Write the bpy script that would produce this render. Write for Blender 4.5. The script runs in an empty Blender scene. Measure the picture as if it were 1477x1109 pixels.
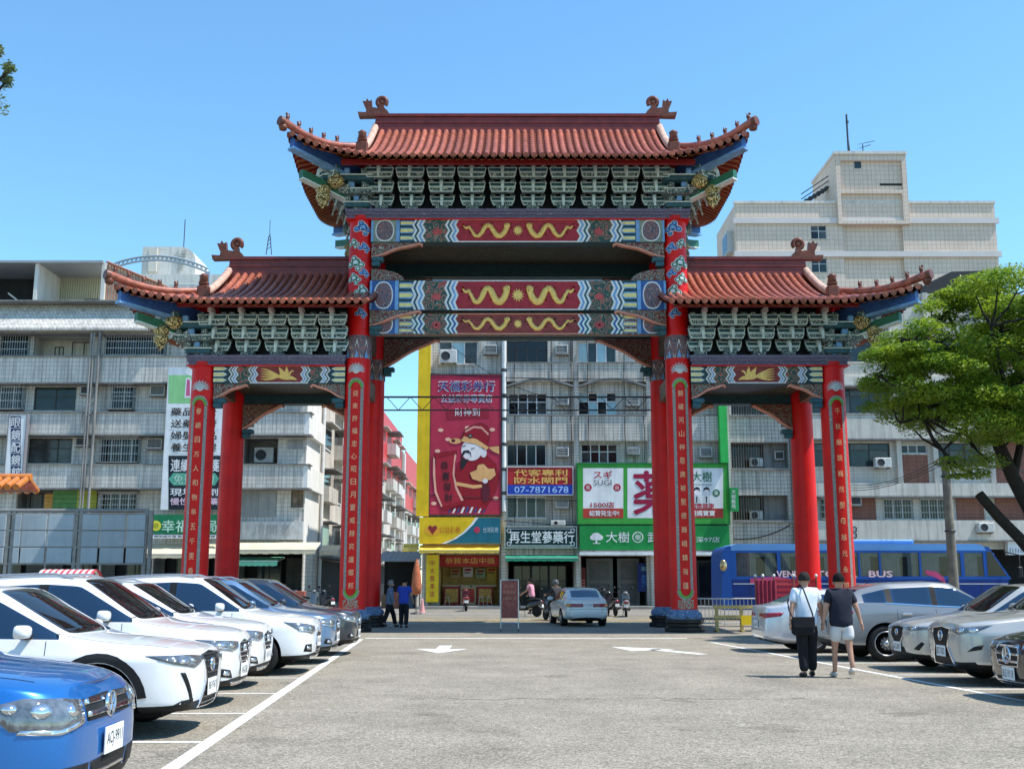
import bpy, bmesh, math, random
from mathutils import Vector, Matrix
from mathutils.bvhtree import BVHTree
R = math.radians
PI = math.pi
random.seed(7)
sc = bpy.context.scene
col = sc.collection
# ---------------------------------------------------------------- camera, sky, sun, exposure
FPX = 1580.0            # focal length in photo pixels (1477 wide)
CAM_H = 1.57
PITCH = math.atan((840 - 554.5) / FPX)
cd = bpy.data.cameras.new('camera')
cd.sensor_width = 36.0
cd.lens = 36.0 * FPX / 1477.0
cd.clip_start = 0.1
cd.clip_end = 3000
cam = bpy.data.objects.new('camera', cd)
col.objects.link(cam)
cam.location = (0, 0, CAM_H)
cam.rotation_euler = (R(90) + PITCH, 0, 0)
sc.camera = cam
SUN_EL = R(60)
SUN_AZ = R(103)          # clockwise from +Y: the sun stands to the right of the gate
w = bpy.data.worlds.new('World')
sc.world = w
w.use_nodes = True
nt = w.node_tree
bg = nt.nodes['Background']
sky = nt.nodes.new('ShaderNodeTexSky')
sky.sky_type = 'NISHITA'
sky.sun_disc = False
sky.sun_elevation = SUN_EL
sky.sun_rotation = SUN_AZ
sky.altitude = 0
sky.air_density = 1.3
sky.dust_density = 0.0
sky.ozone_density = 6.0
tint = nt.nodes.new('ShaderNodeVectorMath')      # one even tint over the whole sky
tint.operation = 'MULTIPLY'
tint.inputs[1].default_value = (.76, 1.0, 1.04)
nt.links.new(sky.outputs[0], tint.inputs[0])
nt.links.new(tint.outputs[0], bg.inputs[0])
bg.inputs[1].default_value = 0.138
sd = bpy.data.lights.new('sun', 'SUN')
sd.energy = 4.0
sd.angle = R(0.55)
sd.color = (1.0, 0.955, 0.89)
sun = bpy.data.objects.new('sun', sd)
col.objects.link(sun)
S_DIR = Vector((math.cos(SUN_EL) * math.sin(SUN_AZ), math.cos(SUN_EL) * math.cos(SUN_AZ), math.sin(SUN_EL)))
sun.rotation_euler = (-S_DIR).to_track_quat('-Z', 'Y').to_euler()
sun.location = (30, 0, 60)
sc.view_settings.view_transform = 'Standard'
sc.view_settings.look = 'None'
sc.view_settings.exposure = 0.74
sc.view_settings.gamma = 1.0
sc.view_settings.use_curve_mapping = False
sc.render.engine = 'CYCLES'
sc.cycles.max_bounces = 6
sc.cycles.transparent_max_bounces = 8
sc.cycles.use_denoising = True
# ---------------------------------------------------------------- helpers
_c, _s = math.cos(PITCH), math.sin(PITCH)
def P(px, py, Y):
 """a photo pixel on the upright plane at distance Y -> (x, z)"""
 u = (px - 738.5) / FPX
 v = (554.5 - py) / FPX
 k = Y / (_c - v * _s)
 return u * k, CAM_H + (_s + v * _c) * k
def G(px, py, z=0.0):
 """a photo pixel on the level ground -> (x, y)"""
 u = (px - 738.5) / FPX
 v = (554.5 - py) / FPX
 k = (z - CAM_H) / (_s + v * _c)
 return u * k, (_c - v * _s) * k
def rect(a, b, c, d, Y):
 x0, z1 = P(a, b, Y)
 x1, z0 = P(c, d, Y)
 return x0, x1, z0, z1
def tag(o, label=None, cat=None, group=None, kind=None):
 if label:
  o['label'] = label
 if cat:
  o['category'] = cat
 if group:
  o['group'] = group
 if kind:
  o['kind'] = kind
 return o
def thing(name, label, cat, loc=(0, 0, 0), rz=0.0, group=None):
 o = bpy.data.objects.new(name, None)
 o.empty_display_size = 0.2
 col.objects.link(o)
 o.location = loc
 o.rotation_euler = (0, 0, rz)
 return tag(o, label, cat, group)
def add(name, me, parent=None, loc=None, rot=None, scale=None):
 o = bpy.data.objects.new(name, me)
 col.objects.link(o)
 if parent is not None:
  o.parent = parent
 if loc is not None:
  o.location = loc
 if rot is not None:
  o.rotation_euler = rot
 if scale is not None:
  o.scale = scale
 return o
def copy_tree(o, parent=None):
 c = o.copy()
 col.objects.link(c)
 c.parent = parent
 for ch in o.children:
  copy_tree(ch, c)
 return c
class MB:
 """collects polygons; build() links them as one mesh object"""
 def __init__(s, mats=None):
  s.v = []
  s.f = []
  s.mi = []
  s.sm = []
  s.cur = 0
  s.smooth = False
 def m(s, i):
  s.cur = i
  return s
 def poly(s, pts):
  b = len(s.v)
  s.v += [tuple(p) for p in pts]
  s.f.append(tuple(range(b, b + len(pts))))
  s.mi.append(s.cur)
  s.sm.append(s.smooth)
 def faces(s, vs, fs, smooth=None):
  b = len(s.v)
  s.v += [tuple(p) for p in vs]
  for f in fs:
   s.f.append(tuple(b + i for i in f))
   s.mi.append(s.cur)
   s.sm.append(s.smooth if smooth is None else smooth)
 def box(s, x0, x1, y0, y1, z0, z1, mat=None):
  vs = [(x, y, z) for z in (z0, z1) for y in (y0, y1) for x in (x0, x1)]
  if mat is not None:
   vs = [tuple(mat @ Vector(p)) for p in vs]
  s.faces(vs, [(0, 2, 3, 1), (4, 5, 7, 6), (0, 1, 5, 4), (2, 6, 7, 3), (0, 4, 6, 2), (1, 3, 7, 5)], False)
  return s
 def bbox(s, x0, x1, y0, y1, z0, z1, b=0.02, mat=None):
  """box with chamfered edges"""
  b = min(b, (x1 - x0) * .45, (y1 - y0) * .45, (z1 - z0) * .45)
  bm = bmesh.new()
  bmesh.ops.create_cube(bm, size=1)
  for v in bm.verts:
   v.co = Vector(((x0 + x1) / 2 + v.co.x * (x1 - x0), (y0 + y1) / 2 + v.co.y * (y1 - y0), (z0 + z1) / 2 + v.co.z * (z1 - z0)))
  bmesh.ops.bevel(bm, geom=bm.edges[:], offset=b, segments=1, affect='EDGES', profile=.5)
  s.from_bm(bm, mat)
  return s
 def from_bm(s, bm, mat=None, smooth=None):
  bm.verts.index_update()
  vs = [(mat @ v.co if mat is not None else v.co)[:] for v in bm.verts]
  fs = [[v.index for v in f.verts] for f in bm.faces]
  s.faces(vs, fs, smooth)
  bm.free()
 def from_me(s, me, mat=None, smooth=False):
  s.faces([(mat @ v.co if mat is not None else v.co)[:] for v in me.vertices], [tuple(p.vertices) for p in me.polygons], smooth)
 def cyl(s, p0, p1, r0, r1=None, n=10, caps=True, smooth=True):
  if r1 is None:
   r1 = r0
  p0 = Vector(p0)
  p1 = Vector(p1)
  d = (p1 - p0)
  if d.length < 1e-9:
   return s
  d.normalize()
  a = d.orthogonal().normalized()
  b = d.cross(a)
  vs = []
  for p, r in ((p0, r0), (p1, r1)):
   for i in range(n):
    t = 2 * PI * i / n
    vs.append(p + a * (r * math.cos(t)) + b * (r * math.sin(t)))
  fs = [(i, (i + 1) % n, n + (i + 1) % n, n + i) for i in range(n)]
  s.faces(vs, fs, smooth)
  if caps:
   s.faces(vs, [tuple(range(n))[::-1], tuple(range(n, 2 * n))], False)
  return s
 def tube(s, pts, r, n=6, caps=True):
  """tube through points; r a number or a list"""
  pts = [Vector(p) for p in pts]
  rs = r if isinstance(r, (list, tuple)) else [r] * len(pts)
  vs = []
  prev = None
  for i, p in enumerate(pts):
   d = (pts[min(i + 1, len(pts) - 1)] - pts[max(i - 1, 0)])
   if d.length < 1e-9:
    d = Vector((0, 0, 1))
   d.normalize()
   if prev is None:
    a = d.orthogonal().normalized()
   else:
    a = prev - d * prev.dot(d)
    if a.length < 1e-6:
     a = d.orthogonal()
    a.normalize()
   prev = a
   b = d.cross(a)
   for k in range(n):
    t = 2 * PI * k / n
    vs.append(p + a * (rs[i] * math.cos(t)) + b * (rs[i] * math.sin(t)))
  fs = []
  for i in range(len(pts) - 1):
   for k in range(n):
    fs.append((i * n + k, i * n + (k + 1) % n, (i + 1) * n + (k + 1) % n, (i + 1) * n + k))
  s.faces(vs, fs, True)
  if caps:
   s.faces(vs, [tuple(range(n))[::-1], tuple(range((len(pts) - 1) * n, len(pts) * n))], False)
  return s
 def lathe(s, prof, n=20, c=(0, 0, 0), smooth=True, axis='z', squash=1.0):
  """prof: list of (r, h)"""
  vs = []
  for r, h in prof:
   for k in range(n):
    t = 2 * PI * k / n
    a, b = r * math.cos(t), r * math.sin(t) * squash
    if axis == 'z':
     vs.append((c[0] + a, c[1] + b, c[2] + h))
    elif axis == 'y':
     vs.append((c[0] + a, c[1] + h, c[2] + b))
    else:
     vs.append((c[0] + h, c[1] + a, c[2] + b))
  fs = []
  for i in range(len(prof) - 1):
   for k in range(n):
    q = (i * n + k, i * n + (k + 1) % n, (i + 1) * n + (k + 1) % n, (i + 1) * n + k)
    fs.append(q if axis != 'y' else q[::-1])
  s.faces(vs, fs, smooth)
  ends = [tuple(range(n))[::-1], tuple(range((len(prof) - 1) * n, len(prof) * n))]
  if axis == 'y':
   ends = [e[::-1] for e in ends]
  s.faces(vs, ends, False)
  return s
 def prism(s, pts, d0, d1, axis='y'):
  """polygon pts (a,b) extruded. axis y: (x,z) at y d0..d1; axis x: (y,z); axis z: (x,y)"""
  def mk(a, b, d):
   return (a, d, b) if axis == 'y' else ((d, a, b) if axis == 'x' else (a, b, d))
  n = len(pts)
  ar = sum(pts[i][0] * pts[(i + 1) % n][1] - pts[(i + 1) % n][0] * pts[i][1] for i in range(n))
  if ar < 0:
   pts = pts[::-1]
  if axis == 'y':
   d0, d1 = d0, d1
  vs = [mk(a, b, d0) for a, b in pts] + [mk(a, b, d1) for a, b in pts]
  front = tuple(range(n))
  back = tuple(range(n, 2 * n))[::-1]
  side = [(i, n + i, n + (i + 1) % n, (i + 1) % n) for i in range(n)]
  fs = [front, back] + side
  if axis in ('x', 'z'):
   fs = [f[::-1] for f in fs]
  s.faces(vs, fs, False)
  return s
 def ribbon(s, line, wd, y, off=0.0):
  """flat strip along a 2-D line in the xz plane at depth y; wd number or list"""
  n = len(line)
  L, Rr = [], []
  for i, (x, z) in enumerate(line):
   ax, az = line[max(i - 1, 0)]
   bx, bz = line[min(i + 1, n - 1)]
   dx, dz = bx - ax, bz - az
   l = math.hypot(dx, dz) or 1
   ww = (wd[i] if isinstance(wd, (list, tuple)) else wd) / 2
   L.append((x - dz / l * ww, y, z + dx / l * ww))
   Rr.append((x + dz / l * ww, y, z - dx / l * ww))
  for i in range(n - 1):
   s.poly([Rr[i], Rr[i + 1], L[i + 1], L[i]])
  return s
 def disc(s, x, z, r, y, n=14, rz=None):
  rz = rz or r
  s.poly([(x + r * math.cos(2 * PI * k / n), y, z + rz * math.sin(2 * PI * k / n)) for k in range(n)])
  return s
 def mesh(s, name='mesh', mats=()):
  me = bpy.data.meshes.new(name)
  me.from_pydata(s.v, [], s.f)
  me.update()
  if not isinstance(mats, (list, tuple)):
   mats = [mats]
  for m in mats:
   me.materials.append(m)
  if len(mats) > 1:
   me.polygons.foreach_set('material_index', s.mi)
  me.polygons.foreach_set('use_smooth', s.sm)
  return me
 def build(s, name, mats, parent=None, **k):
  return add(name, s.mesh(name, mats), parent, **k)
_mc = {}
def nn(t, typ, **k):
 n = t.nodes.new(typ)
 for a, b in k.items():
  if a.startswith('i_'):
   n.inputs[a[2:]].default_value = b
  else:
   setattr(n, a, b)
 return n
def mat(name, c, rough=.6, metal=0.0, var=.12, vs=1.5, bump=0.0, bs=30, spec=.28, coat=0.0, obj=False, streak=0.0, dirt=0.0, aniso=None, rand=0.0, emit=0.0, trans=0.0):
 """plain procedural material: colour varied by two noises, optional vertical streaks, fine bump"""
 if name in _mc:
  return _mc[name]
 m = bpy.data.materials.new(name)
 m.use_nodes = True
 t = m.node_tree
 b = t.nodes['Principled BSDF']
 b.inputs['Roughness'].default_value = rough
 b.inputs['Metallic'].default_value = metal
 b.inputs['Specular IOR Level'].default_value = spec
 if coat:
  b.inputs['Coat Weight'].default_value = coat
  b.inputs['Coat Roughness'].default_value = .03
 if trans:
  b.inputs['Transmission Weight'].default_value = trans
 if emit:
  b.inputs['Emission Color'].default_value = (*c, 1)
  b.inputs['Emission Strength'].default_value = emit
 L = t.links.new
 if obj:
  vec = nn(t, 'ShaderNodeTexCoord').outputs['Object']
 else:
  vec = nn(t, 'ShaderNodeNewGeometry').outputs['Position']
 out = None
 if var > 0 or streak > 0 or dirt > 0:
  n1 = nn(t, 'ShaderNodeTexNoise')
  n1.inputs['Scale'].default_value = vs
  n1.inputs['Detail'].default_value = 6
  n1.inputs['Roughness'].default_value = .6
  L(vec, n1.inputs['Vector'])
  mr = nn(t, 'ShaderNodeMapRange')
  mr.inputs['From Min'].default_value = .3
  mr.inputs['From Max'].default_value = .7
  mr.inputs['To Min'].default_value = 1 - var
  mr.inputs['To Max'].default_value = 1 + var
  L(n1.outputs['Fac'], mr.inputs['Value'])
  fac = mr.outputs[0]
  if streak > 0:
   mp = nn(t, 'ShaderNodeMapping')
   mp.inputs['Scale'].default_value = (2.2, 2.2, .12)
   L(vec, mp.inputs['Vector'])
   n2 = nn(t, 'ShaderNodeTexNoise')
   n2.inputs['Scale'].default_value = 1.6
   n2.inputs['Detail'].default_value = 7
   n2.inputs['Roughness'].default_value = .7
   L(mp.outputs[0], n2.inputs['Vector'])
   m2 = nn(t, 'ShaderNodeMapRange')
   m2.inputs['From Min'].default_value = .48
   m2.inputs['From Max'].default_value = .72
   m2.inputs['To Min'].default_value = 1
   m2.inputs['To Max'].default_value = 1 - streak
   L(n2.outputs['Fac'], m2.inputs['Value'])
   mu = nn(t, 'ShaderNodeMath', operation='MULTIPLY')
   L(fac, mu.inputs[0])
   L(m2.outputs[0], mu.inputs[1])
   fac = mu.outputs[0]
  if rand > 0:
   oi = nn(t, 'ShaderNodeObjectInfo')
   m4 = nn(t, 'ShaderNodeMapRange')
   m4.inputs['To Min'].default_value = 1 - rand
   m4.inputs['To Max'].default_value = 1 + rand
   L(oi.outputs['Random'], m4.inputs['Value'])
   mu2 = nn(t, 'ShaderNodeMath', operation='MULTIPLY')
   L(fac, mu2.inputs[0])
   L(m4.outputs[0], mu2.inputs[1])
   fac = mu2.outputs[0]
  vm = nn(t, 'ShaderNodeVectorMath', operation='SCALE')
  vm.inputs[0].default_value = c
  L(fac, vm.inputs['Scale'])
  out = vm.outputs[0]
  L(out, b.inputs['Base Color'])
 else:
  b.inputs['Base Color'].default_value = (*c, 1)
 if bump > 0:
  n3 = nn(t, 'ShaderNodeTexNoise')
  n3.inputs['Scale'].default_value = bs
  n3.inputs['Detail'].default_value = 4
  L(vec, n3.inputs['Vector'])
  bp = nn(t, 'ShaderNodeBump')
  bp.inputs['Strength'].default_value = bump
  bp.inputs['Distance'].default_value = .02
  L(n3.outputs['Fac'], bp.inputs['Height'])
  L(bp.outputs[0], b.inputs['Normal'])
 _mc[name] = m
 return m
def tile_mat(name, c, c2, grout, bw, bh, mortar=.012, streak=.3, rough=.35, offset=0.0, var=.1, tone=.5):
 """small wall tiles laid on world x+y and z"""
 if name in _mc:
  return _mc[name]
 m = bpy.data.materials.new(name)
 m.use_nodes = True
 t = m.node_tree
 L = t.links.new
 b = t.nodes['Principled BSDF']
 b.inputs['Roughness'].default_value = rough + .2
 b.inputs['Specular IOR Level'].default_value = .2
 geo = nn(t, 'ShaderNodeNewGeometry')
 sp = nn(t, 'ShaderNodeSeparateXYZ')
 L(geo.outputs['Position'], sp.inputs[0])
 ad = nn(t, 'ShaderNodeMath', operation='ADD')
 L(sp.outputs[0], ad.inputs[0])
 L(sp.outputs[1], ad.inputs[1])
 cb = nn(t, 'ShaderNodeCombineXYZ')
 L(ad.outputs[0], cb.inputs[0])
 L(sp.outputs[2], cb.inputs[1])
 br = nn(t, 'ShaderNodeTexBrick')
 br.offset = offset
 br.inputs['Color1'].default_value = (*c, 1)
 br.inputs['Color2'].default_value = (*c2, 1)
 br.inputs['Mortar'].default_value = (*grout, 1)
 br.inputs['Scale'].default_value = 1
 br.inputs['Mortar Size'].default_value = mortar
 br.inputs['Brick Width'].default_value = bw
 br.inputs['Row Height'].default_value = bh
 br.inputs['Mortar Smooth'].default_value = .1
 L(cb.outputs[0], br.inputs['Vector'])
 mp = nn(t, 'ShaderNodeMapping')
 mp.inputs['Scale'].default_value = (3.6, 3.6, .13)
 L(geo.outputs['Position'], mp.inputs['Vector'])
 n2 = nn(t, 'ShaderNodeTexNoise')
 n2.inputs['Scale'].default_value = 1.7
 n2.inputs['Detail'].default_value = 8
 n2.inputs['Roughness'].default_value = .72
 L(mp.outputs[0], n2.inputs['Vector'])
 m2 = nn(t, 'ShaderNodeMapRange')
 m2.inputs['From Min'].default_value = .46
 m2.inputs['From Max'].default_value = .74
 m2.inputs['To Min'].default_value = 1
 m2.inputs['To Max'].default_value = 1 - streak
 L(n2.outputs['Fac'], m2.inputs['Value'])
 n1 = nn(t, 'ShaderNodeTexNoise')
 n1.inputs['Scale'].default_value = .35
 n1.inputs['Detail'].default_value = 5
 L(geo.outputs['Position'], n1.inputs['Vector'])
 m1 = nn(t, 'ShaderNodeMapRange')
 m1.inputs['From Min'].default_value = .3
 m1.inputs['From Max'].default_value = .7
 m1.inputs['To Min'].default_value = 1 - var
 m1.inputs['To Max'].default_value = 1 + var
 L(n1.outputs['Fac'], m1.inputs['Value'])
 mu = nn(t, 'ShaderNodeMath', operation='MULTIPLY')
 L(m1.outputs[0], mu.inputs[0])
 L(m2.outputs[0], mu.inputs[1])
 vm = nn(t, 'ShaderNodeVectorMath', operation='SCALE')
 L(br.outputs['Color'], vm.inputs[0])
 L(mu.outputs[0], vm.inputs['Scale'])
 L(vm.outputs[0], b.inputs['Base Color'])
 bp = nn(t, 'ShaderNodeBump')
 bp.inputs['Strength'].default_value = .4
 bp.inputs['Distance'].default_value = .01
 bp.invert = True
 L(br.outputs['Fac'], bp.inputs['Height'])
 L(bp.outputs[0], b.inputs['Normal'])
 _mc[name] = m
 return m
def ornate_mat(name, base, c1, c2, scale=9, rough=.45):
 """fine painted scroll-work: swirling lines of two colours on a ground"""
 if name in _mc:
  return _mc[name]
 m = bpy.data.materials.new(name)
 m.use_nodes = True
 t = m.node_tree
 L = t.links.new
 b = t.nodes['Principled BSDF']
 b.inputs['Roughness'].default_value = rough
 b.inputs['Specular IOR Level'].default_value = .25
 geo = nn(t, 'ShaderNodeNewGeometry')
 no = nn(t, 'ShaderNodeTexNoise')
 no.inputs['Scale'].default_value = scale * .35
 no.inputs['Detail'].default_value = 1
 L(geo.outputs['Position'], no.inputs['Vector'])
 ml = nn(t, 'ShaderNodeMath', operation='MULTIPLY')
 ml.inputs[1].default_value = 46
 L(no.outputs['Fac'], ml.inputs[0])
 si = nn(t, 'ShaderNodeMath', operation='SINE')
 L(ml.outputs[0], si.inputs[0])
 r1 = nn(t, 'ShaderNodeValToRGB')
 r1.color_ramp.interpolation = 'CONSTANT'
 r1.color_ramp.elements[0].color = (*base, 1)
 r1.color_ramp.elements[1].position = .58
 r1.color_ramp.elements[1].color = (*c1, 1)
 e = r1.color_ramp.elements.new(.86)
 e.color = (*c2, 1)
 mr = nn(t, 'ShaderNodeMapRange')
 mr.inputs['From Min'].default_value = -1
 mr.inputs['From Max'].default_value = 1
 L(si.outputs[0], mr.inputs['Value'])
 L(mr.outputs[0], r1.inputs['Fac'])
 L(r1.outputs['Color'], b.inputs['Base Color'])
 bp = nn(t, 'ShaderNodeBump')
 bp.inputs['Strength'].default_value = .5
 bp.inputs['Distance'].default_value = .02
 L(mr.outputs[0], bp.inputs['Height'])
 L(bp.outputs[0], b.inputs['Normal'])
 _mc[name] = m
 return m
def car_paint(name, c, metal=.0, rough=.28, flake=.06):
 m = mat(name, c, rough=rough, metal=metal, var=flake, vs=60, coat=1.0, obj=True, spec=.5)
 return m
_tc = {}
bench = bpy.data.scenes.new('bench')          # a small side scene, so that evaluating a modifier stays quick; removed at the end
def bake(o, others=()):
 for q in (o, *others):
  for c in list(q.users_collection):
   c.objects.unlink(q)
  bench.collection.objects.link(q)
 vl = bench.view_layers[0]
 vl.update()
 dg = vl.depsgraph
 dg.update()
 me = bpy.data.meshes.new_from_object(o.evaluated_get(dg))
 for q in (o, *others):
  bpy.data.objects.remove(q)
 return me
def text_me(s, mname, material, bold=0.0):
 key = (s, mname, bold)
 if key in _tc:
  return _tc[key]
 cu = bpy.data.curves.new('text', 'FONT')
 cu.body = s
 cu.align_x = 'CENTER'
 cu.align_y = 'CENTER'
 cu.resolution_u = 2
 cu.offset = 0
 o = bpy.data.objects.new('text', cu)
 me = bake(o)
 bpy.data.curves.remove(cu)
 xs = [v.co.x for v in me.vertices] or [0, 1]
 ys = [v.co.y for v in me.vertices] or [0, 1]
 cx, cy = (min(xs) + max(xs)) / 2, (min(ys) + max(ys)) / 2
 wd, ht = max(xs) - min(xs), max(ys) - min(ys)
 for v in me.vertices:
  v.co.x -= cx
  v.co.y -= cy
 if bold > 0:          # thicken by overlaying slightly shifted copies, each a hair proud of the last
  vs, fs = [], []
  for q, (dx, dy) in enumerate(((0, 0), (bold, 0), (-bold, 0), (0, bold), (0, -bold))):
   b_ = len(vs)
   vs += [(v.co.x + dx, v.co.y + dy, .0006 * q) for v in me.vertices]
   fs += [tuple(b_ + i for i in p.vertices) for p in me.polygons]
  me = bpy.data.meshes.new('text')
  me.from_pydata(vs, [], fs)
 me.materials.clear()
 me.materials.append(material)
 _tc[key] = (me, wd, ht)
 return _tc[key]
def text(s, parent, x, y, z, width, height, material, name='lettering', bold=0.0, slant=0.0, rz=0.0):
 """lettering in the xz plane facing -y, fitted to width x height round (x, z)"""
 me, wd, ht = text_me(s, material.name, material, bold)
 o = add(name, me, parent, (x, y, z), (R(90), slant, rz), (width / max(wd, .01), height / max(ht, .01), 1))
 return o
# ---------------------------------------------------------------- ground, road, markings
def asphalt(name, c, scale_v=.8, patch=.2, crack=True):
 if name in _mc:
  return _mc[name]
 m = bpy.data.materials.new(name)
 m.use_nodes = True
 t = m.node_tree
 L = t.links.new
 b = t.nodes['Principled BSDF']
 b.inputs['Roughness'].default_value = .88
 b.inputs['Specular IOR Level'].default_value = .25
 pos = nn(t, 'ShaderNodeNewGeometry').outputs['Position']
 big = nn(t, 'ShaderNodeTexNoise')
 big.inputs['Scale'].default_value = scale_v
 big.inputs['Detail'].default_value = 7
 big.inputs['Roughness'].default_value = .62
 L(pos, big.inputs['Vector'])
 fine = nn(t, 'ShaderNodeTexNoise')
 fine.inputs['Scale'].default_value = 55
 fine.inputs['Detail'].default_value = 3
 L(pos, fine.inputs['Vector'])
 vor = nn(t, 'ShaderNodeTexVoronoi')
 vor.inputs['Scale'].default_value = 42
 L(pos, vor.inputs['Vector'])
 r1 = nn(t, 'ShaderNodeMapRange')
 r1.inputs['From Min'].default_value = .3
 r1.inputs['From Max'].default_value = .72
 r1.inputs['To Min'].default_value = 1 - patch
 r1.inputs['To Max'].default_value = 1 + patch
 L(big.outputs['Fac'], r1.inputs['Value'])
 r2 = nn(t, 'ShaderNodeMapRange')
 r2.inputs['From Min'].default_value = .3
 r2.inputs['From Max'].default_value = .7
 r2.inputs['To Min'].default_value = .55
 r2.inputs['To Max'].default_value = 1.45
 L(fine.outputs['Fac'], r2.inputs['Value'])
 sepc = nn(t, 'ShaderNodeSeparateColor')
 L(vor.outputs['Color'], sepc.inputs[0])
 r3 = nn(t, 'ShaderNodeMapRange')
 r3.inputs['To Min'].default_value = .62
 r3.inputs['To Max'].default_value = 1.42
 L(sepc.outputs[0], r3.inputs['Value'])
 mu = nn(t, 'ShaderNodeMath', operation='MULTIPLY')
 L(r1.outputs[0], mu.inputs[0])
 L(r2.outputs[0], mu.inputs[1])
 mv = nn(t, 'ShaderNodeMath', operation='MULTIPLY')
 L(mu.outputs[0], mv.inputs[0])
 L(r3.outputs[0], mv.inputs[1])
 fac = mv.outputs[0]
 for sc_, lo, hi, am in ((.9, .60, .68, .80), (.33, .56, .66, .86), (2.6, .66, .72, 1.16)):
  st = nn(t, 'ShaderNodeTexNoise')
  st.inputs['Scale'].default_value = sc_
  st.inputs['Detail'].default_value = 6
  st.inputs['Roughness'].default_value = .65
  mp0 = nn(t, 'ShaderNodeMapping')
  mp0.inputs['Location'].default_value = (sc_ * 17, sc_ * 5, 0)
  mp0.inputs['Scale'].default_value = (1, .6, 1)
  L(pos, mp0.inputs['Vector'])
  L(mp0.outputs[0], st.inputs['Vector'])
  rs = nn(t, 'ShaderNodeMapRange')
  rs.inputs['From Min'].default_value = lo
  rs.inputs['From Max'].default_value = hi
  rs.inputs['To Min'].default_value = 1
  rs.inputs['To Max'].default_value = am
  L(st.outputs['Fac'], rs.inputs['Value'])
  mz = nn(t, 'ShaderNodeMath', operation='MULTIPLY')
  L(fac, mz.inputs[0])
  L(rs.outputs[0], mz.inputs[1])
  fac = mz.outputs[0]
 if crack:
  wv = nn(t, 'ShaderNodeTexNoise')
  wv.inputs['Scale'].default_value = .5
  wv.inputs['Detail'].default_value = 8
  wv.inputs['Roughness'].default_value = .7
  mp = nn(t, 'ShaderNodeMapping')
  mp.inputs['Scale'].default_value = (.35, 1.6, 1)
  L(pos, mp.inputs['Vector'])
  L(mp.outputs[0], wv.inputs['Vector'])
  ab = nn(t, 'ShaderNodeMath', operation='SUBTRACT')
  ab.inputs[1].default_value = .5
  L(wv.outputs['Fac'], ab.inputs[0])
  a2 = nn(t, 'ShaderNodeMath', operation='ABSOLUTE')
  L(ab.outputs[0], a2.inputs[0])
  r4 = nn(t, 'ShaderNodeMapRange')
  r4.inputs['From Min'].default_value = 0
  r4.inputs['From Max'].default_value = .006
  r4.inputs['To Min'].default_value = .62
  r4.inputs['To Max'].default_value = 1
  L(a2.outputs[0], r4.inputs['Value'])
  ms = nn(t, 'ShaderNodeTexNoise')
  ms.inputs['Scale'].default_value = .22
  L(pos, ms.inputs['Vector'])
  r5 = nn(t, 'ShaderNodeMapRange')
  r5.inputs['From Min'].default_value = .5
  r5.inputs['From Max'].default_value = .56
  L(ms.outputs['Fac'], r5.inputs['Value'])
  mx = nn(t, 'ShaderNodeMix')
  mx.data_type = 'FLOAT'
  L(r5.outputs[0], mx.inputs[0])
  mx.inputs[2].default_value = 1
  L(r4.outputs[0], mx.inputs[3])
  mw = nn(t, 'ShaderNodeMath', operation='MULTIPLY')
  L(fac, mw.inputs[0])
  L(mx.outputs[0], mw.inputs[1])
  fac = mw.outputs[0]
 vm = nn(t, 'ShaderNodeVectorMath', operation='SCALE')
 vm.inputs[0].default_value = c
 L(fac, vm.inputs['Scale'])
 L(vm.outputs[0], b.inputs['Base Color'])
 bp = nn(t, 'ShaderNodeBump')
 bp.inputs['Strength'].default_value = .55
 bp.inputs['Distance'].default_value = .012
 L(mv.outputs[0], bp.inputs['Height'])
 L(bp.outputs[0], b.inputs['Normal'])
 _mc[name] = m
 return m
M_LOT = asphalt('sun bleached asphalt', (.268, .238, .186))
M_ROAD = asphalt('road asphalt', (.215, .198, .168), crack=False)
M_WALK = mat('worn concrete paving', (.27, .255, .23), .85, var=.2, vs=1.2, bump=.3, bs=25)
def worn_paint(name, c, wear=.46):
 if name in _mc:
  return _mc[name]
 m = mat(name, c, .7, var=.12, vs=3)
 t = m.node_tree
 b = t.nodes['Principled BSDF']
 L = t.links.new
 pos = nn(t, 'ShaderNodeNewGeometry').outputs['Position']
 n = nn(t, 'ShaderNodeTexNoise')
 n.inputs['Scale'].default_value = 16
 n.inputs['Detail'].default_value = 6
 n.inputs['Roughness'].default_value = .75
 L(pos, n.inputs['Vector'])
 r = nn(t, 'ShaderNodeMapRange')
 r.inputs['From Min'].default_value = wear - .14
 r.inputs['From Max'].default_value = wear - .04
 L(n.outputs['Fac'], r.inputs['Value'])
 L(r.outputs[0], b.inputs['Alpha'])
 return m
M_LINE = worn_paint('worn white road paint', (.72, .71, .66), .485)
M_YLINE = worn_paint('worn yellow road paint', (.62, .43, .07), .5)
g = MB()
g.poly([(-900, -60, -.012), (900, -60, -.012), (900, 1500, -.012), (-900, 1500, -.012)])
tag(g.build('ground', M_ROAD), kind='structure')
g = MB()
N = 10
g.poly([(-40, -8, 0), (40, -8, 0), (40, 43.2, 0), (-40, 43.2, 0)])
tag(g.build('parking_lot', M_LOT), kind='structure')
g = MB()
g.poly([(-80, 43.2, .002), (80, 43.2, .002), (80, 59.0, .16), (-80, 59.0, .16)])
g.poly([(-80, 59.0, .16), (80, 59.0, .16), (80, 64.0, .16), (-80, 64.0, .16)])
tag(g.build('road', M_ROAD), kind='structure')
SH_Y = 62.0                  # shop fronts
FLOOR = .32
g = MB()
g.box(-80, -11.2, 60.2, 75, .0, FLOOR - .02)
g.box(-5.2, 80, 60.2, 75, .0, FLOOR - .02)
tag(g.build('pavement', M_WALK), kind='structure')
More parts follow.
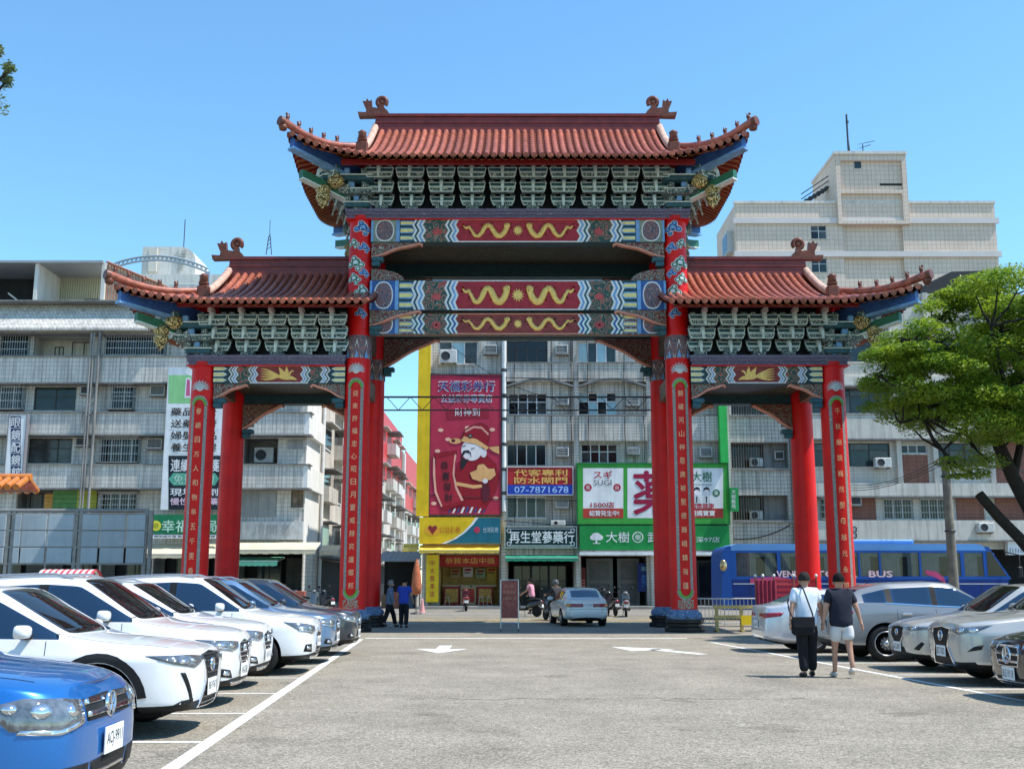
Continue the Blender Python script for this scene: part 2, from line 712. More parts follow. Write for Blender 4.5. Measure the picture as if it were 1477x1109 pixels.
lx = lambda y: -2.93 - (y - 9.81) * .0608
rx = lambda y: 6.85 - (y - 15.8) * .1065
def flat_line(name, pts, wd, z=.004, m=M_LINE):
 b = MB()
 n = len(pts)
 L, Rr = [], []
 for i, (x, y) in enumerate(pts):
  ax, ay = pts[max(i - 1, 0)]
  bx, by = pts[min(i + 1, n - 1)]
  dx, dy = bx - ax, by - ay
  l = math.hypot(dx, dy)
  L.append((x - dy / l * wd / 2, y + dx / l * wd / 2, z))
  Rr.append((x + dy / l * wd / 2, y - dx / l * wd / 2, z))
 for i in range(n - 1):
  b.poly([Rr[i], Rr[i + 1], L[i + 1], L[i]])
 return tag(b.build(name, m), kind='structure')
flat_line('bay_line', [(lx(y), y) for y in (5.0, 12, 20, 31.6)], .15)
flat_line('bay_line', [(rx(y), y) for y in (8.0, 16, 24, 30.0)], .11)
for y in (11.42, 13.84, 16.29, 18.89, 21.54, 23.95, 26.3, 28.6, 31.0):
 flat_line('bay_line', [(lx(y) - .08, y), (lx(y) - 5.2, y - .05)], .09, .0045)
for y in (14.3, 16.9, 19.5, 22.3, 25.0, 27.7):
 flat_line('bay_line', [(rx(y) + .06, y), (rx(y) + 5.2, y + .1)], .09, .0045)
flat_line('stop_line', [(-4.2, 32.1), (5.0, 32.1)], .28, .004)
for i in range(9):
 x = -6.6 + i * 1.55
 flat_line('road_hatching', [(x, 45.0), (x + 3.2, 49.6)], .13, .03 + .0152 * 1, M_YLINE)
 flat_line('road_hatching', [(x + 3.2, 45.0), (x, 49.6)], .13, .05, M_YLINE)
flat_line('road_line', [(-7.0, 44.6), (9.0, 44.6)], .16, .024, M_YLINE)
flat_line('road_line', [(-30, 43.4), (30, 43.4)], .22, .012, M_LINE)
flat_line('road_line', [(-30, 53.6), (30, 53.6)], .15, .113, M_LINE)
flat_line('road_line', [(-7.5, 50.3), (9.5, 50.3)], .15, .078, M_YLINE)
def arrow(kind, x, y):
 b = MB()
 z = .006
 if kind == 'toward':       # head points at the camera, drawn long for drivers
  b.poly([(x - .16, y + 1.5, z), (x - .16, y, z), (x + .16, y, z), (x + .16, y + 1.5, z)])
  b.poly([(x - .62, y + .05, z), (x, y - 1.55, z), (x + .62, y + .05, z)])
 else:
  b.poly([(x + .72, y - 1.5, z), (x + .95, y - 1.35, z), (x + .1, y + .55, z), (x - .22, y + .35, z)])
  b.poly([(x + .5, y + .45, z), (x - .95, y + 1.5, z), (x - .62, y - .25, z)])
 return tag(b.build('lane_arrow', M_LINE), kind='structure')
arrow('toward', *G(638, 936))
arrow('turn', *G(948, 938))
rc = random.Random(21)
M_CRACK = worn_paint('asphalt crack', (.05, .045, .038), .56)
M_SCUFF = worn_paint('pale asphalt scuff', (.42, .38, .31), .60)
for (pts, wd_, m_) in (([(590, 1008), (640, 1007), (700, 1009), (760, 1007), (820, 1008), (870, 1007)], .035, M_CRACK), ([(900, 1006), (1040, 1008), (1180, 1007)], .03, M_CRACK),
       ([(460, 1022), (500, 1027), (540, 1026)], .12, M_SCUFF), ([(650, 1013), (720, 1012)], .10, M_SCUFF), ([(1010, 1030), (1050, 1036), (1080, 1050)], .12, M_SCUFF), ([(560, 1065), (640, 1062)], .2, M_SCUFF)):
 gp = []
 for (a_, b_), (c_, d_) in zip(pts[:-1], pts[1:]):
  for k in range(8):
   f = k / 8
   gx_, gy_ = G(a_ + (c_ - a_) * f, b_ + (d_ - b_) * f)
   gp.append((gx_ + rc.uniform(-.02, .02), gy_ + rc.uniform(-.05, .05)))
 flat_line('surface_crack', gp, wd_, .0025, m_)
def faint(name, c, alpha):
 m = worn_paint(name, c, .5)
 t_ = m.node_tree
 b_ = t_.nodes['Principled BSDF']
 l_ = b_.inputs['Alpha'].links[0].from_socket
 mu_ = nn(t_, 'ShaderNodeMath', operation='MULTIPLY')
 mu_.inputs[1].default_value = alpha
 t_.links.new(l_, mu_.inputs[0])
 t_.links.new(mu_.outputs[0], b_.inputs['Alpha'])
 return m
M_OIL = faint('oil stain', (.06, .055, .05), .16)
for k, (px, py, r_) in enumerate(((255, 1085, .28), (330, 1050, .16), (420, 985, .25), (620, 1030, .2), (980, 1010, .22), (1120, 1050, .3), (800, 975, .3), (1300, 1030, .25), (720, 1080, .14), (470, 955, .3))):
 a_, b_ = G(px, py)
 mb_ = MB()
 mb_.poly([(a_ + r_ * (1 + .35 * math.sin(3 * t + k) + .2 * math.sin(5 * t)) * math.cos(t), b_ + r_ * (1 + .3 * math.sin(2 * t + k)) * math.sin(t), .0032) for t in [2 * PI * q / 22 for q in range(22)]])
 tag(mb_.build('oil_stain', M_OIL), kind='structure')
# ---------------------------------------------------------------- the gate
RED = mat('red column lacquer', (.66, .006, .006), .45, var=.16, vs=1.6, spec=.3, streak=.24, bump=.06, bs=9)
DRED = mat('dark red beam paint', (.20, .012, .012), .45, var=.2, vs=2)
PANEL = mat('crimson panel paint', (.33, .02, .03), .45, var=.25, vs=6)
TILE = mat('glazed russet roof tile', (.34, .105, .066), .36, var=.4, vs=5, rand=.22, coat=.15, bump=.15, bs=12)
TILE2 = mat('weathered russet pan tile', (.16, .038, .022), .5, var=.35, vs=4)
RIDGE = mat('maroon ridge glaze', (.17, .028, .022), .38, var=.3, vs=3, coat=.2)
FIG = mat('dark brown glazed figure', (.15, .05, .03), .4, var=.35, vs=8, bump=.5, bs=14)
WHITEP = mat('chalky plaster edge', (.56, .36, .28), .7, var=.25, vs=5, streak=.4)
TEAL = mat('teal bracket paint', (.030, .095, .12), .5, var=.35, vs=7, rand=.15)
TEAL2 = mat('deep blue green paint', (.02, .055, .065), .5, var=.3, vs=7)
PALE = mat('pale green line paint', (.60, .70, .68), .55, var=.2, vs=9)
FRET = ornate_mat('fretwork paint', (.06, .11, .12), (.02, .045, .055), (.50, .56, .50), 15)
BLUE = mat('cobalt beam paint', (.035, .10, .30), .45, var=.25, vs=6)
LBLUE = mat('sky blue beam paint', (.16, .33, .58), .45, var=.25, vs=5)
WLINE = mat('white line paint', (.66, .67, .66), .55, var=.15, vs=9)
GOLD = mat('gold leaf relief', (.80, .50, .14), .38, metal=.25, var=.2, vs=12, bump=.5, bs=26)
YEL = mat('straw yellow paint', (.72, .62, .25), .5, var=.15, vs=8)
PINK = mat('salmon edging paint', (.62, .26, .18), .5, var=.2, vs=7)
DARK = mat('blue black board paint', (.012, .014, .02), .6, var=.2, vs=4)  # blue-black is the own colour of the boards behind the brackets
ORN1 = ornate_mat('green scrollwork', (.035, .075, .065), (.18, .25, .17), (.34, .07, .06), 9)
ORN2 = ornate_mat('russet scrollwork', (.14, .045, .04), (.42, .33, .22), (.08, .16, .16), 12)
ORN3 = ornate_mat('slate scrollwork', (.09, .09, .12), (.32, .27, .27), (.25, .06, .05), 13)
ORN4 = ornate_mat('grey carved border', (.30, .27, .26), (.12, .10, .10), (.48, .42, .36), 20)
ORN5 = ornate_mat('brown carved brace', (.12, .035, .03), (.30, .17, .09), (.07, .10, .09), 10)
GOLDO = ornate_mat('gilt carving', (.10, .075, .03), (.50, .36, .10), (.75, .6, .3), 13)
BLK = mat('black stone', (.012, .012, .013), .3, var=.2, vs=3)
LOTUS = ornate_mat('blue lotus collar', (.07, .15, .30), (.42, .48, .54), (.02, .05, .14), 14)
RAFT = mat('orange brown rafter', (.33, .12, .05), .55, var=.2, vs=4)
PURP = ornate_mat('violet dotted cornice', (.13, .11, .19), (.36, .33, .40), (.05, .05, .1), 22)
GX, GY = .2, 36.4
DEP = 4.1
MX, OX = 5.41, 10.6
gate = thing('ceremonial_gate', 'tall red Chinese ceremonial gateway with three tiled roofs and painted beams', 'gate', (GX, GY, 0))
rear_list = []          # parts of the front face that the rear face repeats
def part(mb, name, mats, parent=None, rear=True, **k):
 o = mb.build(name, mats, parent or gate, **k)
 if parent is None and rear:
  rear_list.append(o)
 return o
def zigzag(mb, x, z0, z1, y, cols, sgn, amp=.11, wd=.075):
 """nested upright zig-zag stripes"""
 for i, c in enumerate(cols):
  mb.m(c)
  xx = x + sgn * i * wd
  n = 4
  pts = []
  for k in range(n + 1):
   zz = z0 + (z1 - z0) * k / n
   pts.append((xx + sgn * (amp if k % 2 else 0), zz))
  for k in range(n):
   (a, b), (c2, d) = pts[k], pts[k + 1]
   q = [(a, y, b), (a + sgn * wd * 1.02, y, b), (c2 + sgn * wd * 1.02, y, d), (c2, y, d)]
   mb.poly(q if sgn > 0 else q[::-1])
def dragon_pts(n=44):
 key = [(0, .8, .05), (.06, .62, .08), (.12, .74, .09), (.19, .45, .10), (.25, .18, .13), (.33, .16, .15), (.40, .38, .16), (.46, .72, .17), (.53, .86, .17), (.6, .72, .18), (.66, .42, .19), (.72, .18, .20), (.8, .16, .2), (.88, .38, .2), (.93, .66, .18), (.93, .82, .24), (1.0, .8, .17)]
 out = []
 for i in range(n):
  t = i / (n - 1) * (len(key) - 1)
  k = min(int(t), len(key) - 2)
  f = t - k
  f2 = f * f * (3 - 2 * f) * .5 + f * .5
  out.append(tuple(key[k][j] * (1 - f2) + key[k + 1][j] * f2 for j in range(3)))
 return out
def dragon(x0, z0, wd, ht, flip):
 """gold relief dragon, local xz, facing -y, ribbon of half-round section"""
 mb = MB()
 mb.smooth = True
 pts = dragon_pts()
 X = lambda u: x0 + (wd * (1 - u) if flip else wd * u)
 line = [(X(u), z0 + v * ht) for u, v, _ in pts]
 ws = [w_ * ht for _, _, w_ in pts]
 path = [(x, 0, z) for x, z in line]
 rs = [w_ * .86 for w_ in ws]
 mb.tube(path, rs, 7)
 mb.v = [(x, max(-.05, min(0.004, y * .5)) - .012, z) for x, y, z in mb.v]
 mb.smooth = False
 for i in range(2, len(line) - 3, 2):
  (ax, az), (bx, bz) = line[i - 1], line[i + 1]
  dx, dz = bx - ax, bz - az
  l = math.hypot(dx, dz) or 1
  nx, nz = -dz / l, dx / l
  if flip:
   nx, nz = -nx, -nz
  x, z = line[i]
  r = ws[i] * .45
  tri = [(x + nx * r - dx * .35, -.018, z + nz * r - dz * .35), (x + nx * r + dx * .35, -.018, z + nz * r + dz * .35), (x + nx * (r + .07 * ht) - dx * .3, -.014, z + nz * (r + .07 * ht) - dz * .3)]
  mb.poly(tri)
  mb.poly(tri[::-1])
 for u, v, du, dv in ((.2, .45, -.10, -.12), (.27, .18, -.06, -.14), (.45, .70, -.08, .16), (.56, .82, .06, .17), (.66, .4, -.10, -.18), (.78, .17, .05, -.16), (.9, .5, .09, -.1), (.99, .85, .05, .12), (.97, .7, .08, -.1), (.02, .8, -.05, .14), (.0, .7, -.06, -.06)):
  a = (X(u), z0 + v * ht)
  bq = (X(u + du), z0 + (v + dv) * ht)
  mb.ribbon([a, ((a[0] + bq[0]) / 2, (a[1] + bq[1]) / 2 + .02), bq], [.07 * ht, .06 * ht, .015 * ht], -.02)
  mb.ribbon([bq, ((a[0] + bq[0]) / 2, (a[1] + bq[1]) / 2 + .02), a], [.015 * ht, .06 * ht, .07 * ht], -.02)
 return mb
def phoenix(x0, z0, wd, ht, flip):
 mb = MB()
 X = lambda u: x0 + (wd * (1 - u) if flip else wd * u)
 def rib(p, ws_):
  ln = [(X(u), z0 + v * ht) for u, v in p]
  mb.ribbon(ln, [a * ht for a in ws_], -.02)
  mb.ribbon(ln[::-1], [a * ht for a in ws_[::-1]], -.02)
 rib([(.50, .35), (.62, .32), (.75, .28), (.9, .22), (1.0, .12)], [.2, .36, .34, .2, .05])
 rib([(.72, .3), (.8, .55), (.86, .72), (.92, .7)], [.2, .14, .12, .04])
 rib([(.6, .35), (.58, .65), (.50, .95)], [.3, .3, .05])
 rib([(.66, .35), (.72, .7), (.70, 1.0)], [.26, .26, .05])
 for k in range(5):
  v = .12 + k * .17
  rib([(.52, .36), (.34, .3 + (v - .3) * .6), (.16, v), (.0, v + .06)], [.12, .12, .1, .02])
 return mb
def beam(name, L, z0, z1, y, thick, scheme, parent=None, xc=0.0, gold=True, dark=False):
 """painted architrave centred on xc with half length L; front face at y"""
 h = z1 - z0
 mb = MB()
 mb.box(xc - L, xc + L, y, y + thick, z0, z1)
 bo = part(mb, name, ORN2 if dark else TEAL2)
 e = .006
 for za in (z0, z1 - .035):
  mb = MB()
  mb.box(xc - L * .44, xc + L * .44, y - .03, y, za, za + .035)
  part(mb, 'moulding', WLINE if not dark else PINK, bo)
 zi0, zi1 = z0 + .015, z1 - .015
 if scheme == 'dragon':
  mb = MB()
  for sg in (-1, 1):
   pass
  mb.poly([(xc - L * .42, y - e, zi0), (xc + L * .42, y - e, zi0), (xc + L * .42, y - e, zi1), (xc - L * .42, y - e, zi1)])
  part(mb, 'painted_panel', PANEL if not dark else mat('brown panel paint', (.22, .04, .035), .5, var=.3, vs=6), bo)
  for sg in (-1, 1):
   w_ = L * .345
   x0 = xc - L * .385 if sg < 0 else xc + L * .045
   dm = dragon(x0 + w_ * .04, z0 + h * .15, w_ * .92, h * .70, sg > 0)
   dm.v = [(a, b + y - .004, c) for a, b, c in dm.v]
   part(dm, 'dragon_relief', GOLD, bo)
  mb = MB()
  n = 12
  pts = []
  for k in range(2 * n):
   r = .12 * h * (1.5 if k % 2 else .8)
   pts.append((xc + r * 1.2 * math.cos(PI * k / n), z0 + h * .5 + r * 1.3 * math.sin(PI * k / n)))
  mb.prism(pts, y - .028, y - e - .002)
  part(mb, 'pearl_relief', GOLD, bo)
  fr = ((.42, .46), (.455, .645), (.645, .70), (.70, .80), (.82, 1.0))
 else:
  mb = MB()
  mb.poly([(xc - L * .36, y - e, zi0), (xc + L * .36, y - e, zi0), (xc + L * .36, y - e, zi1), (xc - L * .36, y - e, zi1)])
  part(mb, 'painted_panel', mat('brown panel paint', (.22, .04, .035), .5, var=.3, vs=6), bo)
  pm = phoenix(xc - L * .28, z0 + h * .1, L * .55, h * .82, xc > 0)
  pm.v = [(a, b + y - .004, c) for a, b, c in pm.v]
  part(pm, 'phoenix_relief', GOLD, bo)
  fr = ((.36, .42), (.42, .68), (.66, .76), (.80, 1.0), None)
 for sg in (-1, 1):
  X = lambda f: xc + sg * L * f
  a, b = X(fr[1][0]), X(fr[1][1])
  mb = MB()
  mb.poly([(min(a, b), y - e, zi0), (max(a, b), y - e, zi0), (max(a, b), y - e, zi1), (min(a, b), y - e, zi1)])
  part(mb, 'scroll_panel', ORN1, bo)
  if scheme == 'dragon':
   mb = MB()
   xm, zm = (a + b) / 2, (zi0 + zi1) / 2 - h * .05
   for k in range(9):
    t = 2 * PI * k / 9
    mb.prism([(xm + .02 * math.cos(t - 1), zm + .02 * math.sin(t - 1)), (xm + .17 * math.cos(t - .2), zm + .13 * math.sin(t - .2)), (xm + .19 * math.cos(t + .1), zm + .15 * math.sin(t + .1)), (xm + .03 * math.cos(t + 1), zm + .03 * math.sin(t + 1))], y - .02, y - e - .001)
   part(mb, 'flower_relief', mat('rose paint', (.5, .08, .08), .5, var=.2, vs=8), bo)
  mb = MB()
  wd = min(.075, L * .016) if scheme == 'dragon' else .05
  for q_ in (0, 2):
   mb = MB()
   zigzag(mb, X(fr[q_][0]) - sg * .10, zi0, zi1, y - .014, [2, 0, 2, 1, 2], sg, .11, wd)
   part(mb, 'zigzag_band', [LBLUE if not dark else BLUE, TEAL, WLINE if not dark else PALE], bo)
  a, b = X(fr[3][0]), X(fr[3][1])
  mb = MB()
  for k in range(3):
   zc = zi0 + (zi1 - zi0) * (k + .5) / 3
   hh = (zi1 - zi0) / 3 * (.36 if k == 1 else .3)
   tip = a - sg * .02
   pts = [(b, zc - hh), (a + sg * .10, zc - hh), (tip, zc), (a + sg * .10, zc + hh), (b, zc + hh)]
   mb.m(1).prism(pts, y - .014, y - e)
   hh *= .6
   pts = [(b, zc - hh), (a + sg * .13, zc - hh), (tip + sg * .05, zc), (a + sg * .13, zc + hh), (b, zc + hh)]
   mb.m(0).prism(pts, y - .024, y - .0145)
  part(mb, 'hexagon_bar', [YEL, LBLUE if scheme == 'dragon' else PALE], bo)
  if fr[4]:
   for fa, fb in ((.805, .83), (.985, 1.0)):
    mb = MB()
    a, b = X(fa), X(fb)
    mb.box(min(a, b), max(a, b), y - .022, y - e, zi0, zi1)
    part(mb, 'end_strip', LBLUE, bo)
   a, b = X(.83), X(.985)
   mb = MB()
   mb.poly([(min(a, b), y - e, zi0), (max(a, b), y - e, zi0), (max(a, b), y - e, zi1), (min(a, b), y - e, zi1)])
   part(mb, 'corner_panel', BLUE if z0 < 12 else mat('grey green paint', (.20, .25, .2), .5, var=.3, vs=7), bo)
   xm, zm = (a + b) / 2, (zi0 + zi1) / 2
   mb = MB()
   n = 16
   def med(rx_, rz_):
    return [(xm + rx_ * abs(math.cos(2 * PI * k / n)) ** .8 * (1 if math.cos(2 * PI * k / n) >= 0 else -1), zm + rz_ * math.sin(2 * PI * k / n)) for k in range(n)]
   mb.m(0).prism(med(abs(b - a) * .42, h * .47), y - .016, y - e - .001)
   mb.m(1).prism(med(abs(b - a) * .37, h * .42), y - .022, y - .0165)
   part(mb, 'medallion', [WLINE, ORN3], bo)
 return bo
def queti(x, z, sg, L, H, y, th=.16, m=None, rear=True):
 """carved corner brace hanging under a beam end, against a column at x, growing towards sg"""
 n = 14
 low = []
 for k in range(n + 1):
  t = k / n
  zz = z - H * (1 - t) ** 1.15 - .03 * math.sin(t * PI * 3) * (1 - t * .4)
  low.append((x + sg * L * t, zz))
 low[-1] = (x + sg * L, z - .10)
 pts = [(x, z - .004)] + low + [(x + sg * L * 1.0, z - .004)]
 mb = MB()
 mb.prism(pts, y, y + th)
 qo = part(mb, 'corner_brace', m or ORN2, None, rear)
 mb = MB()
 for i in range(len(low) - 1):
  (a, b), (c2, d) = low[i], low[i + 1]
  q = [(a, b - .03), (c2, d - .03), (c2, d + .035), (a, b + .035)]
  mb.prism(q, y - .025, y + th + .01)
 part(mb, 'brace_edging', PINK, qo)
 mb = MB()
 mb.bbox(x + sg * .02 if sg > 0 else x - .42, x + .42 if sg > 0 else x - .02, y - .1, y + th + .04, z - H - .16, z - H + .0, .03)
 mb.bbox(x + sg * .02 if sg > 0 else x - .30, x + .30 if sg > 0 else x - .02, y - .07, y + th + .02, z - H - .32, z - H - .16, .02)
 part(mb, 'brace_block', TEAL, qo)
 return qo
COUPLETS = {-OX: '眷顧四方人和物阜五千里香客', -MX: '迎來許福忠心昭日月靈威赫奕護鄉邦', MX: '錦繡河山神恩廣被聖德巍峨鎮海疆', OX: '千秋廟貌巍然聖母慈光永照'}
def col_r(z, top, r0=.435, r1=.40):
 return r0 + (r1 - r0) * min(1, z / top)
def curved(mb, r, x0, x1, z0, z1, nx=6, nz=1):
 vs = []
 for j in range(nz + 1):
  for i in range(nx + 1):
   a = (x0 + (x1 - x0) * i / nx) / r
   vs.append((r * math.sin(a), -r * math.cos(a), z0 + (z1 - z0) * j / nz))
 fs = [(j * (nx + 1) + i, j * (nx + 1) + i + 1, (j + 1) * (nx + 1) + i + 1, (j + 1) * (nx + 1) + i) for j in range(nz) for i in range(nx)]
 mb.faces(vs, fs, True)
def column(x, y, top, main, front):
 mb = MB()
 mb.lathe([(.435, .6), (.42, top * .5), (.40, top)], 28, (0, 0, 0))
 co = mb.build('column', RED, gate, loc=(x, y, 0))
 mb = MB()
 mb.lathe([(.50, .38), (.56, .42), (.54, .50), (.48, .60), (.46, .70), (.43, .72)], 24)
 for k in range(12):
  t = 2 * PI * k / 12
  mb.lathe([(.0, 0), (.09, .03), (.10, .10), (.06, .19), (.0, .22)], 8, (.485 * math.cos(t), .485 * math.sin(t), .42))
 mb.build('lotus_collar', LOTUS, co)
 mb = MB()
 mb.lathe([(.62, 0), (.65, .04), (.65, .15), (.56, .19), (.56, .26), (.64, .30), (.64, .39), (.5, .43)], 8 if main else 24, smooth=False)
 mb.build('plinth', BLK, co)
 if not front:
  return co
 z1, z0 = (7.95, 1.35) if main else (8.0, 1.35)
 if not main:
  z1 = 7.35
 mb = MB()
 r = .448
 for sg in (-1, 1):
  curved(mb, r, sg * .165 if sg > 0 else -.27, .27 if sg > 0 else -.165, z0, z1, 3, 1)
 n = 10
 mb.build('couplet_border', ORN4, co)
 mb = MB()
 curved(mb, r + .006, -.16, .16, z0 - .05, z1 + .02, 6, 1)
 mb.build('couplet_strip', mat('bright red couplet lacquer', (.60, .008, .006), .5, var=.1, vs=2, spec=.25), co)
 for zc, sgn in ((z1 + .02, 1), (z0 - .02, -1)):
  mb = MB()
  for a in range(10):
   t0, t1 = PI * a / 10, PI * (a + 1) / 10
   for (ra, rb, mi) in ((.16, .24, 0), (.24, .29, 1)):
    q = []
    for (rr, t) in ((ra, t0), (rb, t0), (rb, t1), (ra, t1)):
     xx = rr * math.cos(t)
     zz = zc + sgn * rr * math.sin(t) * 1.15
     aa = xx / r
     q.append(((r + .012) * math.sin(aa), -(r + .012) * math.cos(aa), zz))
    mb.m(mi).poly(q if sgn > 0 else q[::-1])
  mb.build('green_crest', [mat('leaf green paint', (.13, .34, .06), .5, var=.25, vs=9), ORN4], co)
 mb = MB()
 zc = z1 + .62
 for k in range(22):
  t = PI * (-.12 + 1.24 * k / 21)
  for rr0, rr1, ww in ((.10, .31 if k % 2 else .26, .012),):
   q = []
   for rr, s_ in ((rr0, -1), (rr1, -1), (rr1, 1), (rr0, 1)):
    xx = rr * math.cos(t) - s_ * ww * math.sin(t)
    zz = zc + .8 * (rr * math.sin(t) + s_ * ww * math.cos(t))
    aa = xx / r
    q.append(((r + .01) * math.sin(aa), -(r + .01) * math.cos(aa), zz))
   mb.poly(q)
 mb.m(0)
 for k in range(1):
  mb.lathe([(.0, -.03), (.1, -.02), (.13, 0)], 12, (0, -r - .0, zc), axis='y')
 mb.build('flower_motif', mat('silver grey paint', (.5, .52, .52), .5, var=.2, vs=9), co)
 mb = MB()
 curved(mb, r + .004, -.27, .27, .74, z0 - .33, 8, 1)
 mb.build('foot_panel', ornate_mat('coral scrollwork', (.45, .05, .03), (.36, .38, .24), (.2, .34, .3), 14), co)
 s = COUPLETS[x]
 ZL, ZH = z0 + .12, z1 - .18
 for i, ch in enumerate(s):
  me, wd, ht = text_me(ch, 'gold', mat('pale gilt lettering', (.85, .52, .28), .5, var=.1, vs=8))
  key = ('bent', ch)
  if key not in _tc:
   m2 = me.copy()
   for v in m2.vertices:
    xx = v.co.x / max(wd, .01) * .17
    zz = v.co.y / max(ht, .01) * .20
    aa = xx / r
    v.co = ((r + .013) * math.sin(aa), -(r + .013) * math.cos(aa), zz)
   _tc[key] = m2
  add('couplet_character', _tc[key], co, (0, 0, ZH - (ZH - ZL) * i / (len(s) - 1)))
 return co
M_TOP, W_TOP = 15.75, 10.75
for sg in (-1, 1):
 for yy, fr in ((0, True), (DEP, False)):
  cm = column(sg * MX, yy, M_TOP, True, fr)
  co = column(sg * OX, yy, W_TOP, False, fr)
  for c_, zz in ((cm, 8.98), (cm, 14.2), (co, 9.0)):
   mb = MB()
   mb.lathe([(.41, 0), (.425, .02), (.425, .75), (.405, .85)], 24, (0, 0, zz))
   so = mb.build('painted_sleeve', ORN3, c_)
   mb = MB()
   for k in range(8):
    t = 2 * PI * k / 8
    for rr, wd_, hh, mi in ((.43, .16, .66, 0), (.436, .12, .5, 1), (.442, .075, .3, 2)):
     q = []
     for dx, dz in ((-wd_, .02), (wd_, .02), (0, hh)):
      a = t + dx / rr
      q.append((rr * math.sin(a), -rr * math.cos(a), zz + dz))
     mb.m(mi).poly(q)
   mb.build('painted_triangle', [WLINE, ORN3, LBLUE], so)
  if True:
   rnd = random.Random(3 + sg + yy)
   for (xx, zz, s_, cc) in ((-.1, 13.55, 1.15, 0), (.2, 13.0, .8, 1), (-.18, 12.85, .8, 0), (.12, 12.3, 1.2, 1), (-.2, 11.95, .7, 0), (.16, 11.75, .95, 1), (-.16, 11.3, 1.1, 1), (.14, 10.95, .9, 0), (-.12, 10.55, .8, 0)):
    mb = MB()
    for (ex, ez, rr) in ((0, 0, .17), (.17, -.06, .12), (-.16, -.07, .11), (.05, .12, .10), (-.08, -.2, .09)):
     for off, sc_, mi in ((.436, 1.0, 1), (.444, .8, 0), (.45, .42, 2)):
      q = []
      for k in range(12):
       t = 2 * PI * k / 12
       px_ = (xx * sg + (ex * sg + rr * sc_ * math.cos(t)) * s_)
       pz_ = zz + (ez + rr * sc_ * math.sin(t) * .85) * s_
       a = px_ / .43
       o2 = off + (ex + .3) * .012
       q.append((o2 * math.sin(a), -o2 * math.cos(a), pz_))
      mb.m(mi).poly(q)
    mb.build('cloud_relief', [BLUE if cc == 0 else mat('cloud green paint', (.06, .16, .09), .5, var=.3, vs=9), WLINE, LBLUE if cc == 0 else PALE], cm, rot=(0, 0, 0 if fr else PI))
BL = MX - .38
b1 = beam('beam', BL, 13.03, 13.86, -.34, .5, 'dragon')
b2 = beam('beam', BL, 10.64, 11.68, -.34, .5, 'dragon')
b3 = beam('beam', BL, 9.84, 10.56, -.18, .36, 'dragon', dark=True)  # set-back beam: darker paints stand in for the shade on it
NO_REAR = [b3]
for sg in (-1, 1):
 wl = (OX - MX) / 2 - .39
 beam('beam', wl, 8.13, 8.74, -.3, .45, 'phoenix', xc=sg * (OX + MX) / 2)
 queti(sg * (MX - .40), 13.03, -sg, 1.75, .52, -.30)
 queti(sg * (MX - .40), 10.64, -sg, 1.75, .55, -.36)
 queti(sg * (MX + .40), 8.13, sg, 1.15, .5, -.24)
 queti(sg * (OX - .40), 8.13, -sg, 1.15, .5, -.24)
 queti(sg * (MX - .38), 10.60, -sg, 2.1, 1.1, DEP - .2, .2, ORN5, False)
 queti(sg * (MX + .38), 8.11, sg, 1.5, .95, DEP - .2, .2, ORN5, False)
 queti(sg * (OX - .38), 8.11, -sg, 1.5, .95, DEP - .2, .2, ORN5, False)
 mb = MB()
 x0 = sg * (MX - .4)
 pts = [(x0, 11.69)] + [(x0 - sg * 1.15 * math.sin(t * PI / 2 / 8), 11.69 + .42 * math.cos(t * PI / 2 / 8)) for t in range(9)]
 mb.prism(pts, -.26, .0)
 part(mb, 'drum_brace', ORN2)
def cornice(x0, x1, z, y0, y1):
 mb = MB()
 mb.box(x0, x1, y0 - .42, y1 + .42, z, z + .09)
 mb.box(x0 + .04, x1 - .04, y0 - .36, y1 + .36, z - .13, z)
 mb.box(x0 - .02, x1 + .02, y0 - .48, y1 + .48, z + .09, z + .2)
 o = mb.build('cornice', [PURP], gate)
 mb = MB()
 mb.box(x0 - .0, x1 + .0, y0 - .45, y1 + .45, z - .16, z - .131)
 mb.build('cornice_lip', RED, o)
 return o
cornice(-MX - .5, MX + .5, 13.99, 0, DEP)
for sg in (-1, 1):
 a, b = sg * (MX + .38), sg * (OX + .5)
 cornice(min(a, b), max(a, b), 8.87, 0, DEP)
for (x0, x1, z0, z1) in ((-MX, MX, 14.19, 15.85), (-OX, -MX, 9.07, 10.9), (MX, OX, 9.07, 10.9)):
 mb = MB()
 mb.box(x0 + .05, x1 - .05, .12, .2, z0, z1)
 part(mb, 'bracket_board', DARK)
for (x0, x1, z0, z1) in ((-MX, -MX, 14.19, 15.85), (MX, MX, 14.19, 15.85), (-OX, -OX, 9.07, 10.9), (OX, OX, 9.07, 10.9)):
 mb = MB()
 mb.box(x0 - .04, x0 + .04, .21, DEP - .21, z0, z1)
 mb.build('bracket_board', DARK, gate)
mb = MB()
mb.box(-BL, BL, .2, DEP - .2, 13.5, 13.56)
mb.build('ceiling', ornate_mat('dim ceiling painting', (.05, .045, .03), (.10, .09, .05), (.03, .03, .04), 5), gate)
for sg in (-1, 1):
 a, b = sg * (MX + .4), sg * (OX - .4)
 mb = MB()
 mb.box(min(a, b), max(a, b), .2, DEP - .2, 8.45, 8.5)
 mb.build('ceiling', ornate_mat('dim ceiling painting', (.05, .045, .03), (.10, .09, .05), (.03, .03, .04), 5), gate)
 for xx, zz, hh in ((MX, 13.03, .8), (MX, 10.64, 1.0), (MX, 8.13, .6), (OX, 8.13, .6), (MX, 9.84, .7)):
  mb = MB()
  mb.box(sg * xx - .13, sg * xx + .13, .36, DEP - .36, zz, zz + hh)
  mb.build('tie_beam', ORN1, gate)
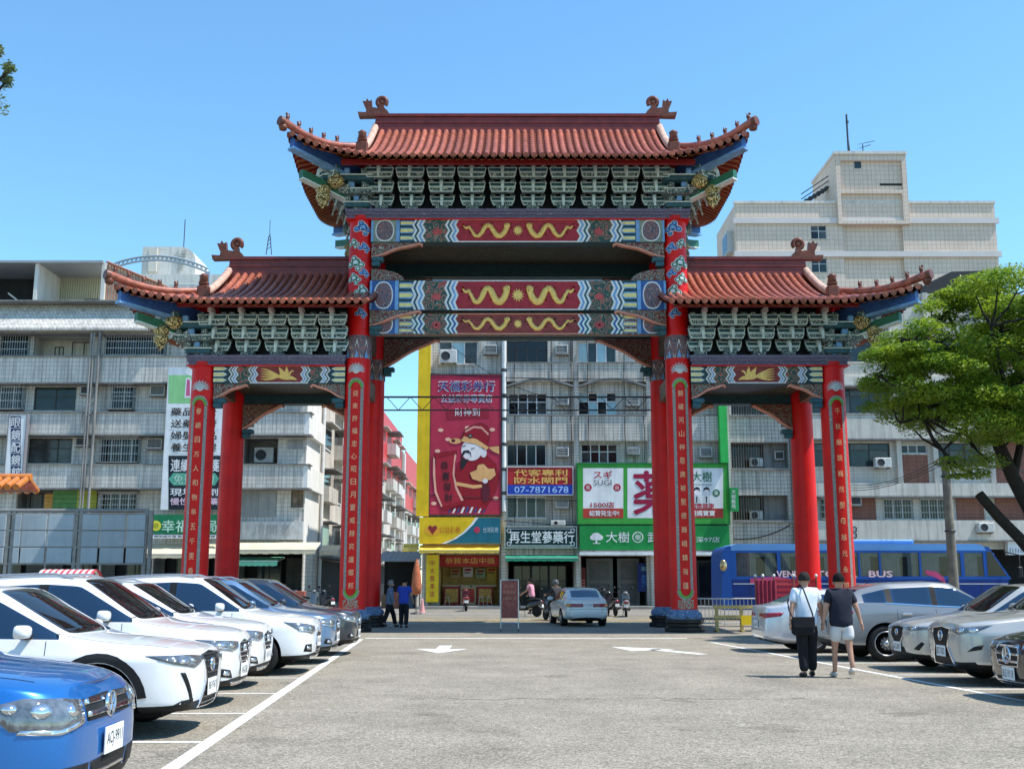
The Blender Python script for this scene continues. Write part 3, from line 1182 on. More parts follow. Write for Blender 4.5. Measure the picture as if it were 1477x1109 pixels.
def bracket_meshes():
 arms, lines, nose, blocks = MB(), MB(), MB(), MB()
 HW = .46
 def arm(z0, h, wb, wt, y, th, mi):
  pts = [(-wb, z0), (wb, z0), (wt, z0 + h), (-wt, z0 + h)]
  arms.m(mi).prism(pts, y, y + th)
  e = .03
  pin = [(-wb + e, z0 + e), (wb - e, z0 + e), (wt - e, z0 + h - e), (-wt + e, z0 + h - e)]
  for i in range(4):
   j = (i + 1) % 4
   q = [pts[i], pts[j], pin[j], pin[i]]
   lines.prism(q, y - .012, y + .004)
 blocks.m(0).prism([(-.22, 0), (.22, 0), (.22, .2), (-.22, .2)], -.30, .1)
 for k in range(3):
  z0 = .17 + k * .36
  y = -.22 - k * .44
  if k == 0:
   arm(z0, .16, .33, .41, y, .18, 1)
  else:
   arm(z0 - .03, .18, .36 + .03 * k, .43 + .03 * k, y, .18, 1)
  arm(z0 + .165, .165, .41 + .035 * k, .445 + .035 * k, y + .04, .16, 0)
  arms.m(0).box(-.09, .09, y + .1, .14, z0 - .03, z0 + .28)
  for xb in (-.36, 0, .36):
   blocks.m(0).prism([(xb - .07, z0 + .318), (xb + .07, z0 + .318), (xb + .095, z0 + .40), (xb - .095, z0 + .40)], y + .02, y + .2)
  path = [(y + .05, z0 + .30), (y - .12, z0 + .27), (y - .21, z0 + .14), (y - .24, z0 - .02), (y - .29, z0 - .08)]
  ww = [.055, .058, .05, .042, .03]
  hh = [.09, .08, .06, .05, .02]
  for i in range(len(path) - 1):
   (ya, za), (yb, zb) = path[i], path[i + 1]
   vs = []
   for (yy, zz, w_, h_) in ((ya, za, ww[i], hh[i]), (yb, zb, ww[i + 1], hh[i + 1])):
    vs += [(-w_, yy, zz - h_), (w_, yy, zz - h_), (w_, yy - h_ * .5, zz + h_), (-w_, yy - h_ * .5, zz + h_)]
   nose.faces(vs, [(0, 1, 5, 4), (1, 2, 6, 5), (2, 3, 7, 6), (3, 0, 4, 7), (0, 3, 2, 1), (4, 5, 6, 7)], False)
 blocks.m(1).box(-.055, .055, -1.50, -.9, 1.22, 1.40)
 return (arms.mesh('bracket_arms', [TEAL, FRET]), lines.mesh('bracket_lines', PALE), nose.mesh('bracket_beak', PALE), blocks.mesh('bracket_blocks', [FRET, mat('pinkish beam end', (.5, .4, .38), .6, var=.2, vs=6)]))
BK = bracket_meshes()
def bracket(x, y, z, rz=0.0, sc=(.97, 1, 1)):
 o = add('bracket_set', BK[0], gate, (x, y, z), (0, 0, rz), sc)
 tag(add('bracket_outline', BK[1], o), kind='stuff')
 tag(add('beak', BK[2], o), kind='stuff')
 tag(add('bearing_blocks', BK[3], o), kind='stuff')
 return o
for z, xs in ((14.19, [-4.70 + i * 9.40 / 9 for i in range(10)]), (9.07, [-10.10 + i * .99 for i in range(5)]), (9.07, [10.10 - i * .99 for i in range(5)])):
 for x in xs:
  bracket(x, -.1, z)
  bracket(x, DEP + .1, z, PI)
for sg in (-1, 1):
 for xx, z in ((MX, 14.19), (OX, 9.07)):
  for k in range(4):
   bracket(sg * (xx + .1), .52 + k * 1.02, z, sg * PI / 2)
  for yy, s2 in ((0, -1), (DEP, 1)):
   o = bracket(sg * (xx + .05), yy + s2 * .05, z, math.atan2(sg, -s2) if True else 0, (1.0, 1.35, 1))
for sg in (-1, 1):
 for xx, z in ((MX, 14.19), (OX, 9.07)):
  for yy, s2 in ((0, -1), (DEP, 1)):
   for k in range(3):
    h_ = .44 + .20 * k
    z0_ = z + .05 + .37 * k
    cx_, cy_ = sg * (xx + .12 + .12 * k), yy + s2 * (.12 + .12 * k)
    mb = MB()
    mb.bbox(cx_ - h_, cx_ + h_, cy_ - h_, cy_ + h_, z0_, z0_ + .15, .03)
    co_ = mb.build('corner_corbel', FRET if k % 2 else TEAL, gate)
    mb = MB()
    mb.bbox(cx_ - h_ - .03, cx_ + h_ + .03, cy_ - h_ - .03, cy_ + h_ + .03, z0_ + .151, z0_ + .19, .01)
    mb.build('corbel_edge', PALE, co_)
    for q in range(3):
     u = -h_ + 2 * h_ * (q + .5) / 3
     mb = MB()
     mb.bbox(cx_ + u - .09, cx_ + u + .09, cy_ + s2 * h_ - .12, cy_ + s2 * h_ + .12, z0_ + .191, z0_ + .36, .02)
     mb.build('corbel_block', LBLUE if q == 1 else FRET, co_)
def smooth01(t):
 t = max(0.0, min(1.0, t))
 return t * t
class Roof:
 def __init__(s, name, x_in, A, Gb, B, ze, a, b, lift, both):
  s.name, s.x_in, s.A, s.Gb, s.B, s.ze, s.a, s.b, s.lift, s.both = name, x_in, A, Gb, B, ze, a, b, lift, both
 def prof(s, t):
  return s.ze + s.a * t + s.b * t * t
 def lf(s, ax, ay):
  cx = smooth01((ax - (s.A - 3.3)) / 3.3)
  cy = max(0.0, (ay - (s.B - 3.4)) / 3.4) ** 1.3
  return s.lift * cx * cy
 def z(s, ax, ay):
  """ax, ay >= 0 measured from the ridge line's centre"""
  ty = s.B - ay
  tx = s.A - ax
  t = ty if ax <= s.Gb else min(ty, tx)
  return s.prof(max(0, t)) + s.lf(ax, ay)
def roof(rf, sgs, ridge_in):
 CY = DEP / 2
 A, B, Gb = rf.A, rf.B, rf.Gb
 base = MB()
 sp = .262
 def sheet(front):
  pass
 xs = []
 x = -A if rf.both else rf.x_in
 n = int(round((A - x) / .262))
 xs = [x + (A - x) * i / n for i in range(n + 1)]
 ro = None
 mir = sgs            # +1 right wing / main, -1 left wing
 for fs in (-1, 1):
  for i in range(n):
   xa, xb = xs[i], xs[i + 1]
   m_ = (xa + xb) / 2
   tmax = B if abs(m_) <= Gb else max(0.02, A - abs(m_))
   nc = max(1, int(tmax / .24))
   for c_ in range(nc):
    t0, t1 = tmax * c_ / nc, tmax * (c_ + 1) / nc
    q = []
    for (xx, t, dz) in ((xa, t0, .02), (xb, t0, .02), (xb, t1, -.015), (xa, t1, -.015)):
     ay = B - t
     q.append((mir * xx, CY + fs * ay, rf.z(abs(xx), ay) + dz))
    rz_ = [q[0], q[1], (q[1][0], q[1][1], q[1][2] - .06), (q[0][0], q[0][1], q[0][2] - .06)]
    if fs * mir > 0:
     q = q[::-1]
    base.poly(q)
    base.poly(rz_)
 sides = (-1, 1) if rf.both else (mir,)
 ny = int(round(2 * B / .262))
 for sd_ in sides:
  for i in range(ny):
   ya, yb = -B + 2 * B * i / ny, -B + 2 * B * (i + 1) / ny
   m_ = (ya + yb) / 2
   tmax = min(A - Gb, B - abs(m_))
   if tmax < .03:
    continue
   nc = max(1, int(tmax / .3))
   for c_ in range(nc):
    t0, t1 = tmax * c_ / nc, tmax * (c_ + 1) / nc
    q = [(sd_ * (A - t), CY + yy, rf.prof(t) + rf.lf(A - t, abs(yy)) + dz) for (yy, t, dz) in ((ya, t0, .02), (yb, t0, .02), (yb, t1, -.015), (ya, t1, -.015))]
    if sd_ < 0:
     q = q[::-1]
    base.poly(q)
  g_ = []
  for k in range(13):
   ay = -(B - (A - Gb)) + 2 * (B - (A - Gb)) * k / 12
   g_.append((sd_ * (Gb + .01), CY + ay, rf.prof(B - abs(ay)) - .03))
  zlow = rf.prof(A - Gb) - .05
  g_ += [(sd_ * (Gb + .01), CY + (B - (A - Gb)), zlow), (sd_ * (Gb + .01), CY - (B - (A - Gb)), zlow)]
  base.poly(g_ if sd_ < 0 else g_[::-1])
 ro = base.build(rf.name, TILE2, gate)
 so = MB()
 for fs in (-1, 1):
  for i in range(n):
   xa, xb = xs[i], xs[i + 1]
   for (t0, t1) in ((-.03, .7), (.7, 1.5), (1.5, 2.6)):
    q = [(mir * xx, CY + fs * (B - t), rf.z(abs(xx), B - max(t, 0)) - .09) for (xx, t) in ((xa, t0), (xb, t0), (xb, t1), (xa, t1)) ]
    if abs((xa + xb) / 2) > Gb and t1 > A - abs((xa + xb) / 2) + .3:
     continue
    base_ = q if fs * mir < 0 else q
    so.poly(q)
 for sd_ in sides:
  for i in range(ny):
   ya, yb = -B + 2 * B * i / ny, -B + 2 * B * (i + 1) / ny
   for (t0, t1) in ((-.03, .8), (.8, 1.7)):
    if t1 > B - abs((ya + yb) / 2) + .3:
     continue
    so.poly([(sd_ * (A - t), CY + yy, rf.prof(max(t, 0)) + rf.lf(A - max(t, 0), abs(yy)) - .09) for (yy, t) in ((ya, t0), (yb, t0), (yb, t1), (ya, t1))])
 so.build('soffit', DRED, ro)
 ra = MB()
 def rafter(p0, p1):
  d = (Vector(p1) - Vector(p0)).normalized()
  sd2 = d.cross(Vector((0, 0, 1))).normalized() * .045
  up = Vector((0, 0, .035))
  vs = []
  for p in (Vector(p0), Vector(p1)):
   vs += [p - sd2 - up, p + sd2 - up, p + sd2 + up, p - sd2 + up]
  ra.faces(vs, [(0, 1, 2, 3), (7, 6, 5, 4), (0, 4, 5, 1), (1, 5, 6, 2), (2, 6, 7, 3), (3, 7, 4, 0)], False)
 for fs in (-1, 1):
  for xx in xs[1:-1]:
   tm = 1.9 if abs(xx) <= Gb else min(1.9, max(.1, A - abs(xx)))
   rafter((mir * xx, CY + fs * (B - .04), rf.z(abs(xx), B - .04) - .115), (mir * xx, CY + fs * (B - tm), rf.z(abs(xx), B - tm) - .115))
 for sd_ in sides:
  for i in range(1, ny):
   yy = -B + 2 * B * i / ny
   tm = min(1.7, max(.1, B - abs(yy)))
   rafter((sd_ * (A - .04), CY + yy, rf.prof(.04) + rf.lf(A, abs(yy)) - .115), (sd_ * (A - tm), CY + yy, rf.prof(tm) + rf.lf(A - tm, abs(yy)) - .115))
 tag(ra.build('rafters', RAFT, ro), kind='stuff')
 def row(path):
  mb = MB()
  r = .088
  nseg = len(path) - 1
  vs, fs = [], []
  nk = 6
  for i, p in enumerate(path):
   p = Vector(p)
   a_ = Vector(path[max(i - 1, 0)])
   b_ = Vector(path[min(i + 1, nseg)])
   d = (b_ - a_).normalized()
   sdv = d.cross(Vector((0, 0, 1))).normalized()
   up = sdv.cross(d)
   rr = r * (1.0 if i % 2 else 1.09)
   for k in range(nk + 1):
    t = PI * k / nk
    vs.append(p + sdv * (rr * math.cos(t)) + up * (rr * math.sin(t) * 1.05))
  for i in range(nseg):
   for k in range(nk):
    fs.append((i * (nk + 1) + k, i * (nk + 1) + k + 1, (i + 1) * (nk + 1) + k + 1, (i + 1) * (nk + 1) + k))
  mb.faces(vs, fs, True)
  p = Vector(path[0])
  d = (p - Vector(path[1])).normalized()
  mb.cyl(p - d * .05, p + d * .05, r * 1.12, r * 1.12, 12)
  mb.cyl(p + d * .05, p + d * .065, r * .6, r * .5, 8)
  return mb
 def drip(mb, pa, pb, dn):
  """pointed drip tile between two rows"""
  pa, pb, dn = Vector(pa), Vector(pb), Vector(dn)
  m_ = (pa + pb) / 2 - Vector((0, 0, .15))
  q = [pa + Vector((0, 0, .02)), pa - Vector((0, 0, .06)), m_, pb - Vector((0, 0, .06)), pb + Vector((0, 0, .02))]
  mb.poly([v + dn * .03 for v in q])
  mb.poly([v + dn * .03 for v in q][::-1])
 rear = MB()
 drips = MB()
 for fs in (-1, 1):
  for i in range(n):
   xx = (xs[i] + xs[i + 1]) / 2
   tmax = B - .05 if abs(xx) <= Gb - .1 else (A - abs(xx) if abs(xx) > Gb + .1 else 1.5)
   if tmax < .12:
    continue
   ns = max(2, int(tmax / .2))
   path = [(mir * xx, CY + fs * (B - tmax * k / ns), rf.z(abs(xx), B - tmax * k / ns) + .01) for k in range(ns + 1)]
   mb = row(path)
   if fs < 0:
    mb.build('tile_row', TILE, ro)
   else:
    rear.faces(mb.v, mb.f, True)
  for i in range(n - 1):
   xa = (xs[i] + xs[i + 1]) / 2
   xb = (xs[i + 1] + xs[i + 2]) / 2
   drip(drips, (mir * xa, CY + fs * B, rf.z(abs(xa), B)), (mir * xb, CY + fs * B, rf.z(abs(xb), B)), (0, fs, 0))
 for sd_ in sides:
  for i in range(ny):
   yy = -B + 2 * B * (i + .5) / ny
   tmax = min(A - Gb, B - abs(yy))
   if tmax < .12:
    continue
   ns = max(2, int(tmax / .2))
   path = [(sd_ * (A - tmax * k / ns), CY + yy, rf.prof(tmax * k / ns) + rf.lf(A - tmax * k / ns, abs(yy)) + .01) for k in range(ns + 1)]
   mb = row(path)
   if yy < 1.0:
    mb.build('tile_row', TILE, ro)
   else:
    rear.faces(mb.v, mb.f, True)
  for i in range(ny - 1):
   ya = -B + 2 * B * (i + .5) / ny
   yb = -B + 2 * B * (i + 1.5) / ny
   drip(drips, (sd_ * A, CY + ya, rf.prof(0) + rf.lf(A, abs(ya))), (sd_ * A, CY + yb, rf.prof(0) + rf.lf(A, abs(yb))), (sd_, 0, 0))
 tag(rear.build('rear_tile_rows', TILE, ro), kind='stuff')
 tag(drips.build('drip_tiles', TILE, ro), kind='stuff')
 zr = rf.prof(B)
 xi = -Gb if rf.both else ridge_in
 mb = MB()
 for (hw, z0, z1) in ((.20, -.35, .05), (.15, .05, .22), (.19, .22, .28), (.13, .28, .48), (.2, .48, .55), (.12, .55, .62)):
  a_, b_ = mir * xi, mir * Gb
  mb.box(min(a_, b_), max(a_, b_), CY - hw, CY + hw, zr + z0, zr + z1)
 mb.build('ridge', RIDGE, ro)
 for sd_ in sides:
  for fs in (-1, 1):
   tl = A - Gb - .95
   path, k2 = [], 10
   for k in range(k2 + 1):
    t = B - (B - tl) * k / k2
    path.append((sd_ * Gb, CY + fs * (B - t), rf.prof(t) + .16 + (.08 if k == k2 else 0)))
   mb = MB()
   mb.tube(path, .135, 8)
   mb.build('descending_ridge', WHITEP if fs < 0 else RIDGE, ro)
   mb = MB()
   px_, py_, pz_ = path[-1]
   mb.bbox(px_ - .2, px_ + .2, py_ - .12, py_ + .16, pz_ - .25, pz_ + .2, .05)
   mb.bbox(px_ - .16, px_ + .16, py_ - .1, py_ + .12, pz_ + .2, pz_ + .34, .04)
   mb.lathe([(.10, 0), (.15, .05), (.13, .16), (.16, .22), (.07, .3), (.0, .32)], 9, (px_, py_, pz_ + .3))
   mb.build('ridge_end_block', FIG, ro)
   path = []
   k2 = 12
   for k in range(k2 + 1):
    f = k / k2
    tt = (A - Gb) * (1 - f) - .18 * f
    path.append((sd_ * (A - tt), CY + fs * (B - tt), rf.prof(max(tt, 0)) + rf.lf(min(A - tt, A), min(B - tt, B)) + .14 + .16 * f * f))
   mb = MB()
   mb.tube(path, [.13] * (k2 - 1) + [.13, .15], 8)
   hp = mb.build('hip_ridge', TILE, ro)
   tip = Vector(path[-1])
   d = (tip - Vector(path[-2])).normalized()
   mb = MB()
   mb.cyl(tip - d * .04, tip + d * .1, .17, .16, 12)
   mb.lathe([(.0, -.1), (.12, -.05), (.15, .06), (.1, .14), (0, .18)], 9, tuple(tip + Vector((0, 0, -.22)) - d * .05))
   mb.build('tip_tile', FIG, hp)
   for q, f in enumerate((.36, .52, .67, .81, .94)):
    idx = f * k2
    k = min(int(idx), k2 - 1)
    p = Vector(path[k]).lerp(Vector(path[k + 1]), idx - k)
    mb = MB()
    s_ = .62 if q < 4 else .85
    SC_ = .68
    mb.lathe([(a_ * SC_, h_ * SC_) for a_, h_ in ((.10, 0), (.11, .05), (.07, .1), (.1, .17), (.075, .27), (.05, .3))], 7, (p.x, p.y, p.z + .1))
    mb.lathe([(.0, -.05), (.038, -.02), (.042, .02), (.0, .07)], 7, (p.x + sd_ * .03, p.y, p.z + .14 + .24 * SC_ * (1.3 if q == 4 else 1)))
    mb.lathe([(.035, 0), (.022, .08), (.008, .16)], 6, (p.x - sd_ * .05, p.y, p.z + .22))
    mb.bbox(p.x + sd_ * .04 - .03, p.x + sd_ * .04 + .04, p.y - .04, p.y + .04, p.z + .1, p.z + .17, .015)
    mb.build('ridge_figure', FIG, hp)
   o0 = Vector((sd_ * (A - .12), CY + fs * (B - .12), rf.prof(0) + rf.lift - .22))
   i0 = Vector((sd_ * (A - 3.0), CY + fs * (B - 3.0), rf.prof(.6) - .28))
   dd = (o0 - i0)
   side = Vector((-dd.y, dd.x, 0)).normalized() * .13
   mb = MB()
   for mi, hz0, hz1, s_, ex in ((0, -.26, .16, 1.0, 0), (1, -.34, -.262, 1.25, .06)):
    vs = []
    for p, hf in ((i0, 1.15), (o0 + dd.normalized() * ex, 1.0)):
     vs += [p - side * s_ + Vector((0, 0, hz0 * hf)), p + side * s_ + Vector((0, 0, hz0 * hf)), p + side * s_ + Vector((0, 0, hz1)), p - side * s_ + Vector((0, 0, hz1))]
    mb.m(mi).faces(vs, [(0, 1, 2, 3), (7, 6, 5, 4), (0, 4, 5, 1), (1, 5, 6, 2), (2, 6, 7, 3), (3, 7, 4, 0)], False)
   mb.build('corner_beam', [BLUE, LBLUE], ro)
   xx, yy = (MX, 0) if rf.both else (OX, 0)
   cc = Vector((sd_ * xx, CY + fs * CY, 0))
   dg = Vector((sd_, fs, 0)).normalized()
   zb = rf.ze - .62
   mb = MB()
   p0, p1 = cc + dg * .3 + Vector((0, 0, zb - .1)), cc + dg * 2.55 + Vector((0, 0, zb + .28))
   side = Vector((-dg.y, dg.x, 0)) * .11
   for mi, h0, h1, s_ in ((0, -.12, .16, 1.0), (1, -.17, -.122, 1.3)):
    vs = []
    for p in (p0, p1):
     vs += [p - side * s_ + Vector((0, 0, h0)), p + side * s_ + Vector((0, 0, h0)), p + side * s_ + Vector((0, 0, h1)), p - side * s_ + Vector((0, 0, h1))]
    mb.m(mi).faces(vs, [(0, 1, 2, 3), (7, 6, 5, 4), (0, 4, 5, 1), (1, 5, 6, 2), (2, 6, 7, 3), (3, 7, 4, 0)], False)
   mb.build('strut_beam', [mat('jade green paint', (.03, .14, .08), .45, var=.2, vs=6), PALE], ro)
   mb = MB()
   hp_ = cc + dg * 1.65 + Vector((0, 0, zb - .55))
   mb.lathe([(r_ * .82, h_ * .62 + .38) for r_, h_ in ((.03, .75), (.1, .55), (.24, .42), (.33, .28), (.3, .12), (.2, .02), (.28, -.05), (.3, -.25), (.24, -.42), (.16, -.5), (.2, -.58), (.1, -.7), (.02, -.85))], 14, tuple(hp_))
   mb.build('gilt_pendant', GOLDO, ro)
   mb = MB()
   mb.lathe([(.05, .8), (.13, .68), (.27, .55), (.3, .38), (.18, .26), (.05, .2)], 12, tuple(hp_ + Vector((-sd_ * .42, fs * -.0, .38))))
   mb.build('gilt_pendant', GOLDO, ro)
  zo = zr + .55
  xg = Gb
  S = lambda pts: [(sd_ * (xg + a_), zo + b_) for a_, b_ in pts]
  mb = MB()
  mb.prism(S([(-.55, -.02), (.62, -.05), (.66, .12), (.36, .10), (.34, .22), (.14, .3), (-.1, .27), (-.3, .3), (-.45, .16)]), CY - .16, CY + .16)
  mb.prism(S([(-.3, .25), (-.12, .25), (-.12, .45), (-.3, .42)]), CY - .1, CY + .1)
  mb.tube([(sd_ * (xg - .22 + .17 * math.cos(R(q_))), CY, zo + .56 + .18 * math.sin(R(q_))) for q_ in range(-100, 221, 20)], .085, 7)
  mb.lathe([(.0, -.07), (.12, -.06), (.12, .06), (0, .07)], 10, (sd_ * (xg - .22), CY, zo + .56), axis='y')
  mb.prism(S([(.16, .2), (.34, .2), (.42, .38), (.5, .58), (.38, .56), (.33, .68), (.25, .56), (.16, .62), (.14, .42)]), CY - .1, CY + .1)
  mb.build('ridge_ornament', FIG, ro)
  mb = MB()
  for k in range(4):
   mb.lathe([(.0, -.05), (.12, -.04), (.16, 0), (.12, .04), (0, .05)], 10, (sd_ * (Gb + .07), CY - .5 + k * .33, zr - .55 - .1 * (k % 2)), axis='x')
  mb.build('gable_scroll', WHITEP, ro)
 xo = rf.Gb + .6
 a_, b_ = (-xo, xo) if rf.both else (mir * (rf.x_in + .3), mir * xo)
 for fs in (-1, 1):
  mb = MB()
  mb.box(min(a_, b_), max(a_, b_), CY + fs * (B - .75) - .1, CY + fs * (B - .75) + .1, rf.ze + .0, rf.ze + .14)
  mb.build('eave_purlin', DRED, ro)
 return ro
roof(Roof('main_roof', -7.52, 7.52, 5.28, 4.65, 15.25, .385, .05, .80, True), 1, 0)
for sg in (-1, 1):
 roof(Roof('wing_roof', 4.75, 12.85, 10.45, 4.65, 10.38, .245, .05, .50, False), sg, MX + .3)
for o in list(rear_list):
 if o in NO_REAR:
  continue
 c_ = copy_tree(o, gate)
 c_.location = (0, DEP, 0)
 c_.rotation_euler = (0, 0, PI)
tr = thing('lighting_truss', 'thin dark steel truss tied between the rear gate columns', 'truss', (GX, GY + DEP + .1, 0))
zt = P(740, 572, GY + DEP)[1]
zb_ = P(740, 591, GY + DEP)[1]
mb = MB()
STEEL = mat('dull dark steel', (.07, .07, .075), .5, metal=.6, var=.2, vs=4)
mb.tube([(-MX + .2, 0, zt), (MX - .2, 0, zt)], .035, 6)
mb.build('top_chord', STEEL, tr)
mb = MB()
mb.tube([(-MX + .2, 0, zb_), (MX - .2, 0, zb_)], .028, 6)
mb.build('bottom_chord', STEEL, tr)
nn_ = 22
for i in range(nn_):
 xa = -MX + .5 + (2 * MX - 1.0) * i / nn_
 xb = -MX + .5 + (2 * MX - 1.0) * (i + 1) / nn_
 if 3 < i < 19 and i % 2 and i not in (5, 6):
  continue
 mb = MB()
 mb.tube([(xa, 0, zb_ if i % 2 else zt), (xb, 0, zt if i % 2 else zb_)], .014, 5)
 mb.build('web_bar', STEEL, tr)
# ---------------------------------------------------------------- buildings
T_GREY = tile_mat('pale grey wall tile', (.66, .625, .565), (.57, .54, .49), (.36, .34, .31), .21, .24, .013, .62)
T_GREY2 = tile_mat('stained grey wall tile', (.62, .585, .515), (.55, .52, .46), (.29, .27, .24), .26, .17, .012, .78, var=.2)
T_GREY3 = tile_mat('dull grey wall tile', (.52, .49, .43), (.45, .425, .38), (.22, .21, .19), .2, .22, .015, .6)
T_BEIGE = tile_mat('beige cladding tile', (.70, .57, .465), (.66, .53, .43), (.42, .35, .28), .42, .46, .02, .12, rough=.5, var=.06)
T_BRICK = tile_mat('red brickwork', (.26, .085, .05), (.20, .065, .04), (.30, .25, .22), .22, .075, .008, .35, rough=.8, offset=.5)
CONC = mat('weathered pale render', (.57, .535, .47), .85, var=.16, vs=.7, streak=.5, bump=.25, bs=14)
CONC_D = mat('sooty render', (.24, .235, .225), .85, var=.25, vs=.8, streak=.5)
CONC_L = mat('off white render', (.62, .60, .55), .8, var=.12, vs=.6, streak=.35)
CREAM = mat('cream metal cladding', (.52, .50, .36), .6, var=.08, vs=1)
INT_D = mat('interior shade', (.022, .022, .024), .8, var=.3, vs=1.2)  # near-black colour stands in for the shade inside shops, sheds and coach
GL_D = mat('dark window glass', (.012, .014, .017), .08, var=.4, vs=1.1, spec=.4)
GL_G = mat('grey curtain glass', (.07, .075, .075), .1, var=.6, vs=1.6, spec=.4)
GL_B = mat('pale blue window glass', (.30, .46, .50), .08, var=.2, vs=.9, spec=.7)
GL_T = mat('teal tinted glass', (.022, .040, .045), .08, var=.4, vs=1.3, spec=.4)
ALU = mat('white aluminium frame', (.62, .63, .63), .45, var=.08, vs=3)
ALU_D = mat('dark bronze frame', (.05, .048, .045), .4, var=.15, vs=3)
BAR = mat('galvanised bar', (.46, .46, .44), .45, metal=.3, var=.2, vs=5)
BAR_D = mat('rusty bar', (.18, .14, .11), .6, var=.3, vs=5)
AC_W = mat('aged white enamel', (.55, .55, .52), .5, var=.15, vs=4, streak=.3)
AC_D = mat('dark intake grille', (.04, .042, .045), .6, var=.2, vs=8)
WPIPE = mat('white pvc pipe', (.72, .72, .70), .4, var=.1, vs=2, streak=.2)
WSIDE = mat('sunlit white side wall', (.76, .74, .69), .8, var=.08, vs=.8, streak=.25)  # paler than the front: sunlight on this side is put into the colour
FACADE = 62.0
def facade(mb, x0, x1, z0, z1, Y, holes, reveal=.2):
 """front sheet of a wall with openings and their reveals"""
 xs = sorted(set([x0, x1] + [min(max(h[i], x0), x1) for h in holes for i in (0, 1)]))
 zs = sorted(set([z0, z1] + [min(max(h[i], z0), z1) for h in holes for i in (2, 3)]))
 for i in range(len(xs) - 1):
  for j in range(len(zs) - 1):
   if xs[i + 1] - xs[i] < 1e-5 or zs[j + 1] - zs[j] < 1e-5:
    continue
   cx, cz = (xs[i] + xs[i + 1]) / 2, (zs[j] + zs[j + 1]) / 2
   if any(h[0] < cx < h[1] and h[2] < cz < h[3] for h in holes):
    continue
   mb.poly([(xs[i], Y, zs[j]), (xs[i + 1], Y, zs[j]), (xs[i + 1], Y, zs[j + 1]), (xs[i], Y, zs[j + 1])])
 for (a, b, c, d) in [h[:4] for h in holes]:
  r = Y + reveal
  mb.poly([(a, Y, c), (a, r, c), (b, r, c), (b, Y, c)][::-1])
  mb.poly([(a, Y, d), (b, Y, d), (b, r, d), (a, r, d)][::-1])
  mb.poly([(a, Y, c), (a, Y, d), (a, r, d), (a, r, c)][::-1])
  mb.poly([(b, Y, c), (b, r, c), (b, r, d), (b, Y, d)][::-1])
def shell(mb, x0, x1, z0, z1, Y, Y2):
 """the other faces of a building block"""
 mb.poly([(x0, Y2, z0), (x0, Y, z0), (x0, Y, z1), (x0, Y2, z1)])
 mb.poly([(x1, Y, z0), (x1, Y2, z0), (x1, Y2, z1), (x1, Y, z1)])
 mb.poly([(x1, Y2, z0), (x0, Y2, z0), (x0, Y2, z1), (x1, Y2, z1)])
 mb.poly([(x0, Y, z1), (x1, Y, z1), (x1, Y2, z1), (x0, Y2, z1)])
def window(par, x0, x1, z0, z1, Y, cols=2, rows=1, frame=ALU, glass=GL_D, grille=None, sill=True, alt=None, setback=.12, split=None):
 """frame with mullions, each pane a piece, optional security bars in front"""
 y = Y + setback
 t = .055
 mb = MB()
 mb.box(x0, x1, y, y + .07, z0, z0 + t)
 mb.box(x0, x1, y, y + .07, z1 - t, z1)
 mb.box(x0, x0 + t, y, y + .07, z0 + t, z1 - t)
 mb.box(x1 - t, x1, y, y + .07, z0 + t, z1 - t)
 xs = [x0 + t + (x1 - x0 - 2 * t) * i / cols for i in range(cols + 1)]
 if rows == 2 or split:
  f = split or .6
  zs = [z0 + t, z0 + (z1 - z0) * f, z1 - t]
 else:
  zs = [z0 + t, z1 - t]
 for x in xs[1:-1]:
  mb.box(x - .03, x + .03, y + .005, y + .065, z0 + t, z1 - t)
 for z in zs[1:-1]:
  mb.box(x0 + t, x1 - t, y + .01, y + .06, z - .025, z + .025)
 wo = mb.build('window', frame, par)
 for i in range(cols):
  for j in range(len(zs) - 1):
   g_ = glass
   if alt and (i + j) % 2:
    g_ = alt
   p = MB()
   yy = y + .04 + .008 * (i % 2)
   p.box(xs[i], xs[i + 1], yy, yy + .012, zs[j], zs[j + 1])
   p.build('pane', g_, wo)
 if sill:
  p = MB()
  p.box(x0 - .06, x1 + .06, Y - .08, Y + setback, z0 - .07, z0 - .002)
  p.build('sill', CONC, wo)
 if grille:
  p = MB()
  gy = Y - .06 - .3 * (int((x0 + 40) * 7 + z0 * 3) % 3)
  if gy < Y - .2:
   ro_ = MB()
   ro_.box(x0 - .08, x1 + .08, gy - .12, Y - .001, z1 + .01, z1 + .05)
   ro_.build('cage_roof', CONC_D, wo)
   ro_ = MB()
   ro_.box(x0 - .02, x1 + .02, gy - .01, Y - .001, z0 - .05, z0 - .012)
   ro_.build('cage_floor', BAR_D, wo)
   for q_ in range(4):
    yy = gy + (Y - gy) * q_ / 4
    for x in (x0, x1):
     p.cyl((x, yy, z0), (x, yy, z1), .012, n=4, caps=False)
  n = max(4, int((x1 - x0) / .14))
  for i in range(n + 1):
   x = x0 + (x1 - x0) * i / n
   p.cyl((x, gy, z0), (x, gy, z1), .012, n=4, caps=False)
  for f in (0, .33, .66, 1):
   z = z0 + (z1 - z0) * f
   p.box(x0 - .02, x1 + .02, gy - .014, gy + .014, z - .014, z + .014)
  for x in (x0, x1):
   for z in (z0 + .04, z1 - .04):
    p.box(x - .015, x + .015, gy, Y + setback, z - .015, z + .015)
  tag(p.build('security_grille', grille, wo), kind='stuff')
 return wo
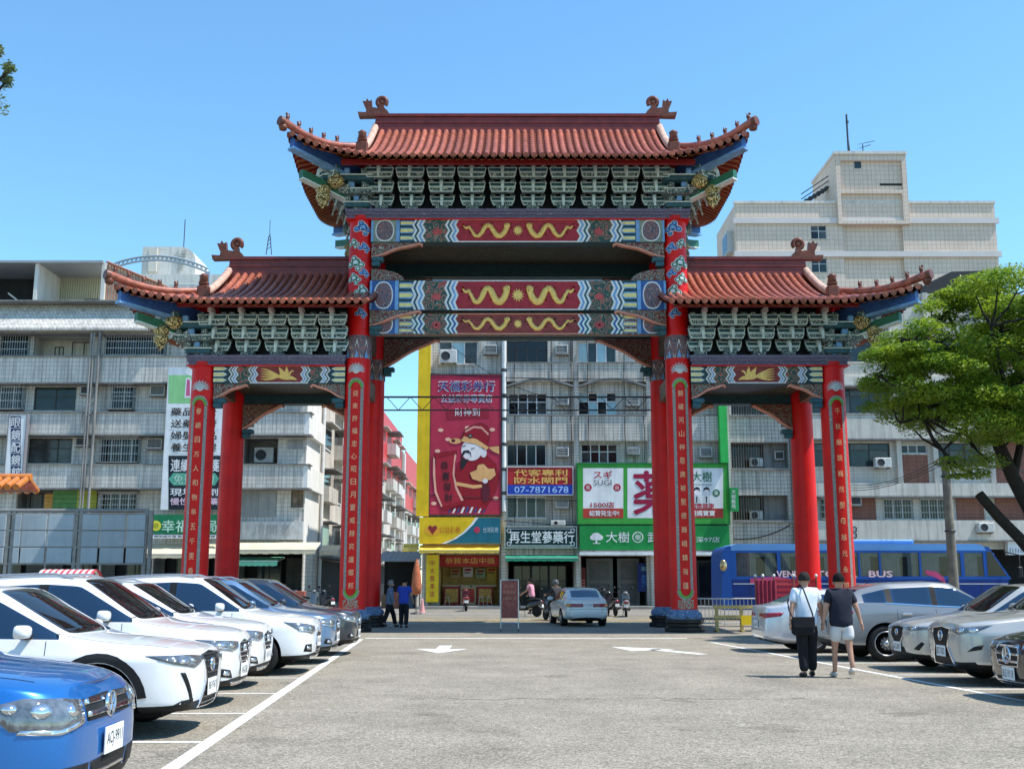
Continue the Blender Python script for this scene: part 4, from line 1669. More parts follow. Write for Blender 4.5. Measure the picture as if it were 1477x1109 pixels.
def window_ac(a, b, c, d, Y, label, dark=False, stick=.38):
 x0, x1, z0, z1 = rect(a, b, c, d, Y)
 t = thing('air_conditioner', label, 'air conditioner', ((x0 + x1) / 2, Y, z0), group='window air conditioners')
 w_, h = (x1 - x0) / 2, z1 - z0
 mb = MB()
 mb.bbox(-w_, w_, -stick, .12, 0, h, .02)
 mb.build('casing', AC_W, t)
 mb = MB()
 mb.box(-w_ + .05, w_ - .05, -stick - .006, -stick + .001, .05, h - .05)
 fo = mb.build('intake', AC_D, t)
 mb = MB()
 for k in range(5):
  z = .08 + (h - .16) * k / 4
  mb.box(-w_ + .05, w_ - .05, -stick - .014, -stick - .0065, z - .012, z + .012)
 tag(mb.build('louvres', AC_W if not dark else ALU_D, fo), kind='stuff')
 mb = MB()
 mb.box(-w_ - .05, w_ + .05, -stick * .9, .1, -.05, -.001)
 mb.build('shelf', CONC_D, t)
 return t
def split_ac(a, b, c, d, Y, label, dep=.35):
 """outdoor unit with a fan ring"""
 x0, x1, z0, z1 = rect(a, b, c, d, Y)
 t = thing('condenser_unit', label, 'air conditioner', ((x0 + x1) / 2, Y, z0))
 w_, h = (x1 - x0) / 2, z1 - z0
 mb = MB()
 mb.bbox(-w_, w_, -dep, 0, 0, h, .03)
 mb.build('casing', AC_W, t)
 r = min(h * .42, w_ * .6)
 mb = MB()
 mb.lathe([(r, 0), (r, -.02), (r * .93, -.025), (r * .93, 0)], 20, (-w_ * .3, -dep - .001, h * .5), axis='y')
 mb.build('fan_ring', AC_W, t)
 mb = MB()
 mb.lathe([(.0, 0), (r * .92, -.004)], 20, (-w_ * .3, -dep - .002, h * .5), axis='y')
 mb.build('fan', AC_D, t)
 mb = MB()
 for s_ in (-1, 1):
  mb.box(s_ * w_ * .7 - .03, s_ * w_ * .7 + .03, -dep, .02, -.06, .001)
 mb.box(-w_, w_, -.02, .03, -.06, -.03)
 mb.build('bracket', BAR_D, t)
 return t
class Sign:
 """a sign board with frame and printed fields, all at true depth on its wall"""
 def __init__(s, name, label, cat, a, b, c, d, Y, material, depth=.12, frame=None, fw=.05):
  s.Y = Y
  x0, x1, z0, z1 = rect(a, b, c, d, Y)
  s.t = thing(name, label, cat, ((x0 + x1) / 2, Y, z0))
  s.ox, s.oz = (x0 + x1) / 2, z0
  mb = MB()
  mb.box(x0 - s.ox, x1 - s.ox, 0, depth, 0, z1 - z0)
  s.board = mb.build('board', material, s.t)
  s.k = 0
  s.w, s.h = x1 - x0, z1 - z0
  if frame:
   mb = MB()
   hw, h = s.w / 2, s.h
   mb.box(-hw - fw, hw + fw, -.03, depth + .01, -fw, .0)
   mb.box(-hw - fw, hw + fw, -.03, depth + .01, h, h + fw)
   mb.box(-hw - fw, -hw, -.03, depth + .01, 0, h)
   mb.box(hw, hw + fw, -.03, depth + .01, 0, h)
   mb.build('frame', frame, s.t)
 def loc(s, px, py):
  x, z = P(px, py, s.Y)
  return x - s.ox, z - s.oz
 def field(s, pts, material, name='print', lvl=1):
  """printed polygon given by photo pixels"""
  mb = MB()
  q = [s.loc(*p) for p in pts]
  n = len(q)
  ar = sum(q[i][0] * q[(i + 1) % n][1] - q[(i + 1) % n][0] * q[i][1] for i in range(n))
  if ar < 0:
   q = q[::-1]
  s.k += 1
  y = -.003 * lvl - .0002 * s.k
  mb.poly([(x, y, z) for x, z in q])
  mb.build(name, material, s.t)
 def rectf(s, a, b, c, d, material, name='print', lvl=1):
  s.field([(a, b), (c, b), (c, d), (a, d)], material, name, lvl)
 def disc(s, px, py, r, material, name='print', lvl=2, ry=None, n=16):
  ry = ry or r
  s.field([(px + r * math.cos(2 * PI * k / n), py + ry * math.sin(2 * PI * k / n)) for k in range(n)], material, name, lvl)
 def text(s, st, a, b, c, d, material, lvl=5, bold=.0, slant=0.0):
  x0, z1 = s.loc(a, b)
  x1, z0 = s.loc(c, d)
  s.k += 1
  return text(st, s.t, (x0 + x1) / 2, -.003 * lvl - .0002 * s.k, (z0 + z1) / 2, x1 - x0, z1 - z0, material, bold=bold, slant=slant)
def ink(name, c, rough=.6):
 return mat(name + ' print', c, rough, var=.13, vs=1.3, streak=.16)
W_INK = ink('white', (.74, .75, .75))
K_INK = ink('black', (.02, .02, .025))
N_INK = ink('navy', (.04, .06, .22))
R_INK = ink('crimson', (.42, .02, .045))
G_INK = ink('green', (.02, .26, .07))
Y_INK = ink('yellow', (.78, .42, .02))
GO_INK = ink('golden', (.75, .45, .12))
# ------------------------------------------------ long grey block on the left
def left_block():
 Y = FACADE
 bl = thing('apartment_building', 'long grey tiled apartment block with stacked balconies behind the metal panel hoarding', 'building', (0, 0, 0))
 zt = P(0, 438, Y)[1]
 x0, x1 = P(-150, 500, Y)[0], P(443, 600, Y)[0]
 holes = []
 wins = [  # a b c d  cols rows frame glass grille
  (-70, 484, -8, 516, 3, 1, ALU_D, GL_D, BAR), (2, 484, 42, 516, 2, 1, ALU_D, GL_D, BAR), (153, 486, 240, 515, 4, 1, ALU_D, GL_D, BAR),
  (-60, 557, -12, 595, 2, 1, ALU_D, GL_D, BAR), (0, 557, 36, 592, 2, 1, ALU, GL_G, BAR), (50, 558, 108, 592, 2, 2, ALU_D, GL_T, None), (161, 557, 195, 592, 2, 2, ALU, GL_D, BAR),
  (42, 632, 102, 668, 3, 2, ALU_D, GL_G, None), (-60, 632, -5, 668, 2, 1, ALU_D, GL_D, BAR), (145, 632, 203, 668, 4, 1, ALU, GL_D, BAR), (145, 711, 198, 737, 4, 1, ALU, GL_D, BAR),
  (380, 564, 402, 592, 2, 1, ALU, GL_G, None), (420, 706, 437, 732, 2, 2, BAR_D, mat('rust stained glass', (.22, .16, .11), .3, var=.5, vs=4), None)]
 big = [(50, 484, 132, 516), (352, 632, 400, 669), (25, 706, 140, 738)]          # recessed balconies
 gnd = [(-145, 790, -75, 866), (-70, 790, 60, 866), (66, 790, 140, 866), (146, 790, 216, 866), (222, 790, 338, 866), (345, 790, 436, 866)]
 for w_ in wins:
  holes.append(rect(*w_[:4], Y))
 rec = [rect(*b_, Y) for b_ in big]
 gr = [rect(*b_, Y) for b_ in gnd]
 gr = [(a, b, FLOOR, d) for a, b, c, d in gr]
 mb = MB()
 facade(mb, x0, x1, 0, zt, Y, holes + rec + gr, .2)
 shell(mb, x0, x1, 0, zt, Y, Y + 4.6)
 mb.build('wall', T_GREY, bl)
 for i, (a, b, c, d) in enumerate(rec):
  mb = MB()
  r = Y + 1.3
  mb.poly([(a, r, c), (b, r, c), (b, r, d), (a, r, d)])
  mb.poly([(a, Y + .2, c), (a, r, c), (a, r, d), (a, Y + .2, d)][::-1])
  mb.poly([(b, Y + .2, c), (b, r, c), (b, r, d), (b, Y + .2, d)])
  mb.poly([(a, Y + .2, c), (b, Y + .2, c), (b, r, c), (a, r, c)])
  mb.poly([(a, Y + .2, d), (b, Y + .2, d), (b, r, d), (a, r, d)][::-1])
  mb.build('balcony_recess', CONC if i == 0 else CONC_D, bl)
 a, b, c, d = rec[0]
 window(bl, a + (b - a) * .5, a + (b - a) * .92, c + .02, d - .1, Y + 1.15, 2, 1, ALU_D, GL_D, None, False)
 window(bl, a + (b - a) * .2, a + (b - a) * .36, c + .05, c + (d - c) * .7, Y + 1.15, 2, 1, ALU_D, GL_D, None, False)
 a, b, c, d = rec[2]
 window(bl, a + .2, a + 1.6, c + .05, d - .1, Y + 1.15, 2, 1, ALU_D, GL_D, None, False)
 for i, w_ in enumerate(wins):
  window(bl, *rect(*w_[:4], Y), Y, w_[4], w_[5], w_[6], w_[7], w_[8])
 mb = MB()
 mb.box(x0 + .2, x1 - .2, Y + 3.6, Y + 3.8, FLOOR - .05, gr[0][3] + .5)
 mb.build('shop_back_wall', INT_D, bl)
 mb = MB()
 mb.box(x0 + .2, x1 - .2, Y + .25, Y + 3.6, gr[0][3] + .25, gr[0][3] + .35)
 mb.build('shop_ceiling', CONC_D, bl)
 rnd = random.Random(5)
 for a, b, c, d in gr:
  window(bl, a + .3, (a + b) / 2 - .1, FLOOR + .02, d - .4, Y + 3.2, 2, 1, ALU_D, GL_T, None, False)
  mb = MB()
  n = 14
  for k in range(n):
   z = FLOOR + .02 + (d - .5 - FLOOR) * k / n
   mb.box((a + b) / 2 + .2, b - .3, Y + 3.3, Y + 3.36 + .02 * (k % 2), z, z + (d - .5 - FLOOR) / n - .01)
  tag(mb.build('roller_shutter', mat('grey roller shutter', (.10, .10, .098), .6, metal=.2, var=.3, vs=2, streak=.3), bl), kind='stuff')
 for (p0, p1) in ((440, 483), (519, 555), (599, 629), (673, 705)):
  z1, z0 = P(0, p0, Y)[1], P(0, p1, Y)[1]
  mb = MB()
  if p0 == 440:
   mb.prism([(Y - .002, z0), (Y - 1.25, z0), (Y - 1.25, z0 + .12), (Y - .05, z1 - .01), (Y - .002, z1 - .01)], x0, P(236, 600, Y)[0], axis='x')
  else:
   mb.box(x0, P(340, 600, Y)[0], Y - .85, Y - .001, z0, z1)
  mb.build('spandrel', T_GREY, bl)
  mb = MB()
  mb.box(P(340, 600, Y)[0] + .01, x1 + .02, Y - .85, Y - .001, z0, z1)
  mb.build('spandrel', T_GREY, bl)
  mb = MB()
  mb.box(x1 + .021, x1 + .3, Y - .83, Y + 4.4, z0, z1)
  mb.build('side_spandrel', WSIDE, bl)
  mb = MB()
  mb.box(x0, x1 + .42, Y - .93, Y - .001, z1 - .001, z1 + .07)
  mb.box(x0, x1 + .42, Y - .9, Y - .001, z0 - .08, z0 + .001)
  mb.build('ledge', CONC_D, bl)
 mb = MB()
 mb.box(x1 + .002, x1 + .02, Y + .05, Y + 4.5, 3.5, zt - .1)
 mb.build('side_wall', WSIDE, bl)  # white sheet laid over the side to lighten it as sun would
 for k in range(2):
  a, b, c, d = rect(345 + k * 29, 706, 372 + k * 26, 745, Y)
  mb = MB()
  n = 12
  mb.box(a, b, Y - .06, Y - .002, c, d)
  for i in range(n):
   if k == 1:
    z = c + (d - c) * i / n
    mb.box(a + .04, b - .04, Y - .09, Y - .06, z + .02, z + (d - c) / n * .5)
   else:
    x = a + (b - a) * i / n
    mb.box(x + .01, x + (b - a) / n * .5, Y - .09, Y - .06, c + .04, d - .04)
  mb.build('louvred_panel', mat('grey metal louvre', (.33, .33, .32), .5, metal=.2, var=.1, vs=2, streak=.3), bl)
 a, b, c, d = rect(415, 632, 437, 648, Y)
 mb = MB()
 mb.box(a, b, Y - .03, Y - .001, c, d)
 mb.build('shutter', mat('grey metal louvre', (.33, .33, .32)), bl)
 mb = MB()
 mb.prism([(Y - .5, d - .05), (Y - .003, d + .2), (Y - .003, d + .14), (Y - .5, d - .1)], a - .15, b + .15, axis='x')
 mb.build('window_hood', CONC, bl)
 for px, r in ((146, .08), (134, .06), (138, .05)):
  x = P(px, 600, Y)[0]
  mb = MB()
  mb.tube([(x, Y - 1.0, P(px, 484, Y)[1]), (x, Y - 1.0, P(px, 742, Y)[1])], r, 8)
  mb.build('drain_pipe', CONC_D, bl)
 mb = MB()
 x, z = P(146, 598, Y)
 for dx, dz, r in ((-.45, -.1, .05), (-.7, .3, .04), (-.3, .9, .04)):
  mb.tube([(x + .02, Y - 1.0, z + dz + .3), (x + dx * .5, Y - 1.0, z + dz), (x + dx, Y - 1.0, z + dz - .1), (x + dx, Y - 1.0, z + dz - 1.2)], r, 6)
 tag(mb.build('pipe_offshoots', CONC_D, bl), kind='stuff')
 zr0, zr1 = zt, P(0, 381, Y)[1]
 xa, xb = P(-150, 400, Y)[0], P(52, 400, Y)[0]
 xc, xd = P(56, 400, Y)[0], P(147, 400, Y)[0]
 mb = MB()
 mb.box(xa, xd + .1, Y - .3, Y + 4.5, zr1, zr1 + .14)
 mb.build('terrace_roof', mat('grey sheet roof', (.34, .35, .36), .5, metal=.3, var=.1, vs=1), bl)
 for i in range(16):
  pass
 mb = MB()
 mb.box(xa, xb, Y + 3.2, Y + 3.3, zr0, zr1)
 mb.build('shed_back', INT_D, bl)
 mb = MB()
 n = 26
 for i in range(n):
  x = xc + (xd - xc) * i / n
  mb.box(x, x + (xd - xc) / n * .5, Y + 2.92, Y + 3.0, zr0, zr1)
 mb.box(xc, xd, Y + 3.0, Y + 3.1, zr0, zr1)
 mb.build('terrace_back_wall', CREAM, bl)
 mb = MB()
 mb.box(xb - .05, xc, Y - .1, Y + 3.2, zr0, zr1)
 mb.build('terrace_side_wall', CONC_L, bl)
 mb = MB()
 mb.box(xd, xd + .22, Y - .1, Y + .15, zr0, zr1)
 mb.build('terrace_post', CONC_L, bl)
 window(bl, xc + (xd - xc) * .42, xc + (xd - xc) * .8, zr0 + .3, zr0 + 1.05, Y + 2.8, 2, 1, ALU_D, GL_D, None, False)
 mb = MB()
 p0 = P(12, 423, Y + 1)
 p1 = P(30, 437, Y + 1)
 mb.tube([(p0[0], Y + 1, p0[1]), (p1[0], Y + 1, p1[1])], .05, 6)
 mb.build('loose_pole', CONC_L, bl)
 mb = MB()
 xe = P(236, 412, Y)[0]
 n = 40
 for i in range(n):
  f0 = i / n
  x = xd + .25 + (xe - xd) * f0
  top = zr1 + .1 - (0 if f0 < .0 else f0 * 1.45)
  mb.m(i % 2).box(x, x + (xe - xd) / n * .97, Y + .1 + .06 * (i % 2), Y + .25, zr0, top)
 mb.build('ribbed_screen', [mat('rusty sheet', (.42, .22, .14), .7, var=.25, vs=3, streak=.3), mat('pale sheet', (.62, .53, .45), .6, var=.15, vs=3)], bl)
 mb = MB()
 mb.tube([(xd + .2, Y + .05, zr1 + .16), (xe, Y + .05, zr1 + .16 - 1.45), (xe + .4, Y + .05, zr0 + .02)], .07, 6)
 mb.build('screen_rail', mat('rusty rail', (.30, .13, .08), .7, var=.2, vs=3), bl)
 return bl
left_block()
Lb = 'on the long grey block with balconies'
window_ac(120, 558, 137, 570, FACADE - .0, 'window air conditioner left of the white drain pipe, upper of two', True)
window_ac(113, 632, 131, 644, FACADE, 'window air conditioner left of the white drain pipe, lower of two', True)
window_ac(220, 557, 240, 572, FACADE, 'blue faced window air conditioner beside the green topped pharmacy board')
window_ac(215, 633, 236, 648, FACADE, 'brown window air conditioner level with the white text on the pharmacy board')
split_ac(369, 646, 396, 668, FACADE + 1.0, 'white condenser with round fan inside the dark balcony opening')
for (a, b, c, d, cl, lab) in ((78, 706, 112, 737, (.10, .24, .08), 'green plastic crate stack on the low balcony'), (113, 706, 140, 737, (.40, .42, .06), 'yellow green slatted crate on the low balcony'), (66, 712, 77, 737, (.5, .26, .06), 'orange board standing on the low balcony')):
 x0, x1, z0, z1 = rect(a, b, c, d, FACADE + .4)
 z0 = rect(25, 706, 140, 738, FACADE)[2]
 t = thing('storage_crate', lab, 'crate', ((x0 + x1) / 2, FACADE + .5, z0))
 m_ = mat(lab, cl, .5, var=.2, vs=3)
 hw, h = (x1 - x0) / 2, z1 - z0
 n = 5
 for k in range(n):
  mb = MB()
  mb.bbox(-hw, hw, -.25, .25, h * k / n + (.0 if k else 0), h * (k + 1) / n - .03, .02)
  mb.box(-hw + .03, hw - .03, -.22, .22, h * (k + 1) / n - .03, h * (k + 1) / n + .001)
  mb.build('tray', m_, t)
s = Sign('pharmacy_sign', 'tall pharmacy board with green top and black lower half on the grey block', 'sign', 243, 530, 319, 735, FACADE - 1.2, W_INK, .25)
s.rectf(243, 530, 319, 582, ink('mint', (.26, .55, .24)))
s.rectf(243, 530, 319, 541, ink('pale cloud', (.55, .62, .66)))
s.disc(292, 536, 26, W_INK, ry=8)
for k in range(4):
 s.field([(268 + k * 7, 545 + 4 * (k % 2)), (275 + k * 7, 545), (276 + k * 7, 573), (266 + k * 7, 574)], W_INK, lvl=2)
 s.field([(270 + k * 7, 547 + 4 * (k % 2)), (274 + k * 7, 548), (274 + k * 7, 571), (268 + k * 7, 571)], ink('rose', (.55, .10, .22)), lvl=3)
s.rectf(243, 657, 319, 735, ink('ink blue black', (.015, .022, .03)))
for k, tx in enumerate(('藥品齊全', '送藥到府', '婦嬰用品', '養生保健')):
 s.text(tx, 247, 588 + k * 17, 312, 600 + k * 17, K_INK, bold=.012)
 s.rectf(245, 603 + k * 17, 316, 603.6 + k * 17, ink('pale blue', (.45, .55, .62)))
s.text('連續處方箋', 247, 662, 316, 680, W_INK, bold=.012)
s.field([(250, 682), (310, 682), (316, 690), (310, 700), (250, 700), (243, 691)], ink('jade', (.10, .36, .26)), lvl=2)
s.text('免費諮詢', 251, 684, 308, 698, ink('mint pale', (.5, .72, .58)), lvl=6)
s.text('現場調劑', 246, 704, 314, 715, W_INK, bold=.012)
s.text('慢性病領藥', 246, 718, 314, 728, ink('pink', (.78, .55, .66)), bold=.012)
s = Sign('pharmacy_fascia', 'green pharmacy fascia with round yellow emblem above the cream awning', 'sign', 217, 742, 318, 770, FACADE - 1.25, ink('deep green', (.01, .17, .07)), .3)
s.disc(225, 758, 7.5, ink('lemon', (.70, .62, .05)))
s.disc(225, 758, 4, ink('olive', (.35, .36, .03)), lvl=3)
s.text('幸福藥局', 234, 750, 312, 767, ink('mint pale', (.5, .72, .58)), bold=.01)
s = Sign('price_strip', 'thin white strip of small print under the green pharmacy fascia', 'sign', 217, 771, 318, 776, FACADE - 1.23, W_INK, .2)
s.text('健保處方箋 醫療器材 營養保健', 222, 772, 310, 775.2, K_INK)
s = Sign('faded_sign', 'cracked white sign band with faded letters above the cream awning', 'sign', 345, 752, 436, 778, FACADE - .35, mat('cracked white panel', (.50, .50, .49), .7, var=.2, vs=2, streak=.45), .3)
for k, tx in enumerate('川閣苑'):
 s.text(tx, 366 + k * 19, 757, 380 + k * 19, 772, ink('faded grey', (.33, .33, .33)))
s = Sign('vertical_sign', 'narrow white upright sign with navy characters', 'sign', 14, 598, 31, 692, FACADE - 1.5, W_INK, .3, mat('grey sign frame', (.2, .2, .22), .5))
for k, tx in enumerate('眼鏡配鏡館'):
 s.rectf(15.5, 600 + k * 18, 30, 617 + k * 18, ink('dark navy', (.02, .03, .09)))
 s.text(tx, 17, 602 + k * 18, 29, 616 + k * 18, W_INK, bold=.01)
mb = MB()
q = P(32, 605, FACADE - 1)
for dz in (0, -1.2, -2.8):
 mb.box(q[0] - .2, q[0] + .7, FACADE - 1.4, FACADE - .84, q[1] + dz - .03, q[1] + dz + .03)
tag(mb.build('sign_arm', STEEL, s.t), kind='stuff')
def awning(a, b, c, d, Y, out, label, m, valance=.25, par=None, name='awning', ribs=4):
 """sloping cloth awning with valance and frame"""
 x0, x1, z0, z1 = rect(a, b, c, d, Y)
 t = thing(name, label, 'awning', ((x0 + x1) / 2, Y, z0))
 hw, h = (x1 - x0) / 2, z1 - z0
 mb = MB()
 n = 16
 vs, fs = [], []
 for i in range(n + 1):
  x = -hw + 2 * hw * i / n
  for j in range(5):
   f = j / 4
   sag = -.05 * math.sin(f * PI) * (1 if i % 4 else .2)
   vs.append((x, -out * f, h - (h - valance) * f + sag))
 for i in range(n):
  for j in range(4):
   fs.append((i * 5 + j, i * 5 + j + 1, (i + 1) * 5 + j + 1, (i + 1) * 5 + j))
 mb.faces(vs, fs, True)
 mb.faces([(p[0], p[1], p[2] - .015) for p in vs], [f[::-1] for f in fs], True)
 mb.build('canopy', m, t)
 mb = MB()
 for i in range(n):
  xa, xb = -hw + 2 * hw * i / n, -hw + 2 * hw * (i + 1) / n
  mb.box(xa, xb, -out - .012, -out, .02 * (i % 2), valance)
 mb.build('valance', m, t)
 mb = MB()
 for i in range(ribs + 1):
  x = -hw + 2 * hw * i / ribs
  mb.tube([(x, 0, h - .06), (x, -out, valance - .06)], .02, 5)
 mb.tube([(-hw, -out, valance - .03), (hw, -out, valance - .03)], .02, 5)
 mb.build('awning_frame', BAR, t)
 return t
CRM = mat('grubby cream canvas', (.62, .54, .38), .8, var=.15, vs=1.2, streak=.2)
awning(345, 782, 462, 800, FACADE - .45, 1.6, 'cream canvas awning below the faded white sign band', CRM)
awning(215, 784, 340, 806, FACADE - .45, 1.6, 'grubby cream awning below the green pharmacy fascia', CRM)
awning(345, 803, 410, 817, FACADE - .2, 1.9, 'mint green cloth under the cream awning', mat('mint canvas', (.12, .38, .26), .8, var=.12, vs=2), .3)
awning(466, 786, 492, 801, FACADE + 4.3, 1.2, 'short cream awning at the alley corner', CRM)
# ------------------------------------------------ alley houses behind the left block
XA = P(463, 600, 66.6)[0]
def alley_house(label, x, y0, y1, ztop, m, rows, rnd_seed, accent=None, pxw=9.0):
 rnd = random.Random(rnd_seed)
 t = thing('alley_house', label, 'building')
 mb = MB()
 mb.box(x - pxw, x, y0, y1, 0, ztop)
 mb.build('wall', m, t)
 if accent:
  mb = MB()
  mb.box(x + .002, x + .08, y0 + accent[0] * (y1 - y0), y1 - .05, ztop * accent[1], ztop + .3)
  mb.build('coloured_panel', accent[2], t)
 fl = 3.06
 nfl = int((ztop - 3.2) / fl)
 for f in range(nfl):
  z = 3.6 + f * fl
  nb = max(2, int((y1 - y0) / 4))
  for k in range(nb):
   ya = y0 + (y1 - y0) * (k + .12) / nb
   yb = y0 + (y1 - y0) * (k + .88) / nb
   kind = rnd.random()
   if kind < .5:       # caged balcony box
    mb = MB()
    dpt = .5 + rnd.random() * .35
    mb.box(x, x + dpt, ya, yb, z - .2, z + .75)
    mb.build('balcony', CONC_L if rnd.random() < .6 else CONC, t)
    mb = MB()
    mb.box(x - .02, x + dpt + .35, ya - .1, yb + .1, z + 1.75, z + 1.83)
    mb.build('balcony_hood', CONC_D, t)
    mb = MB()
    for i in range(9):
     yy = ya + (yb - ya) * i / 8
     mb.box(x + dpt - .04, x + dpt - .02, yy - .015, yy + .015, z + .75, z + 1.75)
    tag(mb.build('balcony_bars', BAR_D, t), kind='stuff')
    mb = MB()
    mb.box(x, x + .012, ya + .3, yb - .3, z + .3, z + 1.7)
    mb.build('window', GL_D, t)
   else:
    mb = MB()
    mb.box(x, x + .06, ya + .3, yb - .3, z + .1, z + 1.5)
    wo = mb.build('window', ALU, t)
    mb = MB()
    mb.box(x + .06, x + .07, ya + .4, yb - .4, z + .2, z + 1.4)
    mb.build('pane', GL_D, wo)
    mb = MB()
    mb.box(x, x + .6, ya + .1, yb - .1, z + 1.62, z + 1.70)
    mb.build('window_hood', CONC, t)
 mb = MB()
 mb.box(x, x + .9, y0 + .3, y1 - .3, 3.0, 3.15)
 mb.build('shop_canopy', CONC_D, t)
 mb = MB()
 mb.box(x, x + .05, y0 + .5, y1 - .5, .02, 2.9)
 mb.build('shop_front', INT_D, t)
 mb = MB()
 yy = y0 + .4
 mb.tube([(x + .12, yy, .3), (x + .12, yy, ztop - .2)], .11, 8)
 mb.build('drain_pipe', WPIPE, t)
 return t
alley_house('off white corner house right behind the long grey block', XA, 66.7, 76, 16.4, CONC, 4, 2)
alley_house('grey white alley house with caged balconies beside the drain pipe', XA + .55, 76.2, 90, 15.2, mat('greyed white render', (.48, .45, .41), .8, var=.12, vs=.7, streak=.3), 4, 9)
alley_house('alley house with tall red side panel', XA + .75, 90.2, 108, 15.6, CONC, 4, 14, (.05, .66, mat('signal red panel', (.55, .03, .03), .45, var=.08, vs=1)))
alley_house('last alley house with pink red panel at the end of the lane', XA + .95, 108.2, 128, 14.4, CONC, 4, 23, (.1, .62, mat('signal red panel', (.55, .03, .03))))
# ------------------------------------------------ the row of shops in the middle
def mid_row():
 Y = FACADE
 t = thing('apartment_building', 'stained grey tiled row with arched windows and large shop signs', 'building')
 x0, x1 = P(612, 600, Y)[0], P(1050, 600, Y)[0]
 zt = P(0, 462, Y)[1]
 wins = [
  (633, 492, 689, 525, 3, 1, ALU, GL_G, None, GL_B), (731, 490, 790, 525, 4, 2, ALU_D, GL_D, None, None), (833, 493, 889, 525, 4, 1, ALU, GL_B, None, GL_T), (940, 493, 990, 525, 3, 1, ALU, GL_D, None, None),
  (733, 567, 789, 598, 4, 2, ALU, GL_D, None, GL_G), (834, 566, 890, 598, 4, 2, ALU, GL_D, None, GL_B), (940, 566, 995, 598, 4, 2, ALU, GL_D, None, GL_G),
  (731, 640, 788, 672, 4, 1, ALU, GL_T, None, GL_D), (838, 640, 891, 668, 4, 2, ALU, GL_G, None, GL_D), (940, 640, 998, 668, 4, 2, ALU, GL_D, None, GL_G),
  (731, 716, 788, 747, 4, 1, ALU, GL_T, None, GL_G)]
 acs = [(801, 499, 819, 512), ]
 gnd = [(634, 799, 720, 866), (733, 808, 828, 866), (838, 802, 934, 866), (940, 802, 1046, 866)]
 holes = [rect(*w_[:4], Y) for w_ in wins]
 gr = [(a, b, FLOOR, d) for a, b, c, d in [rect(*g_, Y) for g_ in gnd]]
 mb = MB()
 facade(mb, x0, x1, 0, zt, Y, holes + gr, .22)
 shell(mb, x0, x1, 0, zt, Y, Y + 13)
 mb.build('wall', T_GREY2, t)
 for w_ in wins:
  window(t, *rect(*w_[:4], Y), Y, w_[4], w_[5], w_[6], w_[7], w_[8], True, w_[9])
 for px in (617, 727, 831, 936, 1046):
  xa, xb = P(px - 4, 600, Y)[0], P(px + 4, 600, Y)[0]
  mb = MB()
  mb.box(xa, xb, Y - .3, Y - .001, FLOOR - .1, zt + .2)
  mb.build('pilaster', T_GREY2, t)
 for (a, c) in ((731, 826), (834, 931), (940, 1042)):
  xa, xb = P(a, 558, Y)[0], P(c, 558, Y)[0]
  z0 = P(0, 560, Y)[1]
  n = 14
  up, lo = [], []
  for k in range(n + 1):
   f = k / n
   x = xa + (xb - xa) * f
   up.append((x, z0 + .10 + .42 * math.sin(f * PI)))
   lo.append((x, z0 + .0 + .42 * math.sin(f * PI)))
  mb = MB()
  for k in range(n):
   mb.prism([lo[k], lo[k + 1], up[k + 1], up[k]], Y - .5, Y - .002)
  mb.build('arch_hood', CONC_D, t)
  for (p0, p1) in ((526, 552), (601, 637), (674, 712)):
   z1_, z0_ = P(0, p0, Y)[1], P(0, p1, Y)[1]
   mb = MB()
   mb.box(xa, xb, Y - .42, Y - .002, z0_, z1_)
   mb.build('spandrel', T_GREY2, t)
   mb = MB()
   mb.box(xa, xb, Y - .48, Y - .001, z1_, z1_ + .06)
   mb.build('ledge', CONC_D, t)
 mb = MB()
 xx = P(727, 600, Y)[0]
 mb.tube([(xx, Y - .42, P(0, 486, Y)[1]), (xx, Y - .42, P(0, 738, Y)[1])], .13, 10)
 po = mb.build('downpipe', WPIPE, t)
 for py in (536, 572, 606, 642, 678, 712):
  z = P(0, py, Y)[1]
  mb = MB()
  mb.lathe([(.15, -.09), (.16, -.05), (.16, .05), (.15, .09)], 10, (xx, Y - .42, z))
  mb.build('pipe_clamp', STEEL, po)
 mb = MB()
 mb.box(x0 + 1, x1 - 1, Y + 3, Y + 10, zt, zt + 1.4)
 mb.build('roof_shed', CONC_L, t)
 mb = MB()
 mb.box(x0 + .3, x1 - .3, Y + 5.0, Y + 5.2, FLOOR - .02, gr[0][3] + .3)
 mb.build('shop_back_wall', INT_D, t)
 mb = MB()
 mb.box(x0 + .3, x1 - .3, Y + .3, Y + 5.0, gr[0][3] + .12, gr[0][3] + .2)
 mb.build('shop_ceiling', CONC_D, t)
 for px in (727, 831, 936):
  xx = P(px, 800, Y)[0]
  mb = MB()
  mb.box(xx - .08, xx + .08, Y + .25, Y + 4.99, FLOOR - .01, gr[0][3] + .11)
  mb.build('party_wall', CONC_D, t)
 a, b, c, d = gr[2]
 dm = mat('grey green panelled door', (.13, .13, .115), .5, var=.15, vs=2)
 for k in range(2):
  xa, xb = a + .35 + k * 1.75, a + 1.85 + k * 1.5
  mb = MB()
  mb.box(xa, xb, Y + .9, Y + 1.0, FLOOR, d - .1)
  do = mb.build('door', dm, t)
  for q in range(2):
   mb = MB()
   zz0 = FLOOR + .15 + q * 1.25
   mb.box(xa + .2, xb - .2, Y + .87, Y + .899, zz0, zz0 + 1.05)
   mb.build('door_panel', mat('door inset panel', (.09, .09, .085), .5, var=.2, vs=3), do)
 a, b, c, d = gr[1]
 for k in range(3):
  xa = a + .3 + (b - a - .6) * k / 3
  window(t, xa, xa + (b - a - .6) / 3 - .04, FLOOR + .02, d - .25, Y + 1.6, 2, 2, ALU_D, GL_D, None, False, GL_T)
 a, b, c, d = gr[3]
 window(t, a + 1.2, b - .4, FLOOR + .02, d - .2, Y + 1.2, 3, 1, ALU_D, GL_D, None, False)
 return t, gr
